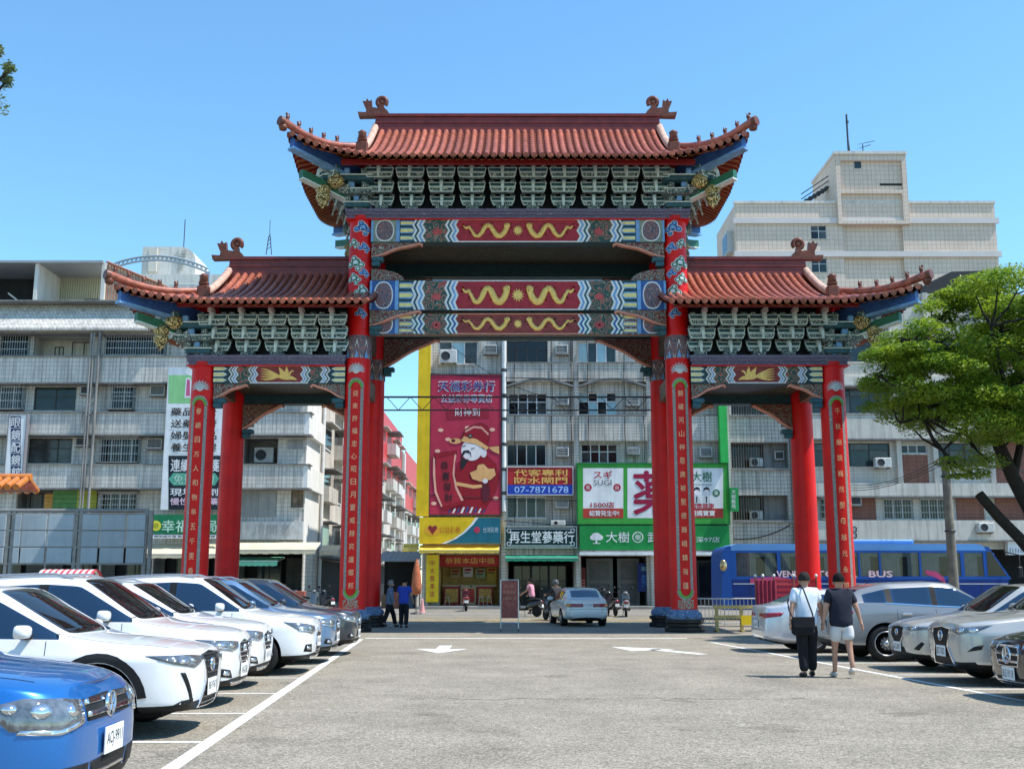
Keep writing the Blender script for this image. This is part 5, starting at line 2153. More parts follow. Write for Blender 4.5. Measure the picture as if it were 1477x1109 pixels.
mid_t, mid_gr = mid_row()
for (a, b, c, d, lab) in ((801, 499, 819, 512, 'top floor between the dark window and the pale blue window'), (699, 499, 717, 512, 'top floor above the red banner'),
        (803, 573, 820, 585, 'under the arch between red banner and third house'), (903, 574, 921, 586, 'under the arch next to the white framed window'),
        (802, 646, 820, 659, 'just above the red and blue sign'), (904, 646, 922, 656, 'just above the white pharmacy billboard'), (801, 722, 820, 733, 'between the red and blue sign and the dark green herb shop sign'),
        (1008, 646, 1026, 660, 'behind the red column beside the green upright board'), (1008, 573, 1026, 586, 'behind the red column under the small wing roof')):
 window_ac(a, b, c, d, FACADE, 'window air conditioner ' + lab)
split_ac(635, 506, 659, 525, FACADE - .02, 'white condenser with round fan above the red banner', .4)
split_ac(794, 751, 815, 758, FACADE - .1, 'flat grey condenser on top of the dark green herb shop sign', .5)
YB = ink('strong yellow', (.75, .50, .015))
s = Sign('yellow_side_sign', 'tall yellow upright board at the corner above the lane', 'sign', 604, 484, 618, 744, FACADE - .55, YB, .5)
s = Sign('lottery_banner', 'big crimson banner with bearded cartoon figure in a red hat and gold ingot', 'banner', 622, 541, 722, 742, FACADE - .5, ink('carmine', (.46, .03, .07)), .1, ALU_D, .06)
s.text('天福彩券行', 632, 549, 714, 565, W_INK, 4, bold=.018)
s.text('天福彩券行', 633, 550, 713, 564, N_INK, 7, bold=.01)
s.text('公益彩券專賣店', 636, 569, 710, 580.5, W_INK, 4, bold=.018)
s.text('公益彩券專賣店', 637, 570, 709, 579.5, N_INK, 7, bold=.0)
s.field([(643, 591), (705, 588), (706, 603), (644, 606)], ink('wine', (.30, .015, .035)), lvl=2)
s.text('財神到', 656, 589, 692, 600, W_INK, 6)
S2 = lambda x, y: (600 + x / 5.043, 530 + y / 5.043)
def blob(cx, cy, r, ry, m, lvl):
 a, b = S2(cx, cy)
 s.disc(a, b, r / 5.043, m, 'print', lvl, ry / 5.043, 22)
def outlined(pts, m_, lvl):
 q = [S2(*p) for p in pts]
 cx, cy = sum(a for a, b in q) / len(q), sum(b for a, b in q) / len(q)
 out = []
 for a, b in q:
  d = math.hypot(a - cx, b - cy) or 1
  out.append((a + (a - cx) / d * .8, b + (b - cy) / d * .8))
 s.field(out, MR, lvl=lvl - .4)
 s.field(q, m_, lvl=lvl)
RB = ink('robe red', (.30, .010, .022))
SK = ink('pale face', (.80, .74, .74))
TAN = ink('tan', (.78, .42, .17))
MR = ink('maroon', (.12, .015, .03))
for cx, cy in ((180, 455), (375, 437), (555, 452), (232, 522), (157, 607), (130, 988), (580, 950)):
 blob(cx, cy, 20, 13, ink('coin pink', (.85, .45, .33)), 2)
outlined(((300, 700), (380, 650), (500, 630), (580, 700), (604, 800), (580, 900), (520, 1000), (500, 1045), (240, 1045), (300, 960), (285, 830)), RB, 2)
outlined(((285, 830), (420, 855), (480, 850), (480, 872), (420, 880), (285, 855)), TAN, 3)
for k in range(9):
 a = 230 + k * 31
 s.field([S2(*p) for p in ((a, 1058), (a + 16, 1058), (a + 36 - abs(k - 4) * 2, 1010 + abs(k - 4) * 5), (a + 18, 1010 + abs(k - 4) * 5))], W_INK if k % 2 else N_INK, lvl=4)
blob(405, 600, 76, 78, SK, 4)
blob(492, 620, 22, 34, SK, 4)
s.field([S2(*p) for p in ((480, 540), (520, 560), (500, 600), (474, 580))], MR, lvl=5)
outlined(((330, 520), (350, 460), (400, 425), (470, 405), (520, 430), (535, 480), (520, 580), (440, 540)), RB, 6)
outlined(((325, 530), (350, 500), (440, 520), (530, 580), (515, 600), (430, 555), (340, 540)), TAN, 7)
s.field([S2(*p) for p in ((355, 460), (420, 425), (480, 430), (530, 480), (526, 495), (476, 447), (420, 440), (362, 474))], ink('hat pink', (.7, .3, .25)), lvl=7)
blob(286, 535, 44, 20, TAN, 5)
blob(272, 532, 15, 13, MR, 6)
outlined(((525, 580), (604, 572), (606, 630), (560, 610)), TAN, 5)
blob(395, 500, 19, 17, MR, 8)
blob(395, 497, 10, 9, ink('jade bead', (.15, .25, .15)), 9)
for e_ in ((338, 570, 362, 564), (400, 590, 428, 582)):
 s.field([S2(*p) for p in ((e_[0], e_[1]), (e_[2], e_[3]), (e_[2], e_[3] + 6), (e_[0], e_[1] + 6))], K_INK, lvl=6)
s.field([S2(*p) for p in ((330, 640), (345, 605), (380, 600), (400, 620), (402, 660), (392, 625), (360, 618), (345, 640))], K_INK, lvl=6)
s.field([S2(*p) for p in ((330, 640), (350, 672), (385, 665), (345, 735), (322, 735))], K_INK, lvl=6)
outlined(((392, 765), (440, 745), (450, 710), (490, 700), (525, 735), (570, 735), (580, 780), (545, 815), (470, 830), (410, 810)), TAN, 6)
blob(503, 825, 20, 17, SK, 7)
blob(507, 905, 30, 75, MR, 5)
outlined(((130, 630), (290, 605), (285, 680), (270, 760), (290, 870), (345, 985), (190, 1030), (140, 920), (125, 780), (150, 690)), ink('scroll red', (.40, .02, .04)), 6)
for p in (((126, 650), (138, 650), (140, 780), (150, 900), (198, 1020), (186, 1022), (136, 910), (124, 780)), ((282, 620), (294, 640), (282, 700), (280, 780), (300, 870), (352, 975), (340, 990), (286, 880), (266, 770))):
 s.field([S2(*q) for q in p], ink('scroll edge', (.80, .40, .30)), lvl=7)
outlined(((130, 630), (292, 603), (294, 628), (134, 660)), RB, 8)
outlined(((188, 1012), (348, 965), (352, 990), (192, 1040)), RB, 8)
for k, ch in enumerate('恭喜發財'):
 a, b = S2(205 + 10 * k, 712 + 78 * k)
 s.text(ch, a - 5, b - 6, a + 6, b + 6, K_INK, 9, bold=.01)
s = Sign('lottery_fascia', 'yellow and teal lottery shop fascia with heart emblem', 'sign', 605, 746, 722, 784, FACADE - .75, YB, .4, None)
cv = [(687, 746.3), (680, 756), (668, 768), (655, 777), (640, 783.7)]
s.field([(722, 746.3)] + [(721.8, 783.7)] + cv[::-1], ink('teal', (.012, .13, .19)), lvl=1)
wcv = [(686, 746.3), (679, 756), (667, 768), (654, 777), (636, 783.7)]
for k in range(4):
 s.field([wcv[k], (cv[k][0] + 3, cv[k][1]), (cv[k + 1][0] + 3, cv[k + 1][1]), wcv[k + 1]], W_INK, lvl=3)
hx, hy = 624, 764
s.disc(hx, hy + 1, 12, ink('orange glow', (.80, .38, .03)), lvl=2, ry=7)
s.field([(hx - 7, hy - 3), (hx - 4, hy - 7), (hx, hy - 4), (hx + 4, hy - 7), (hx + 7, hy - 3), (hx, hy + 7)], ink('heart red', (.28, .03, .03)), lvl=4)
s.text('公益彩券', 634, 759, 664, 769, ink('brick', (.50, .10, .02)), bold=.0)
s.disc(688, 764, 4.5, ink('badge red', (.5, .04, .1)), lvl=3)
s.text('台灣彩券', 697, 760, 719, 768, ink('pale blue', (.45, .55, .62)), 5)
awning(606, 786, 720, 798, FACADE - .4, .7, 'narrow yellow awning over the lottery shop', mat('yellow canvas', (.70, .48, .06), .7, var=.08, vs=2), .18)
s = Sign('yellow_pillar_sign', 'yellow pillar with red upright characters beside the lottery shop door', 'sign', 615, 800, 632, 868, FACADE - .62, YB, .6)
for k, ch in enumerate('中大獎來這'):
 s.text(ch, 620, 808 + k * 11, 627, 816 + k * 11, R_INK, 5)
awning(583, 784, 604, 796, FACADE + .3, .9, 'small yellow side awning on the lane corner', mat('yellow canvas', (.70, .48, .06)), .18)
a, b, c, d = mid_gr[0]
for (u0, u1, v0, v1, z_0, z_1) in ((a, b, 3.2, 3.3, FLOOR - .01, d + .1), (a - .12, a - .02, .3, 3.2, FLOOR - .01, d + .1), (b + .02, b + .12, .3, 3.2, FLOOR - .01, d + .1)):
 mb = MB()
 mb.box(u0, u1, FACADE + v0, FACADE + v1, z_0, z_1)
 mb.build('shop_wall', mat('warm lit shop wall', (.72, .50, .16), .7, var=.25, vs=2.5), mid_t)  # bright yellow puts the warm light of the shop into the wall colour
lt = thing('shop_counter', 'red fronted sales counter inside the lottery shop', 'counter', ((a + b) / 2, FACADE + 1.6, FLOOR))
for k in range(3):
 mb = MB()
 xa = -1.5 + k * .95
 mb.bbox(xa, xa + .9, -.3, .3, 0, 1.05, .02)
 mb.build('cabinet', [mat('counter red', (.30, .03, .03), .5), mat('counter cream', (.45, .36, .2), .5), mat('counter red', (.30, .03, .03))][k], lt)
 mb = MB()
 mb.box(xa + .1, xa + .8, -.32, -.301, .15, .9)
 mb.build('counter_poster', [mat('poster ochre', (.5, .3, .08), .6, var=.4, vs=6), mat('poster red', (.45, .05, .04), .6, var=.4, vs=6), mat('poster ochre', (.5, .3, .08))][k], lt)
mb = MB()
mb.box(-1.6, 1.5, -.36, .34, 1.05, 1.1)
mb.build('counter_top', mat('counter top', (.5, .46, .38), .4), lt)
s = Sign('hanging_banner', 'long red pelmet banner with gold print inside the lottery shop', 'banner', 634, 801, 720, 817, FACADE + .3, ink('pelmet red', (.36, .02, .02)), .04)
s.text('恭賀本店中獎', 642, 804, 714, 813, GO_INK)
for i, (a_, b_, c_, d_, m_) in enumerate(((668, 818, 682, 832, W_INK), (686, 820, 700, 834, ink('pale green', (.4, .5, .3))), (650, 820, 664, 834, ink('sand', (.55, .4, .2))), (702, 818, 716, 846, ink('gold poster', (.6, .42, .08))))):
 s = Sign('wall_poster', ('white', 'pale green', 'sand coloured', 'tall golden')[i] + ' poster hung inside the lottery shop', 'poster', a_, b_, c_, d_, FACADE + 2.6 + .02 * i, m_, .03)
 s.rectf(a_ + 2, b_ + 2, c_ - 2, b_ + 5, R_INK)
 s.rectf(a_ + 2, b_ + 7, c_ - 4, b_ + 8.5, K_INK)
for px, lab in ((694, 'pale stool at the middle of the red counter'), (706, 'pale stool near the tall golden poster'), (645, 'pale stool near the yellow pillar')):
 x, z = P(px, 860, FACADE + .8)
 t = thing('stool', lab, 'stool', (x, FACADE + .8, FLOOR), group='stools in the lottery shop')
 sm = mat('ivory plastic', (.55, .5, .38), .5)
 mb = MB()
 mb.lathe([(.15, .42), (.17, .44), (.17, .47), (.0, .475)], 12)
 mb.build('seat', sm, t)
 for k in range(4):
  an = PI / 4 + k * PI / 2
  mb = MB()
  mb.tube([(.12 * math.cos(an), .12 * math.sin(an), .43), (.2 * math.cos(an), .2 * math.sin(an), 0)], .018, 5)
  mb.build('leg', sm, t)
s = Sign('herb_shop_sign', 'dark green framed herb shop sign with white brush characters', 'sign', 729, 760, 831, 789, FACADE - .6, ink('bottle green', (.008, .035, .035)), .25, mat('carved silver frame', (.42, .45, .42), .5, var=.3, vs=9))
s.field([(731, 762), (829, 762), (829, 762.8), (731, 762.8)], W_INK)
s.field([(731, 786.4), (829, 786.4), (829, 787.2), (731, 787.2)], W_INK)
for cx, cy in ((734, 765), (826, 765), (734, 784), (826, 784)):
 s.disc(cx, cy, 3.2, W_INK, lvl=2)
 s.disc(cx, cy, 2, K_INK, lvl=3)
s.text('再生堂蔘藥行', 735, 766, 828, 783, W_INK, bold=.012)
awning(729, 800, 832, 810, FACADE - .3, 1.3, 'faded emerald green awning over the herb shop', mat('emerald canvas', (.02, .24, .14), .7, var=.15, vs=2), .2)
s = Sign('patent_sign', 'red and blue sign with yellow characters and phone number', 'sign', 732, 674, 826, 713, FACADE - .55, ink('sign red', (.42, .025, .03)), .18, ALU, .04)
s.rectf(732, 699, 826, 713, ink('sign blue', (.02, .06, .40)))
s.text('代客專利', 742, 677, 818, 686.5, GO_INK, bold=.018)
s.text('防水閘門', 742, 688, 818, 697.5, GO_INK, bold=.018)
s.text('07-7871678', 742, 701.5, 820, 710.5, ink('pale sky', (.35, .55, .85)), bold=.01)
GB = ink('leaf green board', (.05, .33, .05))
s = Sign('pharmacy_billboard', 'wide bright green billboard with three white panels and crimson medicine character', 'sign', 833, 669, 1052, 755, FACADE - .65, GB, .35, ink('rim green', (.01, .17, .04)), .06)
for (a, c) in ((841, 899), (905, 984), (990, 1043)):
 s.rectf(a, 675, c, 747, W_INK)
for (a, c) in ((841, 899), (990, 1043)):
 s.rectf(a, 733, c, 747, ink('vermilion', (.46, .05, .035)), lvl=2)
s.text('スギ', 856, 679, 883, 690, R_INK, bold=.018)
s.text('SUGI', 856, 692, 882, 700, ink('slate', (.12, .10, .12)))
s.disc(848, 703, 5.5, R_INK, lvl=2)
s.text('我', 845, 700, 851, 706, W_INK)
s.disc(890, 703, 5.5, R_INK, lvl=2)
s.text('台', 887, 700, 893, 706, W_INK)
s.text('1500店', 852, 724, 886, 732, R_INK, bold=.018)
s.text('紹贊発生中!', 850, 736, 893, 744, W_INK, bold=.018)
s.text('薬', 913, 680, 976, 742, ink('deep crimson', (.32, .01, .05)), bold=.018)
s.text('大樹', 998, 680, 1027, 695, ink('forest', (.03, .16, .08)), bold=.01)
s.text('pharmacy', 1000, 697, 1027, 701, K_INK)
for cx in (1005, 1019):
 s.disc(cx, 709, 4, SK, lvl=3, ry=5.5)
 s.field([(cx - 4.5, 709), (cx - 4, 704), (cx, 702), (cx + 4, 704), (cx + 4.5, 709), (cx + 2, 706), (cx - 2, 706)], K_INK, lvl=5)
 s.field([(cx - 6, 727), (cx - 4, 716), (cx + 4, 716), (cx + 6, 727)], ink('coat grey', (.55, .57, .58)), lvl=2)
 s.field([(cx - 1, 716), (cx + 1, 716), (cx + .6, 725), (cx - .6, 725)], K_INK, lvl=4)
s.disc(1033, 711, 5.5, ink('forest', (.03, .16, .08)), lvl=2)
s.text('藥', 1030, 708, 1036, 714, W_INK)
s.text('關懷健康', 996, 726, 1030, 733, R_INK, 6, bold=.018)
s.text('媽媽寶寶', 996, 736, 1031, 744, W_INK, 6, bold=.018)
DG = ink('fascia green', (.01, .24, .055))
s = Sign('pharmacy_name_sign', 'plain green pharmacy name sign with white tree emblem below the billboard', 'sign', 836, 758, 1053, 793, FACADE - .72, DG, .4)
s.disc(860, 773, 7, W_INK, lvl=2, ry=5)
s.disc(856, 775, 5, W_INK, lvl=2, ry=4)
s.disc(865, 775, 5, W_INK, lvl=2, ry=4)
s.rectf(859, 776, 861.5, 783, W_INK, lvl=2)
s.rectf(855, 783, 866, 784, W_INK, lvl=2)
s.text('大樹', 874, 767, 908, 782, W_INK, bold=.005)
s.disc(920, 774.5, 8, W_INK, lvl=2)
s.disc(920, 774.5, 6.6, DG, lvl=3)
s.text('樹', 916, 770.5, 924, 778.5, W_INK, 7)
s.text('武廟藥局', 934, 767, 990, 782, W_INK, bold=.005)
s.text('深97店', 1004, 774, 1038, 782, W_INK)
mb = MB()
a, b, c, d = rect(836, 796, 1042, 800, FACADE - .75)
mb.box(a - s.ox, b - s.ox, -.15, .5, c - s.oz - .02, d - s.oz)
mb.build('white_eave', W_INK, s.t)
mb = MB()
a, b, c, d = rect(836, 793.6, 1042, 796, FACADE - .7)
mb.box(a - s.ox, b - s.ox, 0, .5, d - s.oz - .25, d - s.oz)
mb.build('grey_soffit', CONC_D, s.t)
s = Sign('green_upright_board', 'bright green upright board rising beside the pharmacy billboard', 'sign', 1036, 560, 1051, 667, FACADE - .9, ink('bright green', (.03, .42, .08)), .5)
s = Sign('small_green_sign', 'small green side sign with white upright letters at the billboard edge', 'sign', 1053, 703, 1066, 737, FACADE - 1.1, ink('mid green', (.02, .28, .07)), .3)
for k, ch in enumerate('大樹藥局'):
 s.text(ch, 1055, 706 + k * 7, 1061, 712 + k * 7, W_INK)
s = Sign('blue_poster', 'dark blue upright poster on the pharmacy shop front', 'poster', 919, 812, 940, 853, FACADE + .28, ink('poster blue', (.012, .025, .12)), .05)
s.text('停車', 925, 828, 935, 846, ink('electric blue', (.05, .18, .5)))
s.rectf(925, 817, 934, 823, ink('poster teal', (.1, .2, .28)))
s = Sign('red_lattice_panel', 'dark red lattice door panel between herb shop and pharmacy', 'door', 832, 818, 845, 862, FACADE + .35, ink('lattice red', (.13, .02, .018)), .06)
for k in range(6):
 s.rectf(833, 836 + k * 4.2, 844, 836.8 + k * 4.2, PINK)
for k in range(3):
 s.rectf(835 + k * 3.6, 836, 835.6 + k * 3.6, 861, PINK)
# ------------------------------------------------ dim block behind the right wing
def dim_block():
 Y = FACADE
 t = thing('apartment_building', 'dim grey tiled block with open dark balconies between pharmacy and brick block', 'building')
 x0, x1 = P(1052, 600, Y)[0], P(1142, 600, Y)[0]
 zt = P(0, 470, Y)[1]
 rec = [rect(1054, p0, 1138, p1, Y) for p0, p1 in ((505, 530), (575, 598), (638, 675), (714, 750))]
 gr = rect(1056, 795, 1138, 866, Y)
 gr = (gr[0], gr[1], FLOOR, gr[3])
 mb = MB()
 facade(mb, x0, x1, 0, zt, Y, rec + [gr], .2)
 shell(mb, x0, x1, 0, zt, Y, Y + 12)
 mb.build('wall', T_GREY3, t)
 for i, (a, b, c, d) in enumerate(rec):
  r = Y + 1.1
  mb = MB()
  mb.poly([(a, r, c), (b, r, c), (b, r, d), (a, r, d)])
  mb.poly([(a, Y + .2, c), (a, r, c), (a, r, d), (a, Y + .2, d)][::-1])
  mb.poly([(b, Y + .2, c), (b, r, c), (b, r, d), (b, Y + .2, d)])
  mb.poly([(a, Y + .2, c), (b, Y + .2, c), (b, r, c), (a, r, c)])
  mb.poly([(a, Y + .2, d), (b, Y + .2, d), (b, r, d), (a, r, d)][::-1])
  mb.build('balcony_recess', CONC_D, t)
  window(t, a + .1, a + 1.9, c + .02, d - .02, Y + .9, 2, 1, ALU_D, GL_D, None, False)
  mb = MB()
  n = 13
  for k in range(n):
   x = a + 1.9 * k / n
   mb.box(x, x + .025, Y + .1, Y + .125, c, d)
  tag(mb.build('balcony_bars', BAR_D, t), kind='stuff')
  mb = MB()
  mb.box(a + 2.0, b, Y + .7, Y + .8, c, d)
  mb.build('infill_wall', CONC_D, t)
  mb = MB()
  mb.box(x0, x1, Y - .15, Y - .001, c - .12, c - .02)
  mb.build('ledge', CONC_D, t)
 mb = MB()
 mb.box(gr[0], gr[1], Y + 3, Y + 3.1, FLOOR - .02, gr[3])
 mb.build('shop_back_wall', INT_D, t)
 mb = MB()
 mb.tube([(x1 - .12, Y - .14, .3), (x1 - .12, Y - .14, zt)], .09, 8)
 mb.build('drain_pipe', CONC_D, t)
dim_block()
for (b_, lab) in ((661, 'upper of two grey condensers in the dim balconies behind the right gate wing'), (737, 'lower of two grey condensers in the dim balconies behind the right gate wing')):
 split_ac(1080, b_, 1099, b_ + 12.8, FACADE + .6, lab)
window_ac(1116, 651, 1130, 663, FACADE + .7, 'window air conditioner in the dim balcony wall behind the right gate wing', True, .2)
# ------------------------------------------------ brick and render block on the right
def brick_block():
 Y = FACADE
 t = thing('apartment_building', 'grey render block with red brick panels behind the tree and bus', 'building')
 x0, x1 = P(1152, 600, Y)[0], P(1640, 600, Y)[0]
 zt = P(0, 424, Y)[1]
 wins = []
 for (p0, p1) in ((488, 522), (560, 596), (639, 673)):
  wins += [(1170, p0, 1285, p1, 4, 2, ALU_D, GL_T, None, GL_G, .7), (1347, p0, 1417, p1, 3, 2, ALU_D, GL_T, None, GL_G, .7), (1500, p0, 1560, p1, 3, 2, ALU_D, GL_T, None, None, .7)]
  wins += [(1296, p0 + 2, 1338, p0 + 15, 3, 1, ALU, GL_D, None, GL_G, None)]
 wins += [(1274, 719, 1318, 749, 3, 1, ALU, GL_D, BAR, None, None), (1327, 719, 1368, 749, 3, 1, ALU, GL_D, BAR, None, None), (1180, 719, 1222, 749, 3, 1, ALU, GL_D, BAR, None, None), (1500, 719, 1545, 749, 3, 1, ALU, GL_D, BAR, None, None)]
 holes = [rect(*w_[:4], Y) for w_ in wins]
 gr = [(a, b, FLOOR, d) for a, b, c, d in [rect(*q, Y) for q in ((1160, 792, 1280, 866), (1290, 792, 1420, 866), (1428, 792, 1600, 866))]]
 mb = MB()
 facade(mb, x0, x1, 0, zt, Y, holes + gr, .2)
 shell(mb, x0, x1, 0, zt, Y, Y + 12)
 mb.build('wall', tile_mat('pale render panels', (.57, .54, .475), (.54, .51, .445), (.42, .395, .35), 3.2, .2, .012, .45, rough=.7), t)
 for w_ in wins:
  window(t, *rect(*w_[:4], Y), Y, w_[4], w_[5], w_[6], w_[7], w_[8], True, w_[9], .1, w_[10])
 for (a, b, c, d) in ((1296, 655, 1340, 697), (1296, 578, 1340, 624), (1296, 504, 1340, 545), (1430, 620, 1495, 697), (1430, 545, 1495, 605), (1430, 470, 1495, 530), (1226, 718, 1264, 749), (1378, 718, 1420, 750), (1434, 718, 1495, 780), (1158, 718, 1176, 749)):
  q = rect(a, b, c, d, Y)
  mb = MB()
  mb.box(q[0], q[1], Y - .05, Y - .002, q[2], q[3])
  mb.build('brick_panel', T_BRICK, t)
 for px in (1291, 1343, 1423, 1498):
  xa, xb = P(px - 3, 600, Y)[0], P(px + 4, 600, Y)[0]
  mb = MB()
  mb.box(xa, xb, Y - .28, Y - .001, P(0, 698, Y)[1], zt)
  mb.build('pilaster', CONC, t)
 for (p0, p1) in ((546, 558), (606, 634), (698, 716), (751, 779)):
  z1_, z0_ = P(0, p0, Y)[1], P(0, p1, Y)[1]
  mb = MB()
  mb.box(x0, x1, Y - .6, Y - .003, z0_, z1_)
  mb.build('floor_band', CONC, t)
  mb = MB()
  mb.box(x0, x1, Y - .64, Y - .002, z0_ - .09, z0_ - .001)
  mb.build('band_shade_strip', CONC_D, t)  # solid dark strip drawn where the shade under the band falls
 mb = MB()
 mb.box(x0 + .2, x1 - .2, Y + 3, Y + 3.1, FLOOR - .02, gr[0][3] + .2)
 mb.build('shop_back_wall', INT_D, t)
 mb = MB()
 a, b = P(1335, 405, Y + 2), P(1440, 392, Y + 2)
 mb.prism([(a[0], zt), (a[0], a[1] - .2), (a[0] + 1.6, b[1]), (b[0], b[1] + .1), (b[0] + .4, zt)], Y + 2, Y + 8)
 mb.build('roof_shed', mat('black roofing felt', (.03, .032, .035), .7, var=.2, vs=1), t)
 return t
brick_block()
split_ac(1259, 661, 1283, 675, FACADE - .32, 'white condenser below the dark framed window near the tall red column', .4)
split_ac(1407, 754, 1431, 768, FACADE - .61, 'white condenser on the grey band under the brick panel', .4)
window_ac(1224, 717, 1240, 729, FACADE - .06, 'white framed window air conditioner in the brick panel beside the outer column', True)
s = Sign('white_utility_box', 'white utility box with grey scribbles on the brick wall above the bus nose', 'box', 1453, 777, 1478, 800, FACADE - .5, W_INK, .4)
for k in range(5):
 s.rectf(1456 + k * 4, 790 + (k % 2), 1458 + k * 4, 797, ink('faded grey', (.33, .33, .33)))
s = Sign('upright_shop_sign', 'narrow upright sign with yellow and white squares beside the outer right column', 'sign', 1226, 758, 1237, 812, 58.5, ink('sign grey', (.3, .3, .32)), .25)
for k, (ch, m_) in enumerate((('停', W_INK), ('車', W_INK), ('場', YB), ('出', YB), ('入', W_INK), ('口', W_INK))):
 s.rectf(1227, 760 + k * 8.6, 1236, 767 + k * 8.6, m_ if k in (2, 3) else K_INK, lvl=1)
 s.text(ch, 1228.5, 761 + k * 8.6, 1234.5, 766.5 + k * 8.6, K_INK if k in (2, 3) else W_INK, 4)
mb = MB()
mb.cyl((0, .12, -3.0), (0, .12, .02), .05)
mb.build('sign_post', STEEL, s.t)
s.t.location.z
z_ = s.t.location.z
s.t.children[-1].scale = (1, 1, 1)
for v in s.t.children[-1].data.vertices:
 v.co.z = max(v.co.z, .15 - z_)
# ------------------------------------------------ far blocks
def beige_tower():
 Y = 100.0
 t = thing('tower_block', 'tall beige tiled block with stair tower and antennas rising behind the right roof', 'building')
 x0, x1, z0, z1 = rect(1060, 294, 1449, 480, Y)
 D = 9.5
 mb = MB()
 wins = [(1169, 325, 1193, 345), (1170, 372, 1194, 393)]
 rec = [(1216, 325, 1304, 362), (1218, 372, 1306, 402), ]
 holes = [rect(*q, Y) for q in wins + rec]
 facade(mb, x0, x1, 0, z1, Y, holes, .35)
 for (a, b, c, d) in holes[2:]:
  mb.poly([(a, Y + .35, c), (b, Y + .35, c), (b, Y + .35, d), (a, Y + .35, d)])
 shell(mb, x0, x1, 0, z1, Y, Y + D)
 mb.build('wall', T_BEIGE, t)
 for i, q in enumerate(wins):
  window(t, *rect(*q, Y), Y, 2, 2, ALU, GL_D if i == 0 else GL_T, None, True, GL_G if i == 0 else None)
 for py in (318, 366):
  z = P(0, py, Y)[1]
  mb = MB()
  mb.box(x0 - .25, x1 + .25, Y - .22, Y - .002, z - .35, z + .2)
  mb.build('floor_band', mat('pale lilac band', (.60, .55, .52), .6, var=.06, vs=1), t)
 mb = MB()
 mb.box(x0 - .1, x1 + .1, Y - .12, Y + .3, z1, z1 + .25)
 mb.build('parapet', CONC_L, t)
 a, b, c, d = rect(1204, 223, 1311, 294, Y - .4)
 h2 = rect(1212, 232, 1303, 274, Y - .4)
 h3 = rect(1213, 279, 1304, 318, Y - .4)
 mb = MB()
 facade(mb, a, b, c - 2.0, d, Y - .4, [h2, h3], .3)
 for q in (h2, h3):
  mb.poly([(q[0], Y - .1, q[2]), (q[1], Y - .1, q[2]), (q[1], Y - .1, q[3]), (q[0], Y - .1, q[3])])
 shell(mb, a, b, c - 2.0, d, Y - .4, Y + 7.5)
 mb.build('stair_tower', T_BEIGE, t)
 q = rect(1269, 265, 1305, 268, Y - .1)
 mb = MB()
 mb.box(q[0], q[1], Y - .14, Y - .1, q[2], q[3])
 mb.build('slot_opening', INT_D, t)
 q = rect(1232, 233, 1242, 243, Y - .1)
 mb = MB()
 mb.box(q[0], q[1], Y - .14, Y - .1, q[2], q[3])
 mb.build('vent_window', GL_T, t)
 mb = MB()
 mb.box(a - .1, b + .1, Y - .55, Y + 7.6, d, d + .3)
 mb.build('tower_parapet', CONC_L, t)
 mb = MB()
 p0, p1 = P(1204, 262, Y + 3), P(1152, 294, Y + 3)
 n = 9
 for k in range(n):
  f = k / n
  x = p0[0] + (p1[0] - p0[0]) * f
  z = p0[1] + (p1[1] - p0[1]) * f
  mb.box(x - .45, x + .05, Y + 2, Y + 3, z - .5, z - .35)
 mb.tube([(p0[0], Y + 2, p0[1] + .8), (p1[0], Y + 2, p1[1] + .6)], .05, 5)
 mb.tube([(p0[0], Y + 2, p0[1] + .3), (p1[0], Y + 2, p1[1] + .1)], .05, 5)
 tag(mb.build('roof_stair', STEEL, t), kind='stuff')
 mb = MB()
 za, zb = P(0, 327, Y)[1], P(0, 358, Y)[1]
 mb.box(x0 - .6, x0 - .001, Y + 1.2, Y + 3.8, zb, za)
 mb.build('window_cage', BAR, t)
 mb = MB()
 mb.box(x0 - .62, x0 - .601, Y + 1.4, Y + 3.6, zb + .2, za - .2)
 mb.build('side_window', GL_D, t)
 return t, d
bt, btz = beige_tower()
x, z = P(1224, 222, 101)
t = thing('mast_antenna', 'tall thin mast antenna on the beige stair tower', 'antenna', (x, 101, btz + .3))
mb = MB()
mb.tube([(0, 0, -.05), (0, 0, 4.4)], .09, 6)
mb.tube([(.18, 0, -.05), (0, 0, 2.5)], .04, 5)
mb.build('mast', STEEL, t)
mb = MB()
mb.box(-.1, .16, -.05, .05, 3.5, 3.75)
mb.build('mast_clamp', STEEL, t)
x, z = P(1245, 222, 101)
t = thing('yagi_antenna', 'small television antenna with crossbars on the beige stair tower', 'antenna', (x, 101, btz + .3))
mb = MB()
mb.tube([(0, 0, -.05), (0, 0, 1.3)], .05, 5)
mb.build('mast', STEEL, t)
for k, (zz, ln) in enumerate(((1.3, 1.1), (.9, .7))):
 mb = MB()
 mb.tube([(-.4, 0, zz), (ln, -.2, zz + .3)], .025, 4)
 mb.build('boom', STEEL, t)
 mb = MB()
 for j in range(6):
  f = j / 5
  x_ = -.4 + (ln + .4) * f
  z_ = zz + .3 * f
  mb.tube([(x_, -.35, z_ - .12), (x_, .35, z_ + .12)], .015, 4)
 tag(mb.build('elements', STEEL, t), kind='stuff')
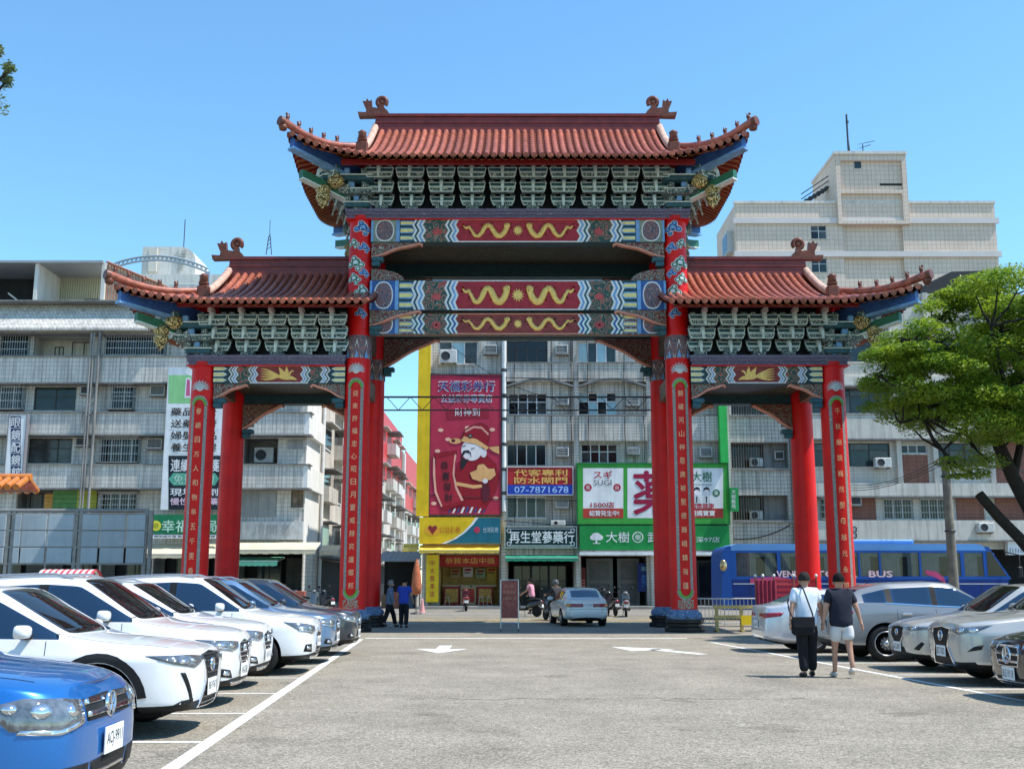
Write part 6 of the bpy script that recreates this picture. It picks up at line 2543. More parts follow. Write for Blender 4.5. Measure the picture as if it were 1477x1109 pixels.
def white_far():
 Y = 105.0
 t = thing('tower_block', 'white block with rounded roof tower behind the left roof corner', 'building')
 x0, x1, z0, z1 = rect(198, 396, 300, 470, Y)
 mb = MB()
 mb.box(x0, x1 + 11.5, Y, Y + 8, 0, z1)
 mb.build('wall', CONC_L, t)
 for (a, c, d) in ((243, 251, 416), (255, 285, 418)):
  window(t, *rect(a, 410, c, 424, Y), Y - .15, 2 if c - a > 15 else 1, 1, ALU, GL_B if c - a > 15 else GL_T, None)
 a, b, c, d = rect(206, 356, 281, 397, Y + 2)
 mb = MB()
 n = 8
 pts = [(a, z1 - .5), (b, z1 - .5), (b, d - 1.5)] + [(b - 1.6 + 1.6 * math.cos(k * PI / 2 / n), d - 1.5 + 1.5 * math.sin(k * PI / 2 / n)) for k in range(1, n + 1)] + [(a, d)]
 mb.prism(pts, Y + 2, Y + 7)
 mb.build('roof_tower', CONC_L, t)
 mb = MB()
 q = rect(216, 358, 226, 392, Y + 1.9)
 mb.box(q[0], q[1], Y + 1.7, Y + 1.99, q[2], q[3])
 mb.build('tower_rib', CONC, t)
 mb = MB()
 for k in range(8):
  z = P(0, 362 + k * 4, Y + 1.9)[1]
  xa = P(262, 370, Y + 1.9)[0] - k * .05
  mb.box(xa, xa + .55, Y + 1.85, Y + 1.97, z, z + .06)
 mb.box(xa, xa + .05, Y + 1.85, Y + 1.97, P(0, 396, Y + 2)[1], P(0, 358, Y + 2)[1])
 tag(mb.build('roof_ladder', BAR, t), kind='stuff')
 mb = MB()
 q = P(265, 356, Y + 3)
 mb.tube([(q[0], Y + 3, q[1] - .1), (q[0], Y + 3, q[1] + 2.9)], .05, 5)
 mb.build('lightning_rod', STEEL, t)
 a, b, c, d = rect(345, 361, 412, 420, Y + 1)
 t2 = thing('roof_block', 'pale rooftop block with small lattice mast above the left ridge', 'building')
 mb = MB()
 mb.box(a, b, Y + 10, Y + 16, 0, d + 1.1)
 mb.build('wall', mat('cream far render', (.60, .56, .47), .8, var=.1, vs=.5), t2)
 q = P(388, 360, Y + 12)
 mb = MB()
 for dx in (-.3, .3):
  mb.tube([(q[0] + dx, Y + 12, q[1] - .6), (q[0] + dx * .3, Y + 12, q[1] + 1.5)], .06, 4)
 for k in range(4):
  zz = q[1] + k * .45
  mb.tube([(q[0] - .25 + k * .04, Y + 12, zz), (q[0] + .25 - k * .04, Y + 12, zz + .4)], .04, 4)
 mb.tube([(q[0], Y + 12, q[1] + 1.4), (q[0], Y + 12, q[1] + 3.4)], .04, 4)
 mb.build('lattice_mast', STEEL, t2)
white_far()
t = thing('lattice_arch', 'grey blue lattice arch spanning the rooftop behind the left roof corner', 'arch', (0, 95, 0))
n = 22
up, lo = [], []
for k in range(n + 1):
 f = k / n
 px = 162 + (300 - 162) * f
 py = 382 - 15.5 * math.sin(f * PI) ** .8 + 6 * f
 x, z = P(px, py, 95)
 up.append((x, 0, z))
 x, z = P(px, py + 6, 95)
 lo.append((x, 0, z))
LAT = mat('grey blue lattice steel', (.30, .37, .42), .5, metal=.3, var=.1, vs=2)
for nm, pts in (('top_chord', up), ('bottom_chord', lo)):
 mb = MB()
 mb.tube(pts, .09, 6)
 mb.build(nm, LAT, t)
mb = MB()
for k in range(n):
 mb.tube([up[k], lo[k + 1]], .04, 4)
 mb.tube([lo[k], up[k + 1]], .04, 4)
tag(mb.build('lattice', LAT, t), kind='stuff')
mb = MB()
for e in (0, -1):
 mb.box(lo[e][0] - .2, lo[e][0] + .2, -.2, .2, 18, lo[e][2] + .1)
tag(mb.build('arch_foot', LAT, t), kind='stuff')
t2 = thing('low_block', 'plain grey block under the lattice arch behind the terrace', 'building')
mb = MB()
mb.box(P(100, 400, 95)[0], P(330, 400, 95)[0], 94, 99, 0, 22.5)
mb.build('wall', CONC, t2)
# ---------------------------------------------------------------- vehicles
RUB = mat('black rubber', (.012, .012, .012), .75, var=.2, vs=8, obj=True)
PLAS = mat('black plastic trim', (.014, .014, .015), .55, var=.15, vs=8, obj=True, spec=.25)
CGLASS = mat('sky blue car glass', (.008, .024, .055), .02, var=0, spec=.8, coat=.5)  # blue of the reflected sky is put into the glass colour
WGLASS = mat('windscreen glass', (.010, .010, .011), .03, var=0, spec=.45)
CHROME = mat('chrome trim', (.75, .75, .76), .12, metal=1.0, var=.05, vs=5, obj=True)
ALLOY = mat('alloy wheel', (.50, .51, .52), .3, metal=.9, var=.1, vs=5, obj=True)
ALLOY_D = mat('dark alloy wheel', (.10, .10, .105), .35, metal=.8, var=.1, vs=5, obj=True)
LAMP = mat('headlamp lens', (.10, .115, .13), .04, metal=.0, var=.6, vs=14, spec=1.0, coat=1.0, obj=True)
LAMP_B = mat('headlamp reflector', (.70, .72, .74), .12, metal=.9, var=.15, vs=10, obj=True)
TAIL = mat('red tail lamp', (.28, .012, .02), .12, var=.35, vs=10, coat=.6, obj=True)
AMBER = mat('amber lamp', (.75, .28, .03), .2, var=.2, vs=10, coat=.5, obj=True)
PLATE = mat('licence plate white', (.78, .78, .76), .45, var=.04, vs=6, obj=True)
UNDER = mat('underbody black', (.008, .008, .008), .9, var=0)
GAP = mat('panel gap shadow', (.01, .01, .011), .8, var=0)
def car_cage(p):
 L, hw, H, zb = p['L'], p['W'] / 2, p['H'], p.get('zb', .22)
 hz, nz, belt, beltr = p['hood'], p['nose'], p['belt'], p.get('beltr', p['belt'] + .06)
 cx, rf, b1, cp, rr, tb = p['cowl'], p['rf'], p['bp'], p['cp'], p['rr'], p['tb']
 deck = p.get('deck')
 ring = []
 rough = p.get('rake', .12)
 def hood(xf, w, top, zlow, crown=.03, xo=(0,) * 9):
  w = hw * w
  zsh = min(.80, top - .10)
  pts = [(0, zlow), (.78 * w, zlow), (.97 * w, zlow + .10), (1.0 * w, .50), (.985 * w, zsh), (.91 * w, top - .035), (.74 * w, top + crown * .2), (.42 * w, top + crown * .8), (0, top + crown)]
  ring.append([(xf + xo[i], y, z) for i, (y, z) in enumerate(pts)])
 def cab(xf, p6, p7, p8, x6=0, x7=0, x8=0, w=1.0, bl=belt):
  w = hw * w
  pts = [(xf, 0, zb), (xf, .80 * w, zb), (xf, .965 * w, zb + .10), (xf, 1.0 * w, .48), (xf, .985 * w, bl - .17), (xf, .93 * w, bl), (xf + x6, *p6), (xf + x7, *p7), (xf + x8, *p8)]
  ring.append(pts)
 nx = p.get('nx', (.10, .06, .02, .0, .0, .05, .07, .06, .05))
 hood(0.0, .62, nz, zb + .02, .015, nx)
 hood(.09, .80, nz + .01, zb + .01, .02, tuple(a * .8 for a in nx))
 hood(.30, .94, nz + (hz - nz) * .30, zb, .03)
 hood(.62, .985, nz + (hz - nz) * .58, zb, .035)
 hood(1.02, 1.0, nz + (hz - nz) * .85, zb, .035)
 cab(cx, (.83 * hw, belt + .035), (.74 * hw, hz + .035), (0, hz + .05), .04, -.02, -.16)
 cab(rf, (.765 * hw, H - .13), (.655 * hw, H - .045), (0, H - .015), -.02, .0, -.08)
 cab(b1 - .05, (.775 * hw, H - .105), (.665 * hw, H - .015), (0, H + .01), bl=belt + (beltr - belt) * .4)
 cab(b1 + .05, (.775 * hw, H - .105), (.665 * hw, H - .015), (0, H + .01), bl=belt + (beltr - belt) * .45)
 cab(cp - .04, (.755 * hw, H - .145), (.645 * hw, H - .045), (0, H - .02), bl=beltr)
 cab(cp + .06, (.75 * hw, H - .16), (.64 * hw, H - .055), (0, H - .03), bl=beltr)
 rrH = p.get('rrH', H - .10)
 cab(rr, (.71 * hw, rrH - .11), (.615 * hw, rrH - .01), (0, rrH + .02), -.02, 0, .05, w=.985, bl=beltr + .01)
 tz = p.get('tz', beltr)
 cab(tb, (.80 * hw, tz + .03), (.66 * hw, tz + .045), (0, tz + .06), 0, .0, .06, w=.96, bl=min(beltr, tz) - .0)
 if deck:        # saloon boot
  hood(L - .30, .93, deck, zb + .05, .015)
  hood(L - .07, .84, deck - .02, zb + .08, .01, (0, 0, .03, .03, .0, -.02, 0, 0, 0))
  hood(L, .66, deck - .06, zb + .12, .005, (-.10, -.06, -.01, .0, -.02, -.04, -.03, -.03, -.03))
 else:
  hood(L - .06, .86, tz - .03, zb + .06, .0, (0, 0, .03, .03, .0, -.03, 0, 0, 0))
  hood(L, .68, tz - .12, zb + .10, -.02, (-.10, -.06, .0, .01, -.02, -.06, -.06, -.06, -.06))
 return ring
def make_body(p):
 ring = car_cage(p)
 L = p['L']
 n = len(ring)
 bm = bmesh.new()
 V = {}
 for i, r_ in enumerate(ring):
  for j, (xf, y, z) in enumerate(r_):
   for sg in (1, -1):
    if j in (0, 8) and sg < 0:
     V[i, j, sg] = V[i, j, 1]
     continue
    V[i, j, sg] = bm.verts.new((L / 2 - xf, sg * y, z))
 cr = bm.edges.layers.float.new('crease_edge')
 for i in range(n - 1):
  for j in range(8):
   for sg in (1, -1):
    q = [V[i, j, sg], V[i, j + 1, sg], V[i + 1, j + 1, sg], V[i + 1, j, sg]]
    f = bm.faces.new(q if sg > 0 else q[::-1])
    mi = 0
    if j == 0:
     mi = 5
    if j == 1 and p.get('clad', True):
     mi = 4
    if j == 5:
     if i in (5, 6, 8) or (i == 10 and not p.get('noq')):
      mi = 1
     if i in (7, 9):
      mi = 4
    if j == 7 and i == 5:
     mi = 2
    if j == 7 and i == 11:
     mi = 3
    f.material_index = mi
    f.smooth = True
 for i in (0, n - 1):
  for j in range(8):
   vs = []
   for v in (V[i, j, 1], V[i, j + 1, 1], V[i, j + 1, -1], V[i, j, -1]):
    if v not in vs:
     vs.append(v)
   f = bm.faces.new(vs if i else vs[::-1])
   f.material_index = 4 if (j <= 1 and p.get('clad', True)) else (5 if j == 0 else 0)
   f.smooth = True
 bmesh.ops.recalc_face_normals(bm, faces=bm.faces[:])
 def crease(i0, j0, i1, j1, c):
  for sg in (1, -1):
   e = bm.edges.get((V[i0, j0, sg], V[i1, j1, sg]))
   if e:
    e[cr] = c
 for i in range(n - 1):
  crease(i, 2, i + 1, 2, .45)
  crease(i, 4, i + 1, 4, p.get('sh', .45))
  if 5 <= i <= 11:
   crease(i, 5, i + 1, 5, .75)
   crease(i, 6, i + 1, 6, .6)
   crease(i, 7, i + 1, 7, .45)
  else:
   crease(i, 5, i + 1, 5, .5)
   crease(i, 6, i + 1, 6, .2)
 for i in (5, 6, 7, 8, 9, 10, 11, 12):
  crease(i, 5, i, 6, .7)
  if i in (5, 6, 11, 12):
   crease(i, 7, i, 8, .65)
   crease(i, 6, i, 7, .4)
 if p.get('deck'):
  for j in range(5, 8):
   crease(n - 2, j, n - 2, j + 1, .5)
 for j in range(3, 8):
  crease(0, j, 0, j + 1, .15)
 me = bpy.data.meshes.new('car')
 bm.to_mesh(me)
 bm.free()
 for k in range(6):
  me.materials.append(None)
 o = bpy.data.objects.new('car', me)
 col.objects.link(o)
 ss = o.modifiers.new('s', 'SUBSURF')
 ss.levels = 3
 ss.render_levels = 3
 cut = []
 r = p['wr'] + .055
 for wx in (p['wf'], p['wb']):
  for sg in (1, -1):
   mb = MB()
   yc = sg * p['W'] / 2
   a, b = yc - sg * .30, yc + sg * .25
   mb.cyl((L / 2 - wx, a, p['wr']), (L / 2 - wx, b, p['wr']), r, r, 40)
   c_ = mb.build('cut', [None])
   bmc = bmesh.new()
   bmc.from_mesh(c_.data)
   bmesh.ops.remove_doubles(bmc, verts=bmc.verts[:], dist=1e-4)
   bmesh.ops.recalc_face_normals(bmc, faces=bmc.faces[:])
   bmc.to_mesh(c_.data)
   bmc.free()
   cut.append(c_)
   m_ = o.modifiers.new('b', 'BOOLEAN')
   m_.operation = 'DIFFERENCE'
   m_.object = c_
   m_.solver = 'EXACT'
 me2 = bake(o, cut)
 for f in me2.polygons:
  c = f.center
  for wx in (p['wf'], p['wb']):
   d = math.hypot(c.x - (L / 2 - wx), c.z - p['wr'])
   if d < r + .004 and abs(c.y) > p['W'] / 2 - .42:
    nr = f.normal
    if abs(nr.y) < .35 and d > r - .03 or d < r - .004:
     f.material_index = 5
 return me2
def split_body(me, car, paint):
 """one mesh object for each region of the shell, the glass in single panes"""
 bm = bmesh.new()
 bm.from_mesh(me)
 bm.faces.ensure_lookup_table()
 names = {0: ('body', paint), 1: ('side_window', CGLASS), 2: ('windscreen', WGLASS), 3: ('rear_window', CGLASS), 4: ('lower_trim', PLAS), 5: ('wheel_liner', UNDER)}
 groups = {}
 for f in bm.faces:
  groups.setdefault(f.material_index, []).append(f)
 out = {}
 for mi, fs in groups.items():
  isl = [fs]
  if mi in (1, 4):
   isl = []
   left = set(fs)
   while left:
    st = [left.pop()]
    comp = list(st)
    while st:
     f = st.pop()
     for e in f.edges:
      for g2 in e.link_faces:
       if g2 in left:
        left.discard(g2)
        st.append(g2)
        comp.append(g2)
    isl.append(comp)
  for comp in isl:
   b2 = bmesh.new()
   mp = {}
   for f in comp:
    vs = []
    for v in f.verts:
     if v.index not in mp:
      mp[v.index] = b2.verts.new(v.co)
     vs.append(mp[v.index])
    try:
     nf = b2.faces.new(vs)
     nf.smooth = True
    except ValueError:
     pass
   mats = [names[mi][1]]
   if mi in (1, 2, 3):
    res = bmesh.ops.inset_region(b2, faces=b2.faces[:], thickness=.022 if mi == 1 else .03, depth=0, use_boundary=True)
    for f in res['faces']:
     f.material_index = 1
     f.smooth = True
    mats = [names[mi][1], PLAS]
   m2 = bpy.data.meshes.new(names[mi][0])
   b2.to_mesh(m2)
   b2.free()
   for m_ in mats:
    m2.materials.append(m_)
   nm = names[mi][0]
   if mi == 4 and sum(v.co.z for v in m2.vertices) / len(m2.vertices) > .9:
    nm = 'pillar_trim'
   add(nm, m2, car)
 bm.free()
class Skin:
 """casts outlines onto the body shell"""
 def __init__(s, me, p):
  bm = bmesh.new()
  bm.from_mesh(me)
  s.bvh = BVHTree.FromBMesh(bm)
  bm.free()
  s.p = p
 def ray(s, mode, u, v):
  L, hw = s.p['L'], s.p['W'] / 2
  if mode == 'F' or mode == 'B':
   sg = 1 if mode == 'F' else -1
   c = Vector((sg * (L / 2 - .85), 0, v))
   d = Vector((sg * math.cos(R(u)), math.sin(R(u)), 0))
   o = c + d * 3
   h = s.bvh.ray_cast(o, -d)
  elif mode == 'T':
   o = Vector((u, v, 4))
   h = s.bvh.ray_cast(o, Vector((0, 0, -1)))
  else:
   sg = 1 if mode == 'L' else -1
   o = Vector((u, sg * 3, v))
   h = s.bvh.ray_cast(o, Vector((0, -sg, 0)))
  if h[0] is None:
   h = s.bvh.find_nearest(o - (o - Vector((o.x * .8, 0, v))) * .6 if mode != 'T' else Vector((u, v, 1)))
  return h[0], h[1]
 def patch(s, mode, pts, off=.006, maxlen=None, sink=.012):
  bm = bmesh.new()
  vs = [bm.verts.new((a, b, 0)) for a, b in pts]
  f = bm.faces.new(vs)
  bmesh.ops.triangulate(bm, faces=[f])
  k = .0155 if mode in 'FB' else 1.0
  ml = maxlen or .07
  for _ in range(5):
   es = [e for e in bm.edges if math.hypot((e.verts[0].co.x - e.verts[1].co.x) * k, e.verts[0].co.y - e.verts[1].co.y) > ml]
   if not es:
    break
   bmesh.ops.subdivide_edges(bm, edges=es, cuts=1, use_grid_fill=False)
   bmesh.ops.triangulate(bm, faces=[q for q in bm.faces if len(q.verts) > 3])
  inner = {}
  for v in bm.verts:
   h, nr = s.ray(mode, v.co.x, v.co.y)
   inner[v] = h - nr * sink
   v.co = h + nr * off
  be = [e for e in bm.edges if len(e.link_faces) == 1]
  nv = {}
  for e in be:
   for v in e.verts:
    if v not in nv:
     nv[v] = bm.verts.new(inner[v])
  for e in be:
   a, b = e.verts
   bm.faces.new([a, b, nv[b], nv[a]])
  bmesh.ops.recalc_face_normals(bm, faces=bm.faces[:])
  mb = MB()
  mb.from_bm(bm, smooth=True)
  return mb
 def line(s, mode, pts, wd=.006, off=.0015):
  mb = MB()
  for (a, b), (c, d) in zip(pts[:-1], pts[1:]):
   n = max(1, int(math.hypot(c - a, d - b) / .06))
   prev = None
   l = math.hypot(c - a, d - b) or 1
   ex, ey = -(d - b) / l * wd / 2, (c - a) / l * wd / 2
   for i in range(n + 1):
    f = i / n
    u, v = a + (c - a) * f, b + (d - b) * f
    q = []
    for t_ in (-1, 1):
     h, nr = s.ray(mode, u + ex * t_, v + ey * t_)
     q.append(h + nr * off)
    if prev:
     mb.poly([prev[0], q[0], q[1], prev[1]])
    prev = q
  return mb
WHEELS = {}
def wheel_meshes(r, style):
 k = (r, style)
 if k in WHEELS:
  return WHEELS[k]
 w2 = .11
 ty = MB()
 ty.lathe([(r * .66, -w2), (r * .80, -w2 - .012), (r * .93, -w2), (r, -w2 * .72), (r * 1.003, 0), (r, w2 * .72), (r * .93, w2), (r * .80, w2 + .012), (r * .66, w2)], 32, axis='y')
 hub = MB()
 hub.lathe([(.02, -.02), (r * .64, -.02), (r * .64, w2), (.02, w2)], 24, axis='y')
 rim = MB()
 R0 = r * .68
 rim.lathe([(R0, -w2 + .0), (R0 * 1.0, -w2 - .008), (R0 * .93, -w2 - .006), (R0 * .90, -w2 + .05), (R0 * .9, 0)], 32, axis='y')
 rim.lathe([(.0, -w2 - .012), (.05, -w2 - .01), (.065, -w2 + .02), (.065, 0)], 14, axis='y')
 ns = {'a': 5, 'b': 10, 'c': 7}[style]
 for i in range(ns):
  t = 2 * PI * i / ns
  c, s_ = math.cos(t), math.sin(t)
  wd = .036 if style == 'a' else .022
  vs = []
  for rr, ww, y in ((.03, wd * 1.1, -w2 - .004), (R0 * .92, wd * .8, -w2 + .004)):
   for sx in (-1, 1):
    for yy in (y, y + .045):
     vs.append((rr * c - sx * ww * s_, yy, rr * s_ + sx * ww * c))
  rim.faces(vs, [(0, 2, 6, 4), (1, 5, 7, 3), (0, 4, 5, 1), (2, 3, 7, 6), (0, 1, 3, 2), (4, 6, 7, 5)], False)
 WHEELS[k] = (hub.mesh('wheel', UNDER), ty.mesh('tyre', RUB), rim.mesh('rim', ALLOY if style != 'c' else ALLOY_D))
 return WHEELS[k]
def plate(car, sk, mode, z, txt, dz=0.0):
 h, nr = sk.ray(mode, 0, z)
 sg = 1 if mode == 'F' else -1
 mb = MB()
 mb.bbox(-.006, .006, -.175, .175, -.085, .085, .004)
 x = h.x + sg * .022
 po = mb.build('licence_plate', PLATE, car, loc=(x, 0, z))
 me, wd, ht = text_me(txt, 'ink', K_INK)
 add('plate_number', me, po, (sg * .0075, 0, 0), (R(90), 0, R(90) * sg), (.30 / wd, .10 / ht, 1))
 return po
def rp(half):
 """mirror a half outline (theta >= 0, bottom to top) into a closed one"""
 return half + [(-a, b) for a, b in half[::-1]]
CARS = {}
def make_car(name, label, p, paint, loc, rz, style):
 key = p['key']
 if key not in CARS:
  CARS[key] = make_body(p)
 me = CARS[key]
 t = thing(name, label, 'car', (*loc, 0), rz)
 split_body(me, t, paint)
 sk = Skin(me, p)
 L, hw, r = p['L'], p['W'] / 2, p['wr']
 wm = wheel_meshes(r, style.get('wheel', 'a'))
 for wx in (p['wf'], p['wb']):
  for sg in (1, -1):
   o = add('wheel', wm[0], t, (L / 2 - wx, sg * (hw - .125), r), (0, 0, 0 if sg < 0 else PI))
   add('tyre', wm[1], o)
   add('rim', wm[2], o)
 mb = MB()
 mb.box(-L / 2 + .35, L / 2 - .35, -hw + .34, hw - .34, .2, .5)
 mb.build('underbody', UNDER, t)
 def pat(nm, m_, mode, pts, off=.006, parent=t, **k):
  return sk.patch(mode, pts, off, **k).build(nm, m_, parent)
 for sg in (1, -1):
  mr = lambda pts: [(a * sg, b) for a, b in pts]
  if 'head' in style:
   ho = pat('headlight', style.get('lampm', LAMP), 'F', mr(style['head']), .008)
   c = [sum(q[0] for q in style['head']) / len(style['head']), sum(q[1] for q in style['head']) / len(style['head'])]
   for k_, (du, dv, ru, rv) in enumerate(style.get('proj', ((-5, -.005, 5, .032), (8, .0, 4.5, .028)))):
    pts = [((c[0] + du + ru * math.cos(q * PI / 5)) * sg, c[1] + dv + rv * math.sin(q * PI / 5)) for q in range(10)]
    pat('reflector', LAMP_B, 'F', pts, .012, ho)
   if 'drl' in style:
    pat('light_strip', LAMP_B, 'F', mr(style['drl']), .012, ho)
  if 'fog' in style:
   fo = pat('bumper_vent', PLAS, 'F', mr(style['fog']), .005)
   if style.get('foglamp', True):
    c = [sum(q[0] for q in style['fog']) / len(style['fog']), sum(q[1] for q in style['fog']) / len(style['fog'])]
    pat('fog_lamp', LAMP_B, 'F', [((c[0] + 4 * math.cos(q * PI / 4)) * sg, c[1] + .03 * math.sin(q * PI / 4)) for q in range(8)], .012, fo)
  for nm, m_, pts, off in style.get('extraF', ()):
   pat(nm, m_, 'F', mr(pts), off)
  if 'tail' in style:
   to = pat('tail_light', TAIL, 'B', mr(style['tail']), .008)
   if 'tail2' in style:
    pat('turn_lamp', style.get('tail2m', AMBER), 'B', mr(style['tail2']), .012, to)
  for nm, m_, pts, off in style.get('extraB', ()):
   pat(nm, m_, 'B', mr(pts), off)
  md = 'L' if sg > 0 else 'R'
  if style.get('arch'):
   for wx in (p['wf'], p['wb']):
    r0, r1 = r + .064, r + .064 + style['arch']
    a0 = 8
    outl = [(L / 2 - wx + r1 * math.cos(R(q)), r + r1 * math.sin(R(q))) for q in range(a0, 181 - a0, 12)]
    inl = [(L / 2 - wx + r0 * math.cos(R(q)), r + r0 * math.sin(R(q))) for q in range(a0, 181 - a0, 12)]
    mb = MB()
    for q in range(len(outl) - 1):
     quad = [inl[q], outl[q], outl[q + 1], inl[q + 1]]
     pm = sk.patch(md, quad, .012, sink=.03)
     mb.faces(pm.v, pm.f, False)
    mb.build('arch_trim', style.get('archm', PLAS), t)
  dz0, dz1 = p.get('zb', .22) + .14, p['belt'] - .02
  xs = [L / 2 - p['cowl'] - .12, L / 2 - p['bp'], L / 2 - p['cp'] + .12]
  mb = MB()
  for q, x in enumerate(xs):
   ln = sk.line(md, [(x + (.06 if q == 0 else 0), dz0), (x, .6), (x - (.02 if q == 0 else 0), dz1)], .008)
   mb.faces(ln.v, ln.f)
  ln = sk.line(md, [(xs[0] + .05, dz0), (xs[1], dz0 - .0), (xs[2] + .2, dz0)], .008)
  mb.faces(ln.v, ln.f)
  ln = sk.line('T', [(L / 2 - p['cowl'] + .02, sg * hw * .80), (L / 2 - .75, sg * hw * .76), (L / 2 - .30, sg * hw * .66)], .010)
  mb.faces(ln.v, ln.f)
  tag(mb.build('panel_gaps', GAP, t), kind='stuff')
  for x in (xs[1] + .17, xs[2] + .20):
   h, nr = sk.ray(md, x, p['belt'] - .12)
   mb = MB()
   y = h.y
   mb.bbox(x - .10, x + .10, min(y - sg * .012, y + sg * .035), max(y - sg * .012, y + sg * .035), p['belt'] - .14, p['belt'] - .105, .01)
   mb.build('door_handle', style.get('handle', paint), t)
  if style.get('beltline'):
   ln = sk.line(md, [(L / 2 - p['cowl'] - .15, p['belt'] + .0), (L / 2 - p['bp'], p['belt'] + (p.get('beltr', p['belt'] + .06) - p['belt']) * .42), (L / 2 - p['cp'] - .1, p.get('beltr', p['belt'] + .06))], .02, .006)
   ln.build('belt_trim', CHROME, t)
  mx, my, mz = L / 2 - p['cowl'] - .34, sg * (hw * .93), p['belt'] + .02
  mb = MB()
  bm = bmesh.new()
  bmesh.ops.create_uvsphere(bm, u_segments=14, v_segments=9, radius=1)
  for v in bm.verts:
   sq = lambda a: math.copysign(abs(a) ** .62, a)
   v.co = Vector((sq(v.co.x) * .10 * (1 if v.co.x > 0 else .45), sq(v.co.y) * .115, sq(v.co.z) * .068))
  mb.from_bm(bm, Matrix.Translation((mx, my + sg * .17, mz + .06)), True)
  mo = mb.build('mirror', style.get('mirror', paint), t)
  mb = MB()
  mb.bbox(mx - .03, mx + .05, min(my - sg * .06, my + sg * .12), max(my - sg * .06, my + sg * .12), mz - .02, mz + .035, .01)
  mb.build('mirror_arm', PLAS, mo)
  if style.get('rail'):
   y = sg * hw * .66
   pts = []
   for q in range(9):
    x = L / 2 - p['rf'] - .12 - (p['rr'] - p['rf'] - .3) * q / 8
    h, nr = sk.ray('T', x, y)
    pts.append((x, y, h.z + (.045 if 0 < q < 8 else -.005)))
   mb = MB()
   mb.tube(pts, .018, 6)
   mb.build('roof_rail', style['rail'], t)
 if 'grille' in style:
  go = pat('grille', style.get('grillem', PLAS), 'F', rp(style['grille']), .005)
  zs = [q[1] for q in style['grille']]
  z0, z1 = min(zs), max(zs)
  for k_ in range(style.get('slats', 0)):
   z = z0 + (z1 - z0) * (k_ + .6) / style['slats']
   wd = 0
   for (a, b), (c, d) in zip(style['grille'][:-1], style['grille'][1:]):
    if min(b, d) <= z <= max(b, d) and abs(d - b) > 1e-6:
     wd = max(wd, a + (c - a) * (z - b) / (d - b))
   if wd > 2:
    hh = style.get('slath', .012)
    pat('slat', style.get('slatm', PLAS), 'F', rp([(wd - .8, z - hh), (wd - .8, z + hh)]), .016, go)
  if style.get('surround'):
   sw, sm = style['surround']
   half = style['grille']
   mb = MB()
   for sg in (1, -1):
    for (a, b), (c, d) in zip(half[:-1], half[1:]):
     ka = 1 + sw
     quad = [(a * sg, b), (c * sg, d), (c * ka * sg, d + (.012 if d > (z0 + z1) / 2 else -.012)), (a * ka * sg, b + (.012 if b > (z0 + z1) / 2 else -.012))]
     pm = sk.patch('F', quad, .018)
     mb.faces(pm.v, pm.f, False)
   mb.build('grille_surround', sm, go)
 for nm, m_, half, off in style.get('centreF', ()):
  pat(nm, m_, 'F', rp(half), off)
 for nm, m_, half, off in style.get('centreB', ()):
  pat(nm, m_, 'B', rp(half), off)
 if 'emblem' in style:
  z, er, kind = style['emblem']
  md = style.get('emblem_side', 'F')
  h, nr = sk.ray(md, 0, z)
  sg = 1 if md == 'F' else -1
  mb = MB()
  x = h.x + sg * .022
  mb.lathe([(er * .86, -.016 * sg), (er * .86, .004 * sg), (er, .004 * sg), (er, -.016 * sg)], 22, (0, 0, 0), axis='x')
  S_ = lambda pts: [(0.004 * sg, a * er, b * er) for a, b in pts]
  strokes = {'vw': [((-.45, .72), (-.12, -.02)), ((.45, .72), (.12, -.02)), ((-.12, -.02), (.0, .18)), ((.12, -.02), (.0, .18)), ((-.82, .25), (-.38, -.72)), ((.82, .25), (.38, -.72)), ((-.38, -.72), (0, .0)), ((.38, -.72), (0, .0))],
       'star': [((0, 0), (0, .9)), ((0, 0), (.78, -.45)), ((0, 0), (-.78, -.45))],
       'L': [((-.4, .5), (-.1, -.4)), ((-.1, -.4), (.7, -.3))], 'wing': [((-.9, .1), (0, -.25)), ((0, -.25), (.9, .1))], 'H': [((-.4, .5), (-.4, -.5)), ((.4, .5), (.4, -.5)), ((-.4, 0), (.4, 0))], 'dot': []}[kind]
  for a, b in strokes:
   mb.tube([(.0, a[0] * er, a[1] * er), (.0, b[0] * er, b[1] * er)], er * .085, 5)
  mb.build('emblem', CHROME, t, loc=(x, 0, z))
 if 'plate' in style:
  plate(t, sk, 'F', style['plate'][0], style['plate'][1])
 if 'rplate' in style:
  plate(t, sk, 'B', style['rplate'][0], style['rplate'][1])
 h, nr = sk.ray('T', L / 2 - p['cowl'] - .02, hw * .25)
 for yy in (-.35, .25):
  a, na = sk.ray('T', L / 2 - p['cowl'] - .0, yy * 1.0)
  b, nb = sk.ray('T', L / 2 - p['cowl'] - .06, yy - .45)
  mb = MB()
  mb.tube([a + na * .008, b + nb * .012], .007, 5)
  mb.build('wiper', PLAS, t)
 return t
SUV = dict(key='suv', L=4.50, W=1.86, H=1.66, hood=1.06, nose=.92, belt=1.08, beltr=1.16, cowl=1.22, rf=1.98, bp=2.42, cp=3.42, rr=4.16, tb=4.38, wf=.90, wb=3.60, wr=.355, zb=.23)
TIG = dict(SUV, key='tig', L=4.43, W=1.81, H=1.70, hood=1.08, nose=.93, belt=1.10, cowl=1.18, nx=(.10, .06, .02, .0, .02, .10, .12, .10, .08))
UX = dict(SUV, key='ux', L=4.50, W=1.84, H=1.54, hood=1.00, nose=.86, belt=1.00, beltr=1.12, cowl=1.34, rf=2.12, bp=2.52, cp=3.50, rr=4.05, tb=4.36, wf=.93, wb=3.57, rrH=1.40, sh=.7)
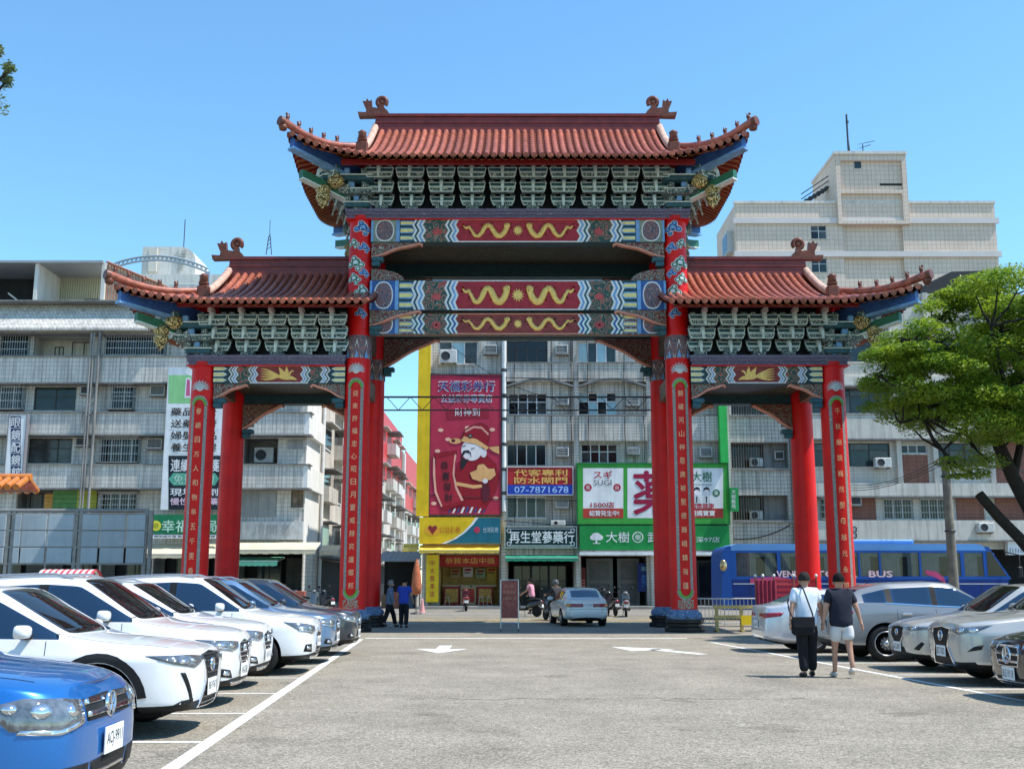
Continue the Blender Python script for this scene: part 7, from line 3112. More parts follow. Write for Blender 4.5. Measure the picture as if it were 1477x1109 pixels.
CX3 = dict(SUV, key='cx3', L=4.28, W=1.77, H=1.55, hood=1.00, nose=.82, belt=1.00, beltr=1.12, cowl=1.42, rf=2.12, bp=2.50, cp=3.38, rr=3.95, tb=4.16, wf=.88, wb=3.45, wr=.335, zb=.2)
RX = dict(SUV, key='rx', L=4.89, W=1.90, H=1.69, hood=1.08, nose=.93, belt=1.08, beltr=1.18, cowl=1.42, rf=2.18, bp=2.68, cp=3.75, rr=4.45, tb=4.72, wf=.98, wb=3.77, wr=.37, sh=.7)
MB_ = dict(key='mb', L=4.70, W=1.82, H=1.44, hood=.98, nose=.80, belt=.96, beltr=1.04, cowl=1.42, rf=2.22, bp=2.62, cp=3.42, rr=3.75, tb=4.22, wf=.83, wb=3.67, wr=.33, zb=.17, deck=1.04, tz=1.05, rrH=1.33, clad=False)
COUPE = dict(SUV, key='coupe', L=4.62, W=1.85, H=1.60, hood=1.04, nose=.88, belt=1.06, beltr=1.16, cowl=1.36, rf=2.14, bp=2.56, cp=3.48, rr=4.02, tb=4.42, rrH=1.44, wf=.92, wb=3.62, wr=.36)
SED = dict(key='sed', L=4.80, W=1.83, H=1.45, hood=.98, nose=.80, belt=.97, beltr=1.05, cowl=1.42, rf=2.22, bp=2.66, cp=3.5, rr=3.82, tb=4.30, wf=.90, wb=3.72, wr=.335, zb=.18, deck=1.06, tz=1.07, rrH=1.33, clad=False)
COR = dict(key='cor', L=4.34, W=1.69, H=1.40, hood=.92, nose=.76, belt=.90, beltr=.96, cowl=1.30, rf=2.02, bp=2.42, cp=3.18, rr=3.40, tb=3.86, wf=.80, wb=3.28, wr=.30, zb=.2, deck=.98, tz=.98, rrH=1.30, clad=False, noq=True)
WHITE = car_paint('white car paint', (.80, .80, .79), flake=.02)
BLUEP = car_paint('metallic blue car paint', (.010, .15, .47), metal=.45, rough=.3)
STEELB = car_paint('steel blue car paint', (.16, .27, .42), metal=.45, rough=.28)
GRAPH = car_paint('graphite car paint', (.045, .05, .06), metal=.4, rough=.28)
SILV = car_paint('warm silver car paint', (.50, .48, .43), metal=.3, rough=.3)
GREYP = car_paint('grey metallic car paint', (.27, .27, .265), metal=.35, rough=.28)
SILV2 = car_paint('cool silver car paint', (.58, .59, .61), metal=.3, rough=.28)
BLACKP = car_paint('black green car paint', (.012, .016, .016), rough=.2)
WHITE2 = car_paint('dusty white car paint', (.66, .66, .65), rough=.35, flake=.03)
ST_VW = dict(wheel='a', head=[(29, .72), (42, .68), (58, .71), (67, .84), (54, .89), (40, .875), (29, .85)], proj=((-10, .01, 3.5, .04), (3, .02, 3.5, .042), (13, .04, 2.5, .03)), drl=[(30, .715), (42, .672), (56, .69), (55, .715), (42, .70), (31, .74)],
    grille=[(0, .715), (26, .72), (27.5, .85), (0, .86)], slats=2, slatm=CHROME, slath=.015, fog=[(24, .36), (46, .36), (48, .48), (24, .47)], foglamp=False, emblem=(.79, .085, 'vw'), plate=(.57, 'ACJ-9911'),
    centreF=[('lower_grille', PLAS, [(0, .33), (20, .34), (22, .47), (0, .48)], .005), ('chrome_strip', CHROME, [(0, .385), (19, .39), (19, .405), (0, .40)], .016)], handle=BLUEP, rail=CHROME)
ST_UX = dict(wheel='c', arch=.085, head=[(22, .76), (36, .70), (50, .745), (66, .83), (40, .83), (22, .805)], proj=((4, -.01, 4, .022), (-4, .0, 3.5, .02)), grille=[(0, .28), (22, .29), (14, .55), (20, .80), (0, .83)], slats=9, slath=.008, slatm=mat('gunmetal', (.08, .08, .085), .3, metal=.8, var=.1, vs=6, obj=True),
    surround=(.12, CHROME), extraF=[('bumper_slit', PLAS, [(34, .36), (37, .36), (46, .66), (43, .66)], .006)], fog=[(32, .30), (52, .31), (44, .38), (34, .39)], foglamp=False, plate=(.47, 'BJE-9767'), emblem=(.70, .07, 'L'), mirror=WHITE, rail=None)
ST_W2 = dict(wheel='a', arch=.05, head=[(20, .74), (34, .70), (54, .75), (64, .86), (40, .84), (20, .81)], drl=[(22, .745), (34, .71), (52, .755), (51, .775), (34, .73), (22, .765)], grille=[(0, .52), (9, .53), (17, .66), (15, .78), (0, .82)], slats=5, slatm=CHROME, slath=.007, surround=(.1, CHROME),
    fog=[(30, .36), (48, .40), (46, .50), (36, .47)], plate=(.44, 'AVA-2368'), emblem=(.72, .055, 'H'), rail=mat('grey rail', (.4, .41, .42), .35, metal=.7, var=.05, vs=5), centreF=[('skid_plate', CHROME, [(0, .25), (26, .26), (30, .31), (0, .30)], .01)])
ST_W3 = dict(ST_W2, head=[(20, .76), (38, .72), (60, .82), (66, .89), (40, .86), (20, .82)], plate=(.47, 'AQH-5172'), emblem=(.73, .055, 'wing'))
ST_KUGA = dict(ST_W2, wheel='b', arch=0, head=[(20, .74), (34, .69), (52, .76), (66, .90), (48, .88), (22, .81)], grille=[(0, .36), (12, .37), (16, .52), (13, .68), (0, .70)], fog=[(30, .38), (46, .40), (44, .52), (33, .52)], plate=(.55, 'AJX-7120'), emblem=(.77, .05, 'dot'))
ST_BG = dict(ST_W3, wheel='b', arch=.05, plate=(.5, 'ARK-3301'), lampm=LAMP)
ST_DK = dict(ST_W2, plate=(.46, 'AXN-8856'), rail=None, emblem=(.73, .055, 'H'))
ST_CX3 = dict(wheel='b', arch=.06, head=[(22, .74), (36, .71), (56, .76), (64, .81), (40, .79), (22, .775)], proj=((-3, 0, 4, .022),), grille=[(0, .50), (10, .51), (17, .60), (19, .76), (0, .78)], slats=7, slath=.006, surround=(.08, CHROME),
     centreF=[('lower_grille', PLAS, [(0, .24), (24, .25), (18, .42), (0, .42)], .005)], fog=[(38, .40), (44, .38), (50, .50), (47, .53)], foglamp=False, plate=(.42, 'AGZ-8817'), emblem=(.68, .06, 'wing'))
ST_RX = dict(wheel='b', arch=0, head=[(24, .79), (36, .77), (54, .84), (66, .93), (46, .89), (26, .85)], grille=[(0, .30), (24, .31), (15, .58), (21, .84), (0, .87)], slats=8, slath=.008, surround=(.14, CHROME), fog=[(44, .52), (56, .56), (58, .64), (50, .60)], foglamp=False, plate=(.50, 'BDT-0202'), emblem=(.74, .08, 'L'),
    extraF=[('bumper_edge', PLAS, [(28, .30), (52, .33), (50, .37), (29, .35)], .006)])
ST_MB = dict(wheel='a', head=[(26, .70), (40, .68), (58, .72), (62, .78), (40, .79), (26, .765)], grille=[(0, .46), (18, .47), (21, .62), (18, .74), (0, .76)], slats=3, slath=.014, slatm=CHROME, surround=(.07, CHROME), emblem=(.60, .115, 'star'), plate=(.36, 'BLE-9118'),
    centreF=[('lower_grille', PLAS, [(0, .22), (30, .23), (28, .31), (0, .31)], .005), ('chrome_strip', CHROME, [(0, .245), (30, .25), (30, .265), (0, .26)], .014)])
ST_GREY = dict(wheel='b', arch=.03, archm=GREYP, tail=[(20, .88), (40, .86), (60, .92), (62, 1.0), (30, .98), (20, .96)], head=[(22, .74), (36, .71), (56, .78), (40, .82), (22, .80)], beltline=True, rplate=(.72, 'AAB-2213'), handle=CHROME)
ST_SIL = dict(wheel='b', tail=[(14, .80), (36, .76), (60, .82), (64, .90), (30, .88), (14, .86)], rplate=(.62, 'ATS-6071'), head=[(22, .66), (50, .68), (60, .74), (24, .72)], extraB=[('exhaust_trim', CHROME, [(28, .30), (38, .30), (38, .34), (28, .34)], .01)], centreB=[('rear_skirt', PLAS, [(0, .22), (34, .23), (34, .30), (0, .30)], .006)])
ST_COR = dict(wheel='a', tail=[(15, .70), (40, .70), (52, .72), (52, .82), (15, .82)], tail2=[(38, .71), (52, .73), (52, .81), (38, .81)], rplate=(.76, 'T7-2797'), head=[(22, .62), (50, .64), (50, .72), (24, .70)], centreB=[('bumper_seam', GAP, [(0, .62), (40, .62), (40, .63), (0, .63)], .003), ('rear_skirt', PLAS, [(0, .22), (40, .24), (40, .28), (0, .27)], .006), ('red_band', TAIL, [(0, .705), (14.5, .705), (14.5, .82), (0, .82)], .004)])
def nose_at(px, yc, L, rz=0.0, sg=1):
 x, _ = P(px, 840 + 1250 / yc, yc)
 return (x - sg * L / 2, yc)
make_car('parked_car', 'metallic blue parked car with chrome slatted grille and round emblem', TIG, BLUEP, nose_at(161, 7.45, TIG['L']), R(1.5), ST_VW)
make_car('parked_car', 'white parked car with black wheel arches and hourglass mesh grille, next to the blue car', UX, WHITE, nose_at(305, 12.3, UX['L']), R(1), ST_UX)
make_car('parked_car', 'white parked car with grey roof rails behind the one with black wheel arches', SUV, WHITE, nose_at(352, 15.0, SUV['L']), R(1), ST_W2)
make_car('parked_car', 'white parked car almost hidden, only its chrome trimmed nose showing between two white cars', dict(SUV, key='suv2', H=1.6), WHITE, nose_at(386, 17.5, SUV['L']), R(1), ST_W3)
make_car('parked_car', 'white parked car with many spoked wheels beside the steel blue car', dict(SUV, key='suv3', H=1.69), WHITE, nose_at(459, 20.15, SUV['L']), R(1), ST_KUGA)
make_car('parked_car', 'steel blue parked car between a white car and the graphite car', SUV, STEELB, nose_at(487, 22.7, SUV['L']), R(1), ST_BG)
make_car('parked_car', 'graphite parked car beside the foot of the inner left column', SUV, GRAPH, nose_at(518, 25.2, SUV['L']), R(1), ST_DK)
make_car('parked_car', 'silver parked car with black shield grille facing left behind the hourglass grille car', CX3, SILV, nose_at(1292, 20.8, CX3['L'], sg=-1), R(181), ST_CX3)
make_car('parked_car', 'champagne silver parked car with large chrome hourglass grille', RX, SILV, nose_at(1355, 18.1, RX['L'], sg=-1), R(181), ST_RX)
make_car('parked_car', 'black parked saloon with three pointed star in its grille', MB_, BLACKP, nose_at(1449, 15.4, MB_['L'], sg=-1), R(181), ST_MB)
make_car('parked_car', 'grey metallic parked car seen from its side behind the two walkers', COUPE, GREYP, nose_at(1186, 23.6, COUPE['L'], sg=-1), R(1), ST_GREY)
make_car('parked_car', 'cool silver parked saloon showing its red tail lamp beside the yellow barrier', SED, SILV2, nose_at(1090, 26.3, SED['L'], sg=-1), R(1), ST_SIL)
x, y = G(846, 904)
make_car('sedan', 'old white saloon driving away through the gate', COR, WHITE2, (x - .2, y + 2.1), R(97), ST_COR)
# ---------------------------------------------------------------- bus
def bus():
 Y = 46.5
 x0, x1 = P(1040, 830, Y)[0], P(1464, 840, Y)[0]
 zt = P(1200, 784, Y)[1]
 t = thing('coach_bus', 'long blue coach with curtained windows parked behind the right gate columns', 'bus', (x0, Y, 0))
 L, D = x1 - x0, 2.45
 BB = mat('coach blue paint', (.010, .075, .33), .5, var=.1, vs=.7, spec=.25)
 BN = mat('coach navy paint', (.004, .028, .17), .5, var=.1, vs=.7, spec=.25)
 BR = mat('coach roof blue', (.10, .28, .62), .35, var=.08, vs=.7)
 zw0, zw1 = P(0, 831, Y)[1], P(0, 797, Y)[1]
 wx = [P(a, 815, Y)[0] - x0 for a in (1062, 1121, 1126, 1151, 1156, 1204, 1207, 1238, 1241, 1268, 1271, 1326, 1329, 1386, 1391, 1436)]
 hl = [(wx[i], wx[i + 1], zw0, zw1) for i in range(0, len(wx), 2)]
 mb = MB()
 facade(mb, .45, L - 1.25, zw0 - .12, zw1 + .1, 0, hl, .06)
 mb.build('side_panel', BB, t)
 mb = MB()
 mb.box(.45, L - .25, 0, D, .45, zw0 - .12)
 mb.build('lower_body', BN, t)
 mb = MB()
 mb.prism([(.45, zw1 + .1), (L - 1.1, zw1 + .1), (L - 1.25, zt - .05), (L - 1.6, zt), (.7, zt), (.45, zt - .1)], 0, D)
 mb.build('roof', BR, t)
 mb = MB()                    # rounded tail
 n = 6
 pts = [(.45, .45), (.45, zt - .1)] + [(.45 - .4 * math.sin(k * PI / 2 / n), zt - .5 + .42 * math.cos(k * PI / 2 / n)) for k in range(n + 1)] + [(.0, .7), (.1, .45)]
 mb.prism(pts, .003, D - .003)
 mb.build('tail', BB, t)
 mb = MB()                    # raked nose with windscreen edge
 mb.prism([(L - 1.25, zw0 - .12), (L - .12, zw0 - .12), (L - 1.0, zt - .12), (L - 1.25, zt - .12)], .003, D - .003)
 mb.build('nose', BB, t)
 mb = MB()
 mb.prism([(L - 1.1, zw0 + .02), (L - .32, zw0 + .02), (L - .92, zw1 + .05), (L - 1.1, zw1 + .05)], -.006, .002)
 mb.build('nose_window', GL_D, t)
 mb = MB()
 mb.prism([(L - .16, zw0 - .05), (L - .05, zw0 - .05), (L - .9, zt - .2), (L - 1.0, zt - .2)], .25, D - .25)
 mb.build('windscreen', GL_D, t)
 mb = MB()
 mb.box(.5, L - 1.3, D - .06, D, zw0 - .13, zw1 + .11)
 mb.build('far_side', BN, t)
 mb = MB()
 mb.box(.5, L - 1.3, .5, .55, zw0 - .1, zw1 + .05)
 mb.build('cabin_gloom', INT_D, t)
 glass = mat('coach window glass', (.02, .03, .035), .03, var=0, spec=.9)
 glass.node_tree.nodes['Principled BSDF'].inputs['Alpha'].default_value = .32
 cur = mat('pale teal curtain', (.30, .42, .45), .85, var=.2, vs=3)
 rnd = random.Random(4)
 for i, (a, b, c, d) in enumerate(hl):
  mb = MB()
  mb.box(a, b, .03, .036, c, d)
  wo = mb.build('window', glass, t)
  for (f0, f1) in ((0, .45 + .2 * rnd.random()), (.72, 1)) if b - a > 1.2 else ((0, .6),):
   mb = MB()
   n = max(6, int((f1 - f0) * (b - a) / .06))
   for k in range(n):
    xa, xb = a + (b - a) * (f0 + (f1 - f0) * k / n), a + (b - a) * (f0 + (f1 - f0) * (k + 1) / n)
    ya, yb = .12 + .03 * (k % 2), .12 + .03 * ((k + 1) % 2)
    mb.poly([(xa, ya, c), (xb, yb, c), (xb, yb, d), (xa, ya, d)])
   mb.build('curtain', cur, wo)
  mb = MB()
  mb.box(a, b, .10, .12, d - .16, d)
  mb.build('pelmet', cur, wo)
 PK = ink('pink stripe', (.48, .06, .17))
 LT = ink('pinkish white', (.70, .50, .58))
 mb = MB()
 pts = [P(a, b, Y) for a, b in ((1334, 822), (1350, 824), (1362, 833), (1364, 842), (1352, 834), (1336, 828))]
 mb.poly([(a - x0, -.004, b) for a, b in pts][::-1])
 mb.build('swoosh', PK, t)
 mb = MB()
 pts = [P(a, b, Y) for a, b in ((1082, 834), (1120, 831), (1146, 836), (1150, 842), (1082, 842))]
 mb.poly([(a - x0, -.004, b) for a, b in pts][::-1])
 mb.build('swoosh', PK, t)
 for st, a, c in (('VENUS', 1120, 1160), ('TOUR', 1176, 1236), ('BUS', 1253, 1287)):
  xa, za = P(a, 821, Y)
  xb, zb_ = P(c, 830, Y)
  text(st, t, (xa + xb) / 2 - x0, -.008, (za + zb_) / 2 - .06, xb - xa, za - zb_, LT, bold=.03)
 for k in range(7):
  xs_ = 1.2 + k * (L - 2.6) / 6
  mb = MB()
  mb.box(xs_ - .012, xs_ + .012, -.004, .0, .5, zw0 - .13)
  mb.build('panel_seam', K_INK, t)
 mb = MB()
 mb.box(.5, L - .3, -.006, .0, zw0 - .32, zw0 - .29)
 mb.build('trim_strip', ALU, t)
 mb = MB()
 mb.bbox(L * .42, L * .68, .5, D - .5, zt - .02, zt + .2, .06)
 mb.build('roof_unit', BR, t)
 for wxx in (2.6, 8.6 if L < 12 else 9.6):
  mb = MB()
  mb.lathe([(.3, -.0), (.46, -.02), (.5, .06), (.5, .26), (.3, .28)], 24, axis='y')
  wo = mb.build('wheel', RUB, t, loc=(wxx, .02, .5))
  mb = MB()
  mb.lathe([(.05, -.015), (.26, -.01), (.3, .05)], 16, axis='y')
  mb.build('rim', ALLOY, wo)
 for k, (x_, z_) in enumerate(((.12, zt - .9),)):
  mb = MB()
  mb.lathe([(.0, -.06), (.13, -.04), (.16, .02), (.13, .1)], 16, (x_, -.0, z_), axis='y')
  mb.v = [(a, b, (c - z_) * 1.6 + z_) for a, b, c in mb.v]
  mb.build('tail_mirror', mat('brass reflector', (.5, .4, .22), .2, metal=.7), t)
 mb = MB()
 mb.tube([(L - .35, .05, zw1 + .05), (L + .15, -.25, zw1 - .1), (L + .1, -.3, zw0 + .3)], .03, 6)
 mb.bbox(L - .0, L + .2, -.4, -.25, zw0 - .05, zw0 + .4, .04)
 mb.build('door_mirror', PLAS, t)
bus()
# ---------------------------------------------------------------- scooters
def scooter(label, px, py, rz, c, Yoff=0.0, z=None):
 x, y = G(px, py, .1)
 zz = .002 + max(0, (min(y, 59) - 43.2)) / 15.8 * .158
 t = thing('scooter', label, 'scooter', (x, y, zz), rz)      # heading local +y
 pm = car_paint('scooter ' + c[0], c[1])
 for yy in (-.62, .62):
  mb = MB()
  mb.lathe([(.13, -.05), (.2, -.055), (.235, -.03), (.235, .03), (.2, .055), (.13, .05)], 20, axis='x')
  wo = mb.build('wheel', RUB, t, loc=(0, yy, .235))
  mb = MB()
  mb.lathe([(.02, -.045), (.14, -.04), (.14, .04), (.02, .045)], 14, axis='x')
  mb.build('rim', ALLOY_D, wo)
 def loft(nm, secs, m_):
  mb = MB()
  vs, n = [], 10
  for (yy, zc, hx, hz) in secs:
   for k in range(n):
    a = 2 * PI * k / n
    vs.append((hx * math.cos(a), yy, zc + hz * math.sin(a)))
  fs = [(i * n + k, (i + 1) * n + k, (i + 1) * n + (k + 1) % n, i * n + (k + 1) % n) for i in range(len(secs) - 1) for k in range(n)]
  mb.faces(vs, fs + [tuple(range(n)), tuple(range((len(secs) - 1) * n, len(secs) * n))[::-1]], True)
  return mb.build(nm, m_, t)
 loft('rear_body', [(-.92, .66, .05, .04), (-.85, .66, .13, .09), (-.6, .58, .17, .16), (-.3, .5, .17, .16), (-.1, .38, .14, .1)], pm)
 loft('floorboard', [(-.15, .33, .15, .06), (.1, .31, .17, .05), (.34, .33, .17, .06)], PLAS)
 loft('seat', [(-.82, .76, .1, .03), (-.6, .77, .14, .05), (-.3, .74, .13, .05), (-.1, .7, .09, .04)], RUB)
 mb = MB()
 mb.prism([(.28, .3), (.38, .3), (.56, .85), (.5, .98), (.42, .95)], -.17, .17, axis='x')
 mb.build('leg_shield', pm, t)
 loft('front_mudguard', [(.42, .46, .06, .05), (.6, .5, .08, .04), (.82, .4, .06, .03)], pm)
 mb = MB()
 mb.tube([(0, .62, .24), (0, .5, .7), (0, .42, 1.02)], .03, 8)
 mb.build('fork', STEEL, t)
 loft('headset', [(.3, 1.02, .06, .04), (.42, 1.03, .13, .08), (.54, 1.0, .09, .06)], pm)
 mb = MB()
 mb.tube([(-.34, .3, 1.06), (-.2, .38, 1.04), (0, .42, 1.03), (.2, .38, 1.04), (.34, .3, 1.06)], .017, 6)
 mb.build('handlebar', RUB, t)
 for sg in (-1, 1):
  mb = MB()
  mb.tube([(sg * .2, .39, 1.05), (sg * .27, .4, 1.2)], .008, 5)
  mb.lathe([(.0, -.015), (.06, -.01), (.065, .012), (0, .015)], 12, (sg * .29, .4, 1.25), axis='y')
  mb.build('mirror', PLAS, t)
 mb = MB()
 mb.box(-.1, .1, -.935, -.925, .42, .55)
 mb.build('licence_plate', PLATE, t)
 mb = MB()
 mb.bbox(-.1, .1, -.955, -.9, .62, .69, .02)
 mb.build('tail_light', TAIL, t)
 mb = MB()
 mb.tube([(.14, -.35, .28), (.16, -.85, .36)], [.04, .05], 8)
 mb.build('exhaust', STEEL, t)
 mb = MB()
 mb.tube([(0, -.62, .235), (.02, -.35, .4)], .035, 6)
 mb.build('swing_arm', STEEL, t)
 mb = MB()
 mb.tube([(-.1, -.05, .3), (-.16, -.1, .0)], .014, 5)
 mb.build('stand', STEEL, t)
 return t
SC = (('black', (.015, .016, .018)), ('wine', (.16, .012, .02)), ('grey', (.16, .17, .18)), ('white', (.6, .6, .58)))
scooter('dark scooter parked in front of the lottery shop', 672, 882, R(4), SC[1])
scooter('black scooter by the herb shop next to the brown board', 757, 888, R(60), SC[0])
scooter('black scooter ridden past the white saloon', 797, 892, R(25), SC[0])
scooter('black scooter just right of the white saloon', 882, 887, R(12), SC[0])
scooter('grey scooter with pale plate before the panelled doors', 903, 888, R(-5), SC[2])
scooter('black scooter close behind the panelled door scooters', 868, 881, R(-20), SC[0])
scooter('black scooter under the cream awning nearest the lane', 470, 884, R(30), SC[0])
scooter('grey scooter under the cream awning beside the black one', 446, 884, R(-20), SC[2])
# ---------------------------------------------------------------- people
def skin_mesh(vs, es, rad, mats, root=0, lv=2):
 me = bpy.data.meshes.new('skin')
 me.from_pydata(vs, es, [])
 o = bpy.data.objects.new('skin', me)
 col.objects.link(o)
 o.modifiers.new('k', 'SKIN').use_smooth_shade = True
 for i, v in enumerate(me.skin_vertices[0].data):
  r_ = rad[i]
  v.radius = r_ if isinstance(r_, tuple) else (r_, r_)
  v.use_root = (i == root)
 s_ = o.modifiers.new('s', 'SUBSURF')
 s_.levels = s_.render_levels = lv
 m2 = bake(o)
 m2.materials.clear()
 m2.materials.append(mats)
 return m2
SKINM = mat('warm skin', (.45, .25, .17), .55, var=.08, vs=9, obj=True)
HAIR = mat('black hair', (.008, .007, .007), .85, var=.3, vs=40, obj=True, spec=.15, bump=.3, bs=60)
def person(label, loc, rz, J, shirt, trousers, shoes, hair=HAIR, sleeve=.55, shorts=False, H=1.72, build=1.0, z=0.0, extra=None, hairlen=0.0):
 """J: pose joints; faces local +y"""
 k = H / 1.72
 t = thing('person', label, 'person', (*loc, z), rz)
 q = {n: Vector(v) * k for n, v in J.items()}
 names = ['pelvis', 'spine', 'chest', 'neck', 'head0', 'head1', 'head2']
 vs = [q[n] for n in names]
 es = [(i, i + 1) for i in range(6)]
 b = build
 rad = [(.15 * b, .115 * b), (.14 * b, .105 * b), (.165 * b, .115 * b), .055, (.07, .075), (.082, .098), (.062, .078)]
 for s_ in 'LR':
  n0 = len(vs)
  el, wr, sh = q['el' + s_], q['wr' + s_], q['sh' + s_]
  d = (wr - el).normalized()
  pal = wr + d * .07
  vs += [sh, el, wr, pal]
  es += [(2, n0), (n0, n0 + 1), (n0 + 1, n0 + 2), (n0 + 2, n0 + 3)]
  rad += [.062 * b, .045, .03, (.038, .02)]
  side = Vector((1, 0, 0)) if abs(d.x) < .7 else Vector((0, 0, 1))
  fwd = d.cross(side).normalized()
  for fi, (off, ln) in enumerate(((-.030, .075), (-.010, .085), (.010, .08), (.028, .065))):
   m0 = len(vs)
   a = pal + fwd * off + d * .035
   vs += [a, a + d * ln * .6 + side * (.012 if s_ == 'L' else -.012)]
   es += [(n0 + 3, m0), (m0, m0 + 1)]
   rad += [.0095, .007]
  m0 = len(vs)
  vs += [wr + d * .03 + fwd * .045, wr + d * .075 + fwd * .06]
  es += [(n0 + 2, m0), (m0, m0 + 1)]
  rad += [.011, .008]
 for s_ in 'LR':
  n0 = len(vs)
  vs += [q['hp' + s_], q['kn' + s_], q['an' + s_], q['to' + s_]]
  es += [(0, n0), (n0, n0 + 1), (n0 + 1, n0 + 2), (n0 + 2, n0 + 3)]
  rad += [.088 * b, .056, .04, .032]
 add('body', skin_mesh(vs, es, rad, SKINM), t)
 hem = q['pelvis'] + Vector((0, 0, .02))
 sv = [q['pelvis'] - Vector((0, 0, .15)), q['pelvis'] + Vector((0, 0, .02)), q['spine'], q['chest'], (q['neck'] + q['chest']) / 2 + Vector((0, 0, .03))]
 se = [(0, 1), (1, 2), (2, 3), (3, 4)]
 sr = [(.180 * b, .15 * b), (.178 * b, .146 * b), (.172 * b, .135 * b), (.185 * b, .138 * b), (.085, .08)]
 for s_ in 'LR':
  n0 = len(sv)
  end = q['sh' + s_].lerp(q['el' + s_], sleeve * 1.3 if sleeve < .9 else 1.0)
  sv += [q['sh' + s_] - Vector((0, 0, .005)), end]
  se += [(3, n0), (n0, n0 + 1)]
  sr += [.085 * b, .072]
  if sleeve >= .9:
   sv.append(q['wr' + s_])
   se.append((n0 + 1, n0 + 2))
   sr.append(.045)
 add('shirt', skin_mesh(sv, se, sr, shirt), t)
 tv = [q['pelvis'] + Vector((0, 0, .05)), q['pelvis'] - Vector((0, 0, .03))]
 te = [(0, 1)]
 tr_ = [(.155 * b, .125 * b), (.165 * b, .135 * b)]
 for s_ in 'LR':
  n0 = len(tv)
  if shorts:
   tv += [q['hp' + s_] - Vector((0, 0, .03)), q['hp' + s_].lerp(q['kn' + s_], .78)]
   te += [(1, n0), (n0, n0 + 1)]
   tr_ += [.115 * b, .105]
  else:
   tv += [q['hp' + s_] - Vector((0, 0, .03)), q['kn' + s_], q['an' + s_] + Vector((0, 0, .0))]
   te += [(1, n0), (n0, n0 + 1), (n0 + 1, n0 + 2)]
   tr_ += [.112 * b, .094, .08]
 add('trousers' if not shorts else 'shorts', skin_mesh(tv, te, tr_, trousers), t)
 for s_ in 'LR':
  an, to = q['an' + s_], q['to' + s_]
  d = (to - an)
  heel = an - Vector((d.x, d.y, 0)).normalized() * .05 + Vector((0, 0, -.035))
  o = add('shoe', skin_mesh([heel, an.lerp(to, .5) + Vector((0, 0, -.015)), to], [(0, 1), (1, 2)], [(.042, .045), (.05, .042), (.042, .032)], shoes, 1), t)
 hc = (q['head1'] + q['head2']) / 2 + Vector((0, -.014, .0))
 bm = bmesh.new()
 bmesh.ops.create_uvsphere(bm, u_segments=18, v_segments=12, radius=1)
 for v in list(bm.verts):
  if v.co.z < -.45 - (hairlen if v.co.y < 0 else 0) or (v.co.y > .45 and v.co.z < .25):
   bm.verts.remove(v)
   continue
  v.co = Vector((v.co.x * .099, v.co.y * .114, v.co.z * .122)) * (1 + .03 * math.sin(v.co.x * 31 + v.co.z * 23))
 mb = MB()
 mb.from_bm(bm, Matrix.Translation(hc), True)
 mb.build('hair', hair, t)
 for sg in (-1, 1):
  mb = MB()
  mb.lathe([(.0, -.008), (.022, -.006), (.026, .006), (0, .01)], 8, tuple(q['head1'] + Vector((sg * .086, -.0, -.02))), axis='x')
  mb.build('ear', SKINM, t)
  mb = MB()
  mb.lathe([(.0, -.004), (.010, 0), (.0, .006)], 8, tuple(q['head1'] + Vector((sg * .032, .094, .005))), axis='y')
  mb.build('eye', K_INK, t)
 mb = MB()
 hn = q['head1'] + Vector((0, .095, -.03))
 mb.faces([hn + Vector(v) for v in ((0, -.005, .045), (-.016, -.005, -.008), (.016, -.005, -.008), (0, .022, 0))], [(0, 1, 3), (0, 3, 2), (1, 2, 3)])
 mb.build('nose', SKINM, t)
 mb = MB()
 mb.bbox(hn.x - .022, hn.x + .022, hn.y - .014, hn.y - .002, hn.z - .042, hn.z - .032, .003)
 mb.build('mouth', mat('lip', (.35, .12, .1), .5, var=0), t)
 return t, q
def pose(swing=.0, lean=0.0, legs=(0, 0), arms=((0, 0), (0, 0)), knees=(0, 0)):
 """stride offsets in metres (forward +y); arms (forward at wrist, outward)"""
 J = dict(pelvis=(0, 0, .95), spine=(0, lean * .3, 1.13), chest=(0, lean * .7, 1.34), neck=(0, lean, 1.485), head0=(0, lean + .012, 1.545), head1=(0, lean + .022, 1.615), head2=(0, lean + .01, 1.675))
 for i, s_ in enumerate('LR'):
  sx = -1 if s_ == 'L' else 1
  f, o = arms[i]
  J['sh' + s_] = (sx * .175, lean * .8, 1.415)
  J['el' + s_] = (sx * (.235 + o * .5), lean * .6 + f * .35 - .03, 1.15)
  J['wr' + s_] = (sx * (.25 + o), lean * .5 + f, .92 + abs(f) * .15)
  g_ = legs[i]
  J['hp' + s_] = (sx * .09, 0, .90)
  J['kn' + s_] = (sx * .10, g_ * .55 + .03, .50 + knees[i] * .2)
  J['an' + s_] = (sx * .105, g_, .085 + knees[i])
  J['to' + s_] = (sx * .125, g_ + .15, .035 + knees[i] * .35)
 return J
POLO = mat('pale blue white polo cloth', (.66, .72, .80), .85, var=.1, vs=8, obj=True, bump=.4, bs=7)
NAVYT = mat('dark navy tee cloth', (.018, .020, .032), .9, var=.2, vs=8, obj=True, bump=.4, bs=7)
BLKT = mat('black trouser cloth', (.012, .012, .015), .9, var=.2, vs=8, obj=True, bump=.4, bs=7)
SHORT = mat('off white shorts cloth', (.60, .60, .60), .9, var=.12, vs=8, obj=True, bump=.4, bs=8)
SHOE_K = mat('black shoe leather', (.012, .012, .012), .4, var=.1, vs=8, obj=True)
SHOE_W = mat('pale trainer', (.62, .55, .48), .7, var=.1, vs=8, obj=True)
x, y = G(1167, 976)
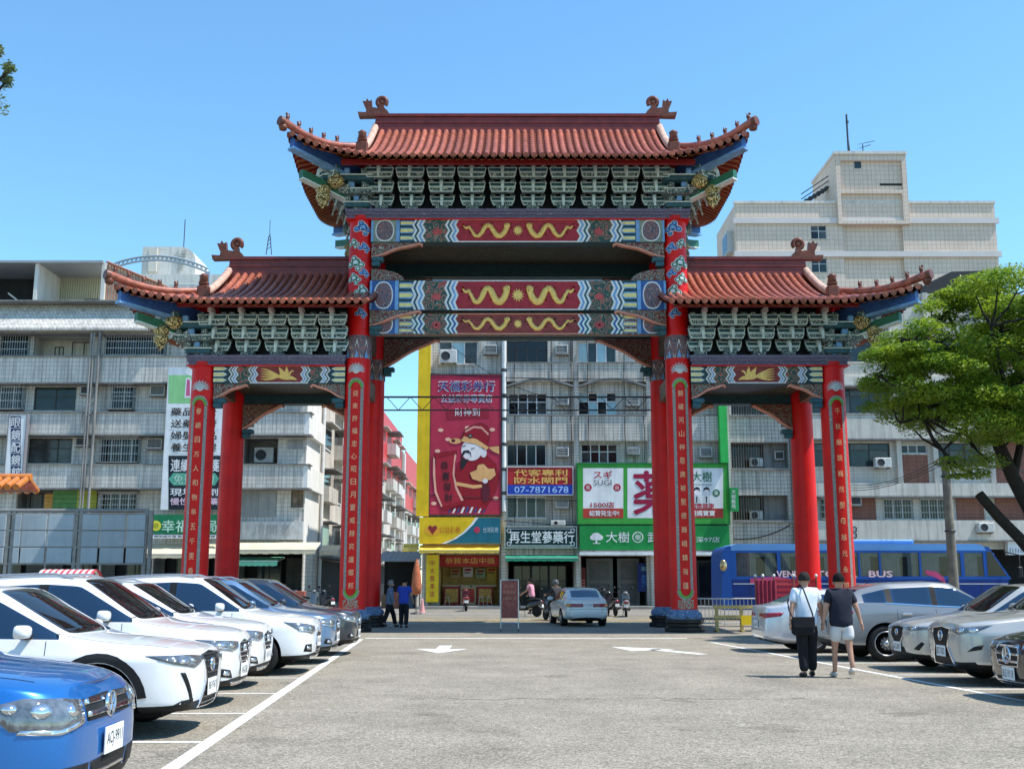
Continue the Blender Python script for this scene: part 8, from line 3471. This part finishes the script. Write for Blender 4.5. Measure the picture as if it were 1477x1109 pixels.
pt, q = person('man in white polo shirt and black trousers with shoulder bag walking away', (x, y), R(3), pose(.0, .02, (-.10, .12), ((-.10, .05), (.06, .06))), POLO, BLKT, SHOE_K, hair=mat('greying hair', (.025, .021, .019), .85, var=.4, vs=40, obj=True, spec=.15), H=1.71, build=1.2)
bt_ = thing('shoulder_bag', 'black messenger bag slung from the shoulder of the man in white', 'bag', (x, y, 0), R(3))
mb = MB()
mb.bbox(-.33, .06, -.29, -.16, .70, 1.0, .04)
mb.build('bag_body', BLKT, bt_)
mb = MB()
mb.bbox(-.32, .05, -.305, -.285, .82, 1.005, .015)
mb.build('flap', BLKT, bt_)
mb = MB()
mb.tube([(-.30, -.22, .98), (-.3, -.02, 1.1), (-.26, .17, 1.25), (-.14, .16, 1.42), (-.09, .02, 1.53), (-.07, -.13, 1.46), (-.02, -.195, 1.25), (.04, -.215, 1.05), (.05, -.225, .96)], .013, 6)
mb.build('strap', BLKT, bt_)
x, y = G(1214, 977)
person('man in dark tee and white shorts walking away beside the man in white', (x + .04, y), R(2), pose(.0, .02, (.14, -.16), ((.03, .05), (-.05, .08)), (0, .10)), NAVYT, SHORT, SHOE_W, shorts=True, H=1.69, build=1.2)
x, y = G(582, 905)
person('man in royal blue tee and dark trousers standing beyond the inner left column', (x, y), R(-8), pose(.0, .05, (.05, -.06), ((.22, .03), (.2, .03))), mat('royal blue tee cloth', (.03, .06, .36), .9, var=.1, vs=8, obj=True), BLKT, SHOE_K, H=1.68, build=1.12)
x, y = G(561, 904)
person('grey haired woman in blue grey top walking beside the inner left column', (x, y), R(-75), pose(.0, .04, (.26, -.24), ((-.08, .03), (.12, .03)), (0, .06)), mat('blue grey blouse cloth', (.14, .19, .27), .9, var=.5, vs=14, obj=True), BLKT, SHOE_K, hair=mat('grey hair', (.22, .21, .2), .7, var=.3, vs=40, obj=True), H=1.62, build=1.05, sleeve=.95, hairlen=.3)
x, y = G(768, 886, .12)
person('person in pink tee reaching over beside the herb shop scooter', (x, y + 1.0), R(60), pose(.0, .12, (.04, -.05), ((.42, .0), (.3, .0))), mat('pink tee cloth', (.62, .28, .36), .9, var=.1, vs=8, obj=True), BLKT, SHOE_K, H=1.58, z=.13)
x, y = G(797, 892, .1)
J = pose(0, .10)
for s_, sx in (('L', -1), ('R', 1)):
 J['el' + s_] = (sx * .26, .22, 1.18)
 J['wr' + s_] = (sx * .30, .42, 1.14)
 J['kn' + s_] = (sx * .17, .38, .82)
 J['an' + s_] = (sx * .15, .30, .42)
 J['to' + s_] = (sx * .16, .44, .40)
for n in ('hpL', 'hpR'):
 J[n] = (J[n][0], .02, .9)
rt, q = person('rider in dark clothes and helmet sitting on the scooter by the white saloon', (x + .18, y - .28), R(25), J, mat('dark grey jacket', (.04, .04, .045), .8, var=.2, vs=8, obj=True), BLKT, SHOE_K, H=1.66, z=-.02, sleeve=.95)
mb = MB()
hq = q['head1'] + Vector((0, .0, .03))
mb.lathe([(.128, -.07), (.14, -.01), (.13, .06), (.09, .115), (.0, .135)], 16, tuple(hq))
ht_ = mb.build('helmet', mat('grey helmet shell', (.08, .085, .09), .25, var=.1, vs=8, obj=True, coat=.6), rt)
# ---------------------------------------------------------------- trees
def leaf_material(name, c, tr=.4):
 m = bpy.data.materials.new(name)
 m.use_nodes = True
 t = m.node_tree
 L = t.links.new
 b = t.nodes['Principled BSDF']
 b.inputs['Roughness'].default_value = .45
 pos = nn(t, 'ShaderNodeNewGeometry')
 n = nn(t, 'ShaderNodeTexNoise')
 n.inputs['Scale'].default_value = 1.3
 n.inputs['Detail'].default_value = 5
 L(pos.outputs['Position'], n.inputs['Vector'])
 r = nn(t, 'ShaderNodeValToRGB')
 r.color_ramp.elements[0].position = .3
 r.color_ramp.elements[0].color = (c[0] * .55, c[1] * .7, c[2] * .8, 1)
 r.color_ramp.elements[1].position = .7
 r.color_ramp.elements[1].color = (c[0] * 1.5, c[1] * 1.25, c[2], 1)
 L(n.outputs['Fac'], r.inputs['Fac'])
 L(r.outputs['Color'], b.inputs['Base Color'])
 tl = nn(t, 'ShaderNodeBsdfTranslucent')
 L(r.outputs['Color'], tl.inputs['Color'])
 mx = nn(t, 'ShaderNodeMixShader')
 mx.inputs[0].default_value = tr
 L(b.outputs[0], mx.inputs[1])
 L(tl.outputs[0], mx.inputs[2])
 L(mx.outputs[0], t.nodes['Material Output'].inputs['Surface'])
 return m
BARK = mat('dark furrowed bark', (.02, .016, .013), .9, var=.35, vs=6, bump=.8, bs=14)
def leaves(mb, rnd, c, rx, ry, rz, n, size):
 for _ in range(n):
  while True:
   u = Vector((rnd.uniform(-1, 1), rnd.uniform(-1, 1), rnd.uniform(-1, 1)))
   if u.length < 1:
    break
  p = Vector(c) + Vector((u.x * rx, u.y * ry, u.z * rz + .25 * rz * (1 - u.x * u.x - u.y * u.y)))
  s = size * rnd.uniform(.65, 1.3)
  ax = Vector((rnd.gauss(0, 1), rnd.gauss(0, 1), rnd.gauss(0, .45))).normalized()
  up = Vector((rnd.gauss(0, .55), rnd.gauss(0, .55), 1)).normalized()
  sd_ = ax.cross(up).normalized()
  a, b = p - ax * s * .6, p + ax * s * .6
  mb.poly([a, p + sd_ * s * .26, b, p - sd_ * s * .26])
def big_tree():
 rnd = random.Random(11)
 Y = 31.0
 t = thing('broadleaf_tree', 'spreading bright green tree with dark leaning trunk at the right gate wing', 'tree', (P(1580, 900, Y)[0], Y, 0))
 ox = t.location.x
 PX = lambda px, py, dy=0.0: (P(px, py, Y + dy)[0] - ox, dy, P(px, py, Y + dy)[1])
 mb = MB()
 mb.tube([(0, 0, -.1), (-.15, 0, 1.2), PX(1522, 800), PX(1490, 742), PX(1462, 690), PX(1440, 640)], [.36, .30, .25, .21, .19, .17], 10)
 mb.build('trunk', BARK, t)
 limbs = [[(1441, 642, 0), (1405, 590, -.2), (1360, 572, -.6), (1315, 552, -1.0), (1265, 540, -1.3)], [(1462, 690, 0), (1478, 610, .3), (1470, 540, .6), (1440, 480, .8), (1420, 430, 1.0)], [(1441, 642, 0), (1420, 560, .4), (1390, 500, .8), (1365, 450, 1.2)],
    [(1405, 590, -.2), (1380, 540, -1.0), (1340, 490, -1.6), (1300, 490, -2)], [(1478, 610, .3), (1520, 540, -.5), (1560, 470, -1)], [(1440, 640, 0), (1450, 560, -1.2), (1430, 470, -2.2)], [(1360, 572, -.6), (1330, 600, -.9), (1300, 610, -1.1)], [(1405, 590, -.2), (1390, 620, .4), (1360, 650, .8)]]
 for l in limbs:
  mb = MB()
  n = len(l)
  mb.tube([PX(*q) for q in l], [.12 - .095 * i / (n - 1) for i in range(n)], 7)
  mb.build('limb', BARK, t)
 mb = MB()
 mb.tube([PX(1530, 850), PX(1500, 812), PX(1470, 775), PX(1440, 745), PX(1412, 712)], [.17, .16, .16, .15, .14], 9)
 mb.build('pruned_limb', BARK, t)
 cr = MB()
 pads = []
 crown_poly = [(1228, 548), (1236, 505), (1262, 472), (1300, 462), (1330, 442), (1348, 414), (1392, 395), (1440, 388), (1500, 380), (1560, 390), (1640, 420), (1690, 500), (1680, 590), (1600, 640), (1520, 640), (1470, 640), (1440, 665), (1404, 690), (1365, 698), (1340, 672), (1318, 640), (1290, 612), (1258, 596), (1232, 578)]
 def inside(x, y):
  c = False
  n = len(crown_poly)
  for i in range(n):
   (xa, ya), (xb, yb) = crown_poly[i], crown_poly[(i + 1) % n]
   if (ya > y) != (yb > y) and x < (xb - xa) * (y - ya) / (yb - ya) + xa:
    c = not c
  return c
 tries = 0
 while len(pads) < 235 and tries < 6000:
  tries += 1
  px, py = rnd.uniform(1225, 1700), rnd.uniform(385, 698)
  if not inside(px, py) or not inside(px - 16, py) or not inside(px, py - 6):
   continue
  dy = rnd.uniform(-2.6, 2.6) * (1 if px > 1300 else .5)
  if px < 1345 and py < 470:
   dy = rnd.uniform(-2.4, -.8)
  if any(abs(px - a) < 14 and abs(py - b) < 9 and abs(dy - c) < 1.1 for a, b, c in pads):
   continue
  pads.append((px, py, dy))
 for px, py, dy in pads:
  low = py > 590
  rx = rnd.uniform(.45, .95) * (.7 if py > 625 or px < 1270 else 1)
  leaves(cr, rnd, PX(px, py, dy), rx, rx, rx * rnd.uniform(.2, .45), int(rnd.uniform(350, 750) * rx * rx / .4), rnd.choice((.085, .10, .12)))
 cr.build('crown', leaf_material('sunlit young leaf', (.19, .30, .028), .5), t)
 tw = MB()
 for px, py, dy in pads:
  p = Vector(PX(px, py, dy))
  best = min((Vector(PX(*q)) for l in limbs for q in l[1:]), key=lambda v: (v - p).length)
  if (best - p).length < 3.2:
   m_ = (best + p) / 2 + Vector((0, 0, -.15))
   tw.tube([best, m_, p], [.045, .03, .012], 5, False)
 tag(tw.build('twigs', BARK, t), kind='stuff')
big_tree()
def left_tree():
 rnd = random.Random(3)
 x0, y0 = -12.2, 19.0
 t = thing('broadleaf_tree', 'tree standing left of the parked cars with only a leaf tip showing against the sky', 'tree', (x0, y0, 0))
 mb = MB()
 mb.tube([(0, 0, -.1), (.1, 0, 3), (.4, .1, 6), (.5, .2, 8.2)], [.3, .26, .2, .12], 9)
 mb.build('trunk', BARK, t)
 tips = [(P(-4, 74, 18.0)), (P(4, 90, 18.0)), (P(-10, 100, 18.0)), (P(-75, 60, 18)), (P(-75, 110, 18)), (P(-90, 80, 18.6)), (P(-120, 130, 19.5)), (P(-100, 40, 19))]
 cr = MB()
 for i, (a, b) in enumerate(tips):
  mb = MB()
  e = (a - x0, -1.0 + .25 * i, b)
  mb.tube([(.4, .1, 6 + .25 * i), ((.4 + e[0]) / 2, e[1] / 2, (6.5 + e[2]) / 2 + .5), e], [.09, .06, .02], 6)
  mb.build('limb', BARK, t)
  leaves(cr, rnd, e, .11 if i < 3 else .6, .15 if i < 3 else .6, .13 if i < 3 else .4, 110 if i < 3 else 320, .085)
 cr.build('crown', leaf_material('dull olive leaf', (.11, .17, .07), .4), t)
left_tree()
# ---------------------------------------------------------------- pole and wires
Yp = 44.0
x, z = P(1363, 660, Yp)
t = thing('utility_pole', 'weathered grey utility pole in front of the blue coach', 'pole', (x, Yp, 0))
mb = MB()
mb.tube([(0, 0, -.05), (0, 0, z * .5), (0, 0, z)], [.20, .18, .16], 12)
mb.build('shaft', mat('weathered concrete pole', (.20, .18, .15), .9, var=.3, vs=3, streak=.4), t)
for zz in (z - .2, z - .75, z * .55):
 mb = MB()
 mb.lathe([(.19, -.04), (.215, -.03), (.215, .03), (.19, .04)], 12, (0, 0, zz))
 mb.build('steel_band', STEEL, t)
mb = MB()
mb.box(-.5, .5, -.25, -.17, z - .35, z - .25)
mb.build('crossarm', STEEL, t)
for xx in (-.42, -.14, .14, .42):
 mb = MB()
 mb.lathe([(.03, 0), (.05, .03), (.03, .06), (.05, .09), (.02, .13)], 8, (xx, -.21, z - .25))
 mb.build('insulator', mat('brown porcelain', (.2, .08, .05), .3), t)
WIRE = mat('black cable', (.015, .015, .016), .6, var=0)
px0, pz0 = x, z
def wire(a, b, sag, label, r=.016):
 a, b = Vector(a), Vector(b)
 pts = []
 for k in range(17):
  f = k / 16
  p = a.lerp(b, f)
  p.z -= sag * 4 * f * (1 - f)
  pts.append(p)
 mb = MB()
 mb.tube(pts, r, 5)
 o = mb.build('overhead_wire', WIRE)
 tag(o, label, 'wire', 'overhead wires')
for i in range(4):
 xx = px0 - .42 + .28 * i
 wire((xx, Yp - .21, pz0 - .13), (xx + 14, Yp - 3 - i, pz0 - .6 - .5 * i), .5, ('topmost', 'second', 'third', 'lowest')[i] + ' cable running right from the utility pole crossarm')
 if i < 3:
  x2, z2 = P((1228, 1226, 1224)[i], (699, 703, 707)[i], FACADE - .6)
  wire((xx, Yp - .21, pz0 - .13), (x2, FACADE - .6, z2), .35, ('upper', 'middle', 'lower')[i] + ' cable from the utility pole to the brick block')
Yw = FACADE - .8
for py, lab, pa, pb in ((537, 'cable stretched across the shop row above the arched windows', 612, 1050), (713, 'cable stretched over the top of the red and blue sign', 617, 1045), (750, 'cable strung just above the dark green herb shop sign', 727, 1050)):
 (xa, za), (xb, zb_) = P(pa, py, Yw), P(pb, py + 4, Yw)
 wire((xa, FACADE - .5, za), (xb, FACADE - .5, zb_), .25, lab, .022)
(xa, za), (xb, zb_) = P(650, 497, FACADE - .4), P(800, 575, FACADE - .4)
wire((xa, FACADE - .36, za), (xb, FACADE - .36, zb_), .5, 'slanting cable from the top condenser across the red banner edge', .02)
(xa, za), (xb, zb_) = P(1052, 776, FACADE - .2), P(1140, 757, FACADE - .2)
wire((xa, FACADE - .16, za), (xb, FACADE - .16, zb_), .3, 'thick sagging cable low on the dim grey block above the coach', .035)
# ---------------------------------------------------------------- panel hoarding
Yh = 40.0
t = thing('panel_hoarding', 'wide steel frame hoarding of blue grey panels behind the white cars', 'hoarding', (0, Yh, 0))
HP = mat('blue grey sheet panel', (.33, .38, .41), .5, var=.12, vs=1.2, rand=.07, streak=.15)
HS = mat('dull steel post', (.24, .235, .225), .55, metal=.4, var=.2, vs=3)
zs = [P(0, a, Yh)[1] for a in (741, 765, 789, 813)]
ztop = P(0, 736, Yh)[1]
cols_ = [(-110, -70), (-68, -32), (-30, 7), (19, 29), (30, 66), (68, 105), (117, 142), (144, 180), (182, 209)]
for a, b in cols_:
 xa, xb = P(a, 780, Yh)[0], P(b, 780, Yh)[0]
 for k in range(3):
  mb = MB()
  mb.bbox(xa + .015, xb - .015, -.02, .02, zs[k + 1] + .02, zs[k] - .02, .01)
  mb.build('panel', HP, t)
for a in (-112, 13, 111, 212):
 for dx in (-.09, .09):
  xa = P(a, 780, Yh)[0] + dx
  mb = MB()
  mb.box(xa - .06, xa + .06, .025, .16, 0, ztop)
  mb.build('post', HS, t)
for k, zz in enumerate(zs):
 mb = MB()
 mb.box(P(-112, 780, Yh)[0], P(212, 780, Yh)[0], .021, .07, zz - .03, zz + .03)
 mb.build('rail', HS, t)
mb = MB()
mb.tube([(P(-112, 740, Yh)[0], .09, ztop), (P(213, 740, Yh)[0], .09, ztop)], .07, 8)
mb.build('top_rail', HS, t)
x0, x1, z0, z1 = rect(62, 821, 140, 834, 33)
t = thing('striped_canopy', 'red and white striped rounded stall canopy behind the white cars', 'canopy', ((x0 + x1) / 2, 33, 0))
hw = (x1 - x0) / 2
n = 18
for k in range(n):
 mb = MB()
 xa, xb = -hw + 2 * hw * k / n, -hw + 2 * hw * (k + 1) / n
 pts = [(-.6 + 1.2 * q / 8, z0 - .1 + (z1 - z0 + .1) * math.sin(PI * q / 8)) for q in range(9)]
 for q in range(8):
  mb.poly([(xa, pts[q][0], pts[q][1]), (xb, pts[q][0], pts[q][1]), (xb, pts[q + 1][0], pts[q + 1][1]), (xa, pts[q + 1][0], pts[q + 1][1])])
 mb.build('stripe', mat('canopy red', (.55, .06, .08), .7, var=.1, vs=4) if k % 2 else mat('canopy white', (.72, .68, .66), .7, var=.1, vs=4), t)
for sx in (-1, 1):
 for sy in (-1, 1):
  mb = MB()
  mb.tube([(sx * (hw - .05), sy * .55, 0), (sx * (hw - .05), sy * .55, z0 + .02)], .025, 6)
  mb.build('pole', HS, t)
Yv = 21.5
x1_, ze = P(44, 703, Yv)
t = thing('tiled_wall_cap', 'orange glazed tile coping of a low lattice wall at the far left', 'coping', (x1_, Yv, 0))
OT = mat('orange glazed tile', (.50, .16, .03), .3, var=.3, vs=4, coat=.4)
LW = 5.5
mb = MB()
mb.prism([(-.42, ze - .06), (.42, ze - .06), (.42, ze), (0, ze + .16), (-.42, ze)], -LW, -.02, axis='x')
ro = mb.build('coping_core', mat('weathered russet pan tile', (.16, .038, .022)), t)
n = int(LW / .17)
for k in range(n):
 u = -.08 - .17 * k
 for sy in (-1, 1):
  mb = MB()
  mb.cyl((u, sy * .46, ze - .03), (u, 0, ze + .17), .07, n=8)
  mb.build('tile_row', OT, ro)
mb = MB()
mb.tube([(-LW, 0, ze + .2), (0, 0, ze + .2)], .075, 8)
mb.build('ridge_tile', OT, ro)
for u in (-2.2, -LW + .2):
 mb = MB()
 mb.bbox(u - .2, u + .2, -.2, .2, 0, ze - .055, .02)
 mb.build('pier', CONC, t)
# ---------------------------------------------------------------- barriers, boards, small things
x0, y0 = P(1000, 880, 39.7)[0], 39.7
t = thing('crowd_barrier', 'galvanised crowd barrier with thin upright bars right of the inner right column', 'barrier', (x0, y0, 0))
GALV = mat('bright galvanised tube', (.55, .56, .56), .35, metal=.6, var=.1, vs=4)
wd = P(1096, 880, 39.7)[0] - x0
ht = P(1000, 863, 39.7)[1]
for nm, za in (('top_rail', ht), ('bottom_rail', .16)):
 mb = MB()
 mb.tube([(0, 0, za), (wd, 0, za)], .024, 8)
 mb.build(nm, GALV, t)
n = 17
for k in range(n + 1):
 mb = MB()
 xx = wd * k / n
 mb.tube([(xx, 0, .16 if k not in (0, 8, n) else .0), (xx, 0, ht)], .010 if k not in (0, 8, n) else .022, 6)
 mb.build('upright_bar', GALV, t)
for xx in (.0, wd):
 mb = MB()
 mb.tube([(xx, -.3, .02), (xx, .3, .02)], .02, 6)
 mb.build('foot', GALV, t)
x0, y0 = G(1030, 911)
t = thing('timber_barrier', 'ochre timber trestle barrier with a yellow board', 'barrier', (x0, y0, 0))
OCH = mat('ochre timber', (.48, .34, .13), .75, var=.25, vs=5)
wd = P(1094, 890, y0)[0] - x0
ht = P(1040, 873, y0)[1]
for xx in (.1, wd * .62, wd - .05):
 mb = MB()
 mb.box(xx - .05, xx + .05, -.05, .05, 0, ht)
 mb.build('post', OCH, t)
 mb = MB()
 mb.box(xx - .05, xx + .05, -.3, .3, 0, .06)
 mb.build('foot', OCH, t)
for za in (ht - .1, .42):
 mb = MB()
 mb.box(0, wd, -.08, -.051, za, za + .11)
 mb.build('rail', OCH, t)
mb = MB()
mb.box(wd * .6, wd - .03, -.1, -.081, .22, .52)
mb.build('yellow_board', mat('warning yellow board', (.75, .48, .01), .5, var=.05, vs=4), t)
Ym = 37.5
t = thing('mesh_fence', 'bright red plastic mesh fence on posts with white caps before the coach', 'fence', (0, Ym, 0))
RM = mat('red plastic mesh', (.50, .03, .04), .5, var=.12, vs=5)
xs_ = [P(a, 850, Ym)[0] for a in (1090, 1101, 1117, 1145, 1178)]
zt_ = P(0, 836, Ym)[1]
for xx in xs_:
 mb = MB()
 mb.cyl((xx, 0, 0), (xx, 0, zt_ + .12), .03, n=8)
 po = mb.build('post', mat('rust red post', (.30, .10, .06), .6), t)
 mb = MB()
 mb.lathe([(.035, 0), (.05, .03), (.04, .08), (.0, .1)], 10, (xx, 0, zt_ + .1))
 mb.build('cap', W_INK, po)
mb = MB()
xa, xb = xs_[2], xs_[-1]
n = 34
for k in range(n + 1):
 xx = xa + (xb - xa) * k / n
 mb.box(xx - .016, xx + .016, -.012, .0, .25, zt_)
for k in range(9):
 zz = .25 + (zt_ - .25) * k / 8
 mb.box(xa, xb, -.022, -.0121, zz - .02, zz + .02)
tag(mb.build('mesh', RM, t), kind='stuff')
mb = MB()
for k in range(10):
 f = k / 9
 mb.poly([(xs_[0] + (xa - xs_[0]) * f, -.04 - .05 * (k % 2), .7), (xs_[0] + (xa - xs_[0]) * (f + .112), -.04 - .05 * ((k + 1) % 2), .7), (xs_[0] + (xa - xs_[0]) * (f + .112), -.04 - .05 * ((k + 1) % 2), zt_ - .02), (xs_[0] + (xa - xs_[0]) * f, -.04 - .05 * (k % 2), zt_ - .02)])
mb.build('hanging_cloth', mat('maroon cloth', (.28, .03, .06), .85, var=.2, vs=4), t)
x0, y0 = G(735, 910)
t = thing('notice_board', 'brown red notice board in a wheeled silver frame standing under the gate', 'board', (x0, y0, 0))
hw = .29
ztb = P(735, 836, y0)[1]
for sx in (-1, 1):
 mb = MB()
 mb.tube([(sx * hw, 0, .08), (sx * hw, 0, ztb)], .018, 8)
 mb.build('frame_post', GALV, t)
 mb = MB()
 mb.tube([(sx * hw, -.22, .09), (sx * hw, .22, .09)], .016, 6)
 mb.build('foot', GALV, t)
 for sy in (-.2, .2):
  mb = MB()
  mb.lathe([(.0, -.015), (.045, -.015), (.045, .015), (0, .015)], 12, (sx * hw, sy, .045), axis='x')
  mb.build('castor', RUB, t)
for za in (ztb, .75, .28):
 mb = MB()
 mb.tube([(-hw, 0, za), (hw, 0, za)], .014, 6)
 mb.build('cross_rail', GALV, t)
mb = MB()
mb.bbox(-hw + .02, hw - .02, -.02, .012, .42, ztb - .03, .005)
mb.build('panel', mat('brown red lacquer board', (.22, .06, .05), .55, var=.3, vs=6), t)
for k, (st, wd_) in enumerate((('公告', .34), ('收費停車', .42), ('小客車每小時', .46), ('二十元', .3))):
 text(st, t, 0, -.024, ztb - .2 - .2 * k, wd_, .1, mat('faded gilt print', (.42, .20, .13), .6, var=.2, vs=8))
x0, y0 = G(600, 886, .08)
t = thing('furled_parasol', 'furled orange brown parasol standing at the lane mouth', 'parasol', (x0, y0, .09))
mb = MB()
mb.lathe([(.03, .9), (.22, .95), (.25, 1.3), (.2, 1.9), (.1, 2.4), (.02, 2.6)], 9)
mb.build('cloth', mat('orange brown canvas', (.42, .13, .06), .8, var=.25, vs=6, obj=True), t)
mb = MB()
mb.tube([(0, 0, 0), (0, 0, 2.65)], .02, 6)
mb.lathe([(.28, 0), (.28, .06), (.06, .1)], 14)
mb.build('stand', STEEL, t)
x0, y0 = G(609, 884, .08)
t = thing('traffic_cone', 'pale pink traffic cone beside the yellow pillar', 'cone', (x0, y0, .09))
mb = MB()
mb.lathe([(.14, .03), (.05, .6), (.03, .7), (0, .7)], 14)
mb.build('cone_body', mat('faded pink plastic', (.62, .30, .28), .6), t)
mb = MB()
mb.bbox(-.2, .2, -.2, .2, 0, .04, .01)
mb.build('base', mat('faded pink plastic', (.62, .30, .28)), t)
Yl = 63.5
x0, x1, z0, z1 = rect(548, 800, 605, 870, Yl)
t = thing('market_stall', 'dark market stall with sloping grey canopy filling the lane mouth', 'stall', ((x0 + x1) / 2, Yl, .16))
hw = (x1 - x0) / 2
ztl = z1 - .16
mb = MB()
n = 14
for k in range(n):
 xa = -hw + 2 * hw * k / n
 mb.prism([(-1.6, ztl - .35), (1.8, ztl + .25 + .03 * (k % 2)), (1.8, ztl + .19), (-1.6, ztl - .41)], xa, xa + 2 * hw / n, axis='x')
mb.build('canopy', mat('grey corrugated sheet', (.22, .23, .23), .6, var=.25, vs=2, streak=.3), t)
mb = MB()
mb.box(-hw + .1, hw - .4, 1.6, 1.7, 0, ztl + .1)
mb.build('back_shade', INT_D, t)  # dark sheet standing in for the shade under the canopy
for sx in (-1, 1):
 for yy in (-1.45, 1.5):
  mb = MB()
  mb.tube([(sx * (hw - .12), yy, 0), (sx * (hw - .12), yy, ztl - .3 + (.5 if yy > 0 else 0))], .03, 6)
  mb.build('post', STEEL, t)
for k in range(3):
 mb = MB()
 mb.bbox(-hw + .2 + k * .62, -hw + .75 + k * .62, -.6, .3, 0, .75 + .15 * (k % 2), .03)
 mb.build('counter', [mat('goods 1', (.20, .12, .07)), mat('goods 3', (.35, .1, .07)), mat('goods 2', (.10, .14, .2))][k], t)
for px in (742, 795, 822, 846, 898, 925):
 x, zt_ = P(px, 486, FACADE)
 zb_ = P(px, 665 if px > 835 else 755, FACADE)[1]
 mb = MB()
 pts = [(x + .03 * math.sin(k * 1.7 + px), FACADE - .46, zt_ + (zb_ - zt_) * k / 9) for k in range(10)]
 mb.tube(pts, .022, 5)
 mb.build('wall_cable', WIRE, mid_t)
rnd = random.Random(8)
GC = [(.30, .30, .28), (.20, .12, .07), (.10, .14, .2), (.35, .1, .07), (.4, .36, .25), (.06, .16, .1)]
GN = ['grey', 'brown', 'slate blue', 'brick red', 'straw', 'bottle green']
for i, px in enumerate((232, 250, 262, 312, 352, 366, 380, 404, 420, 432)):
 x0 = P(px, 850, 61.0)[0]
 h = rnd.uniform(.7, 1.5)
 t = thing('goods_stack', GN[i % 6] + ' stack of boxed goods ' + ('beside the cream awning post' if i < 4 else 'under the mint green cloth' if i < 8 else 'at the alley corner of the grey block'), 'boxes', (x0, 61.2 + rnd.random() * .4, FLOOR - .02))
 m_ = mat('goods %d' % (i % 6), GC[i % 6], .7, var=.3, vs=3)
 z = 0
 while z < h:
  hh = rnd.uniform(.22, .38)
  mb = MB()
  a = rnd.uniform(.2, .32)
  mb.bbox(-a, a, -.22, .22, z, z + hh - .004, .015)
  mb.build('box', m_, t)
  z += hh
bpy.data.scenes.remove(bench)
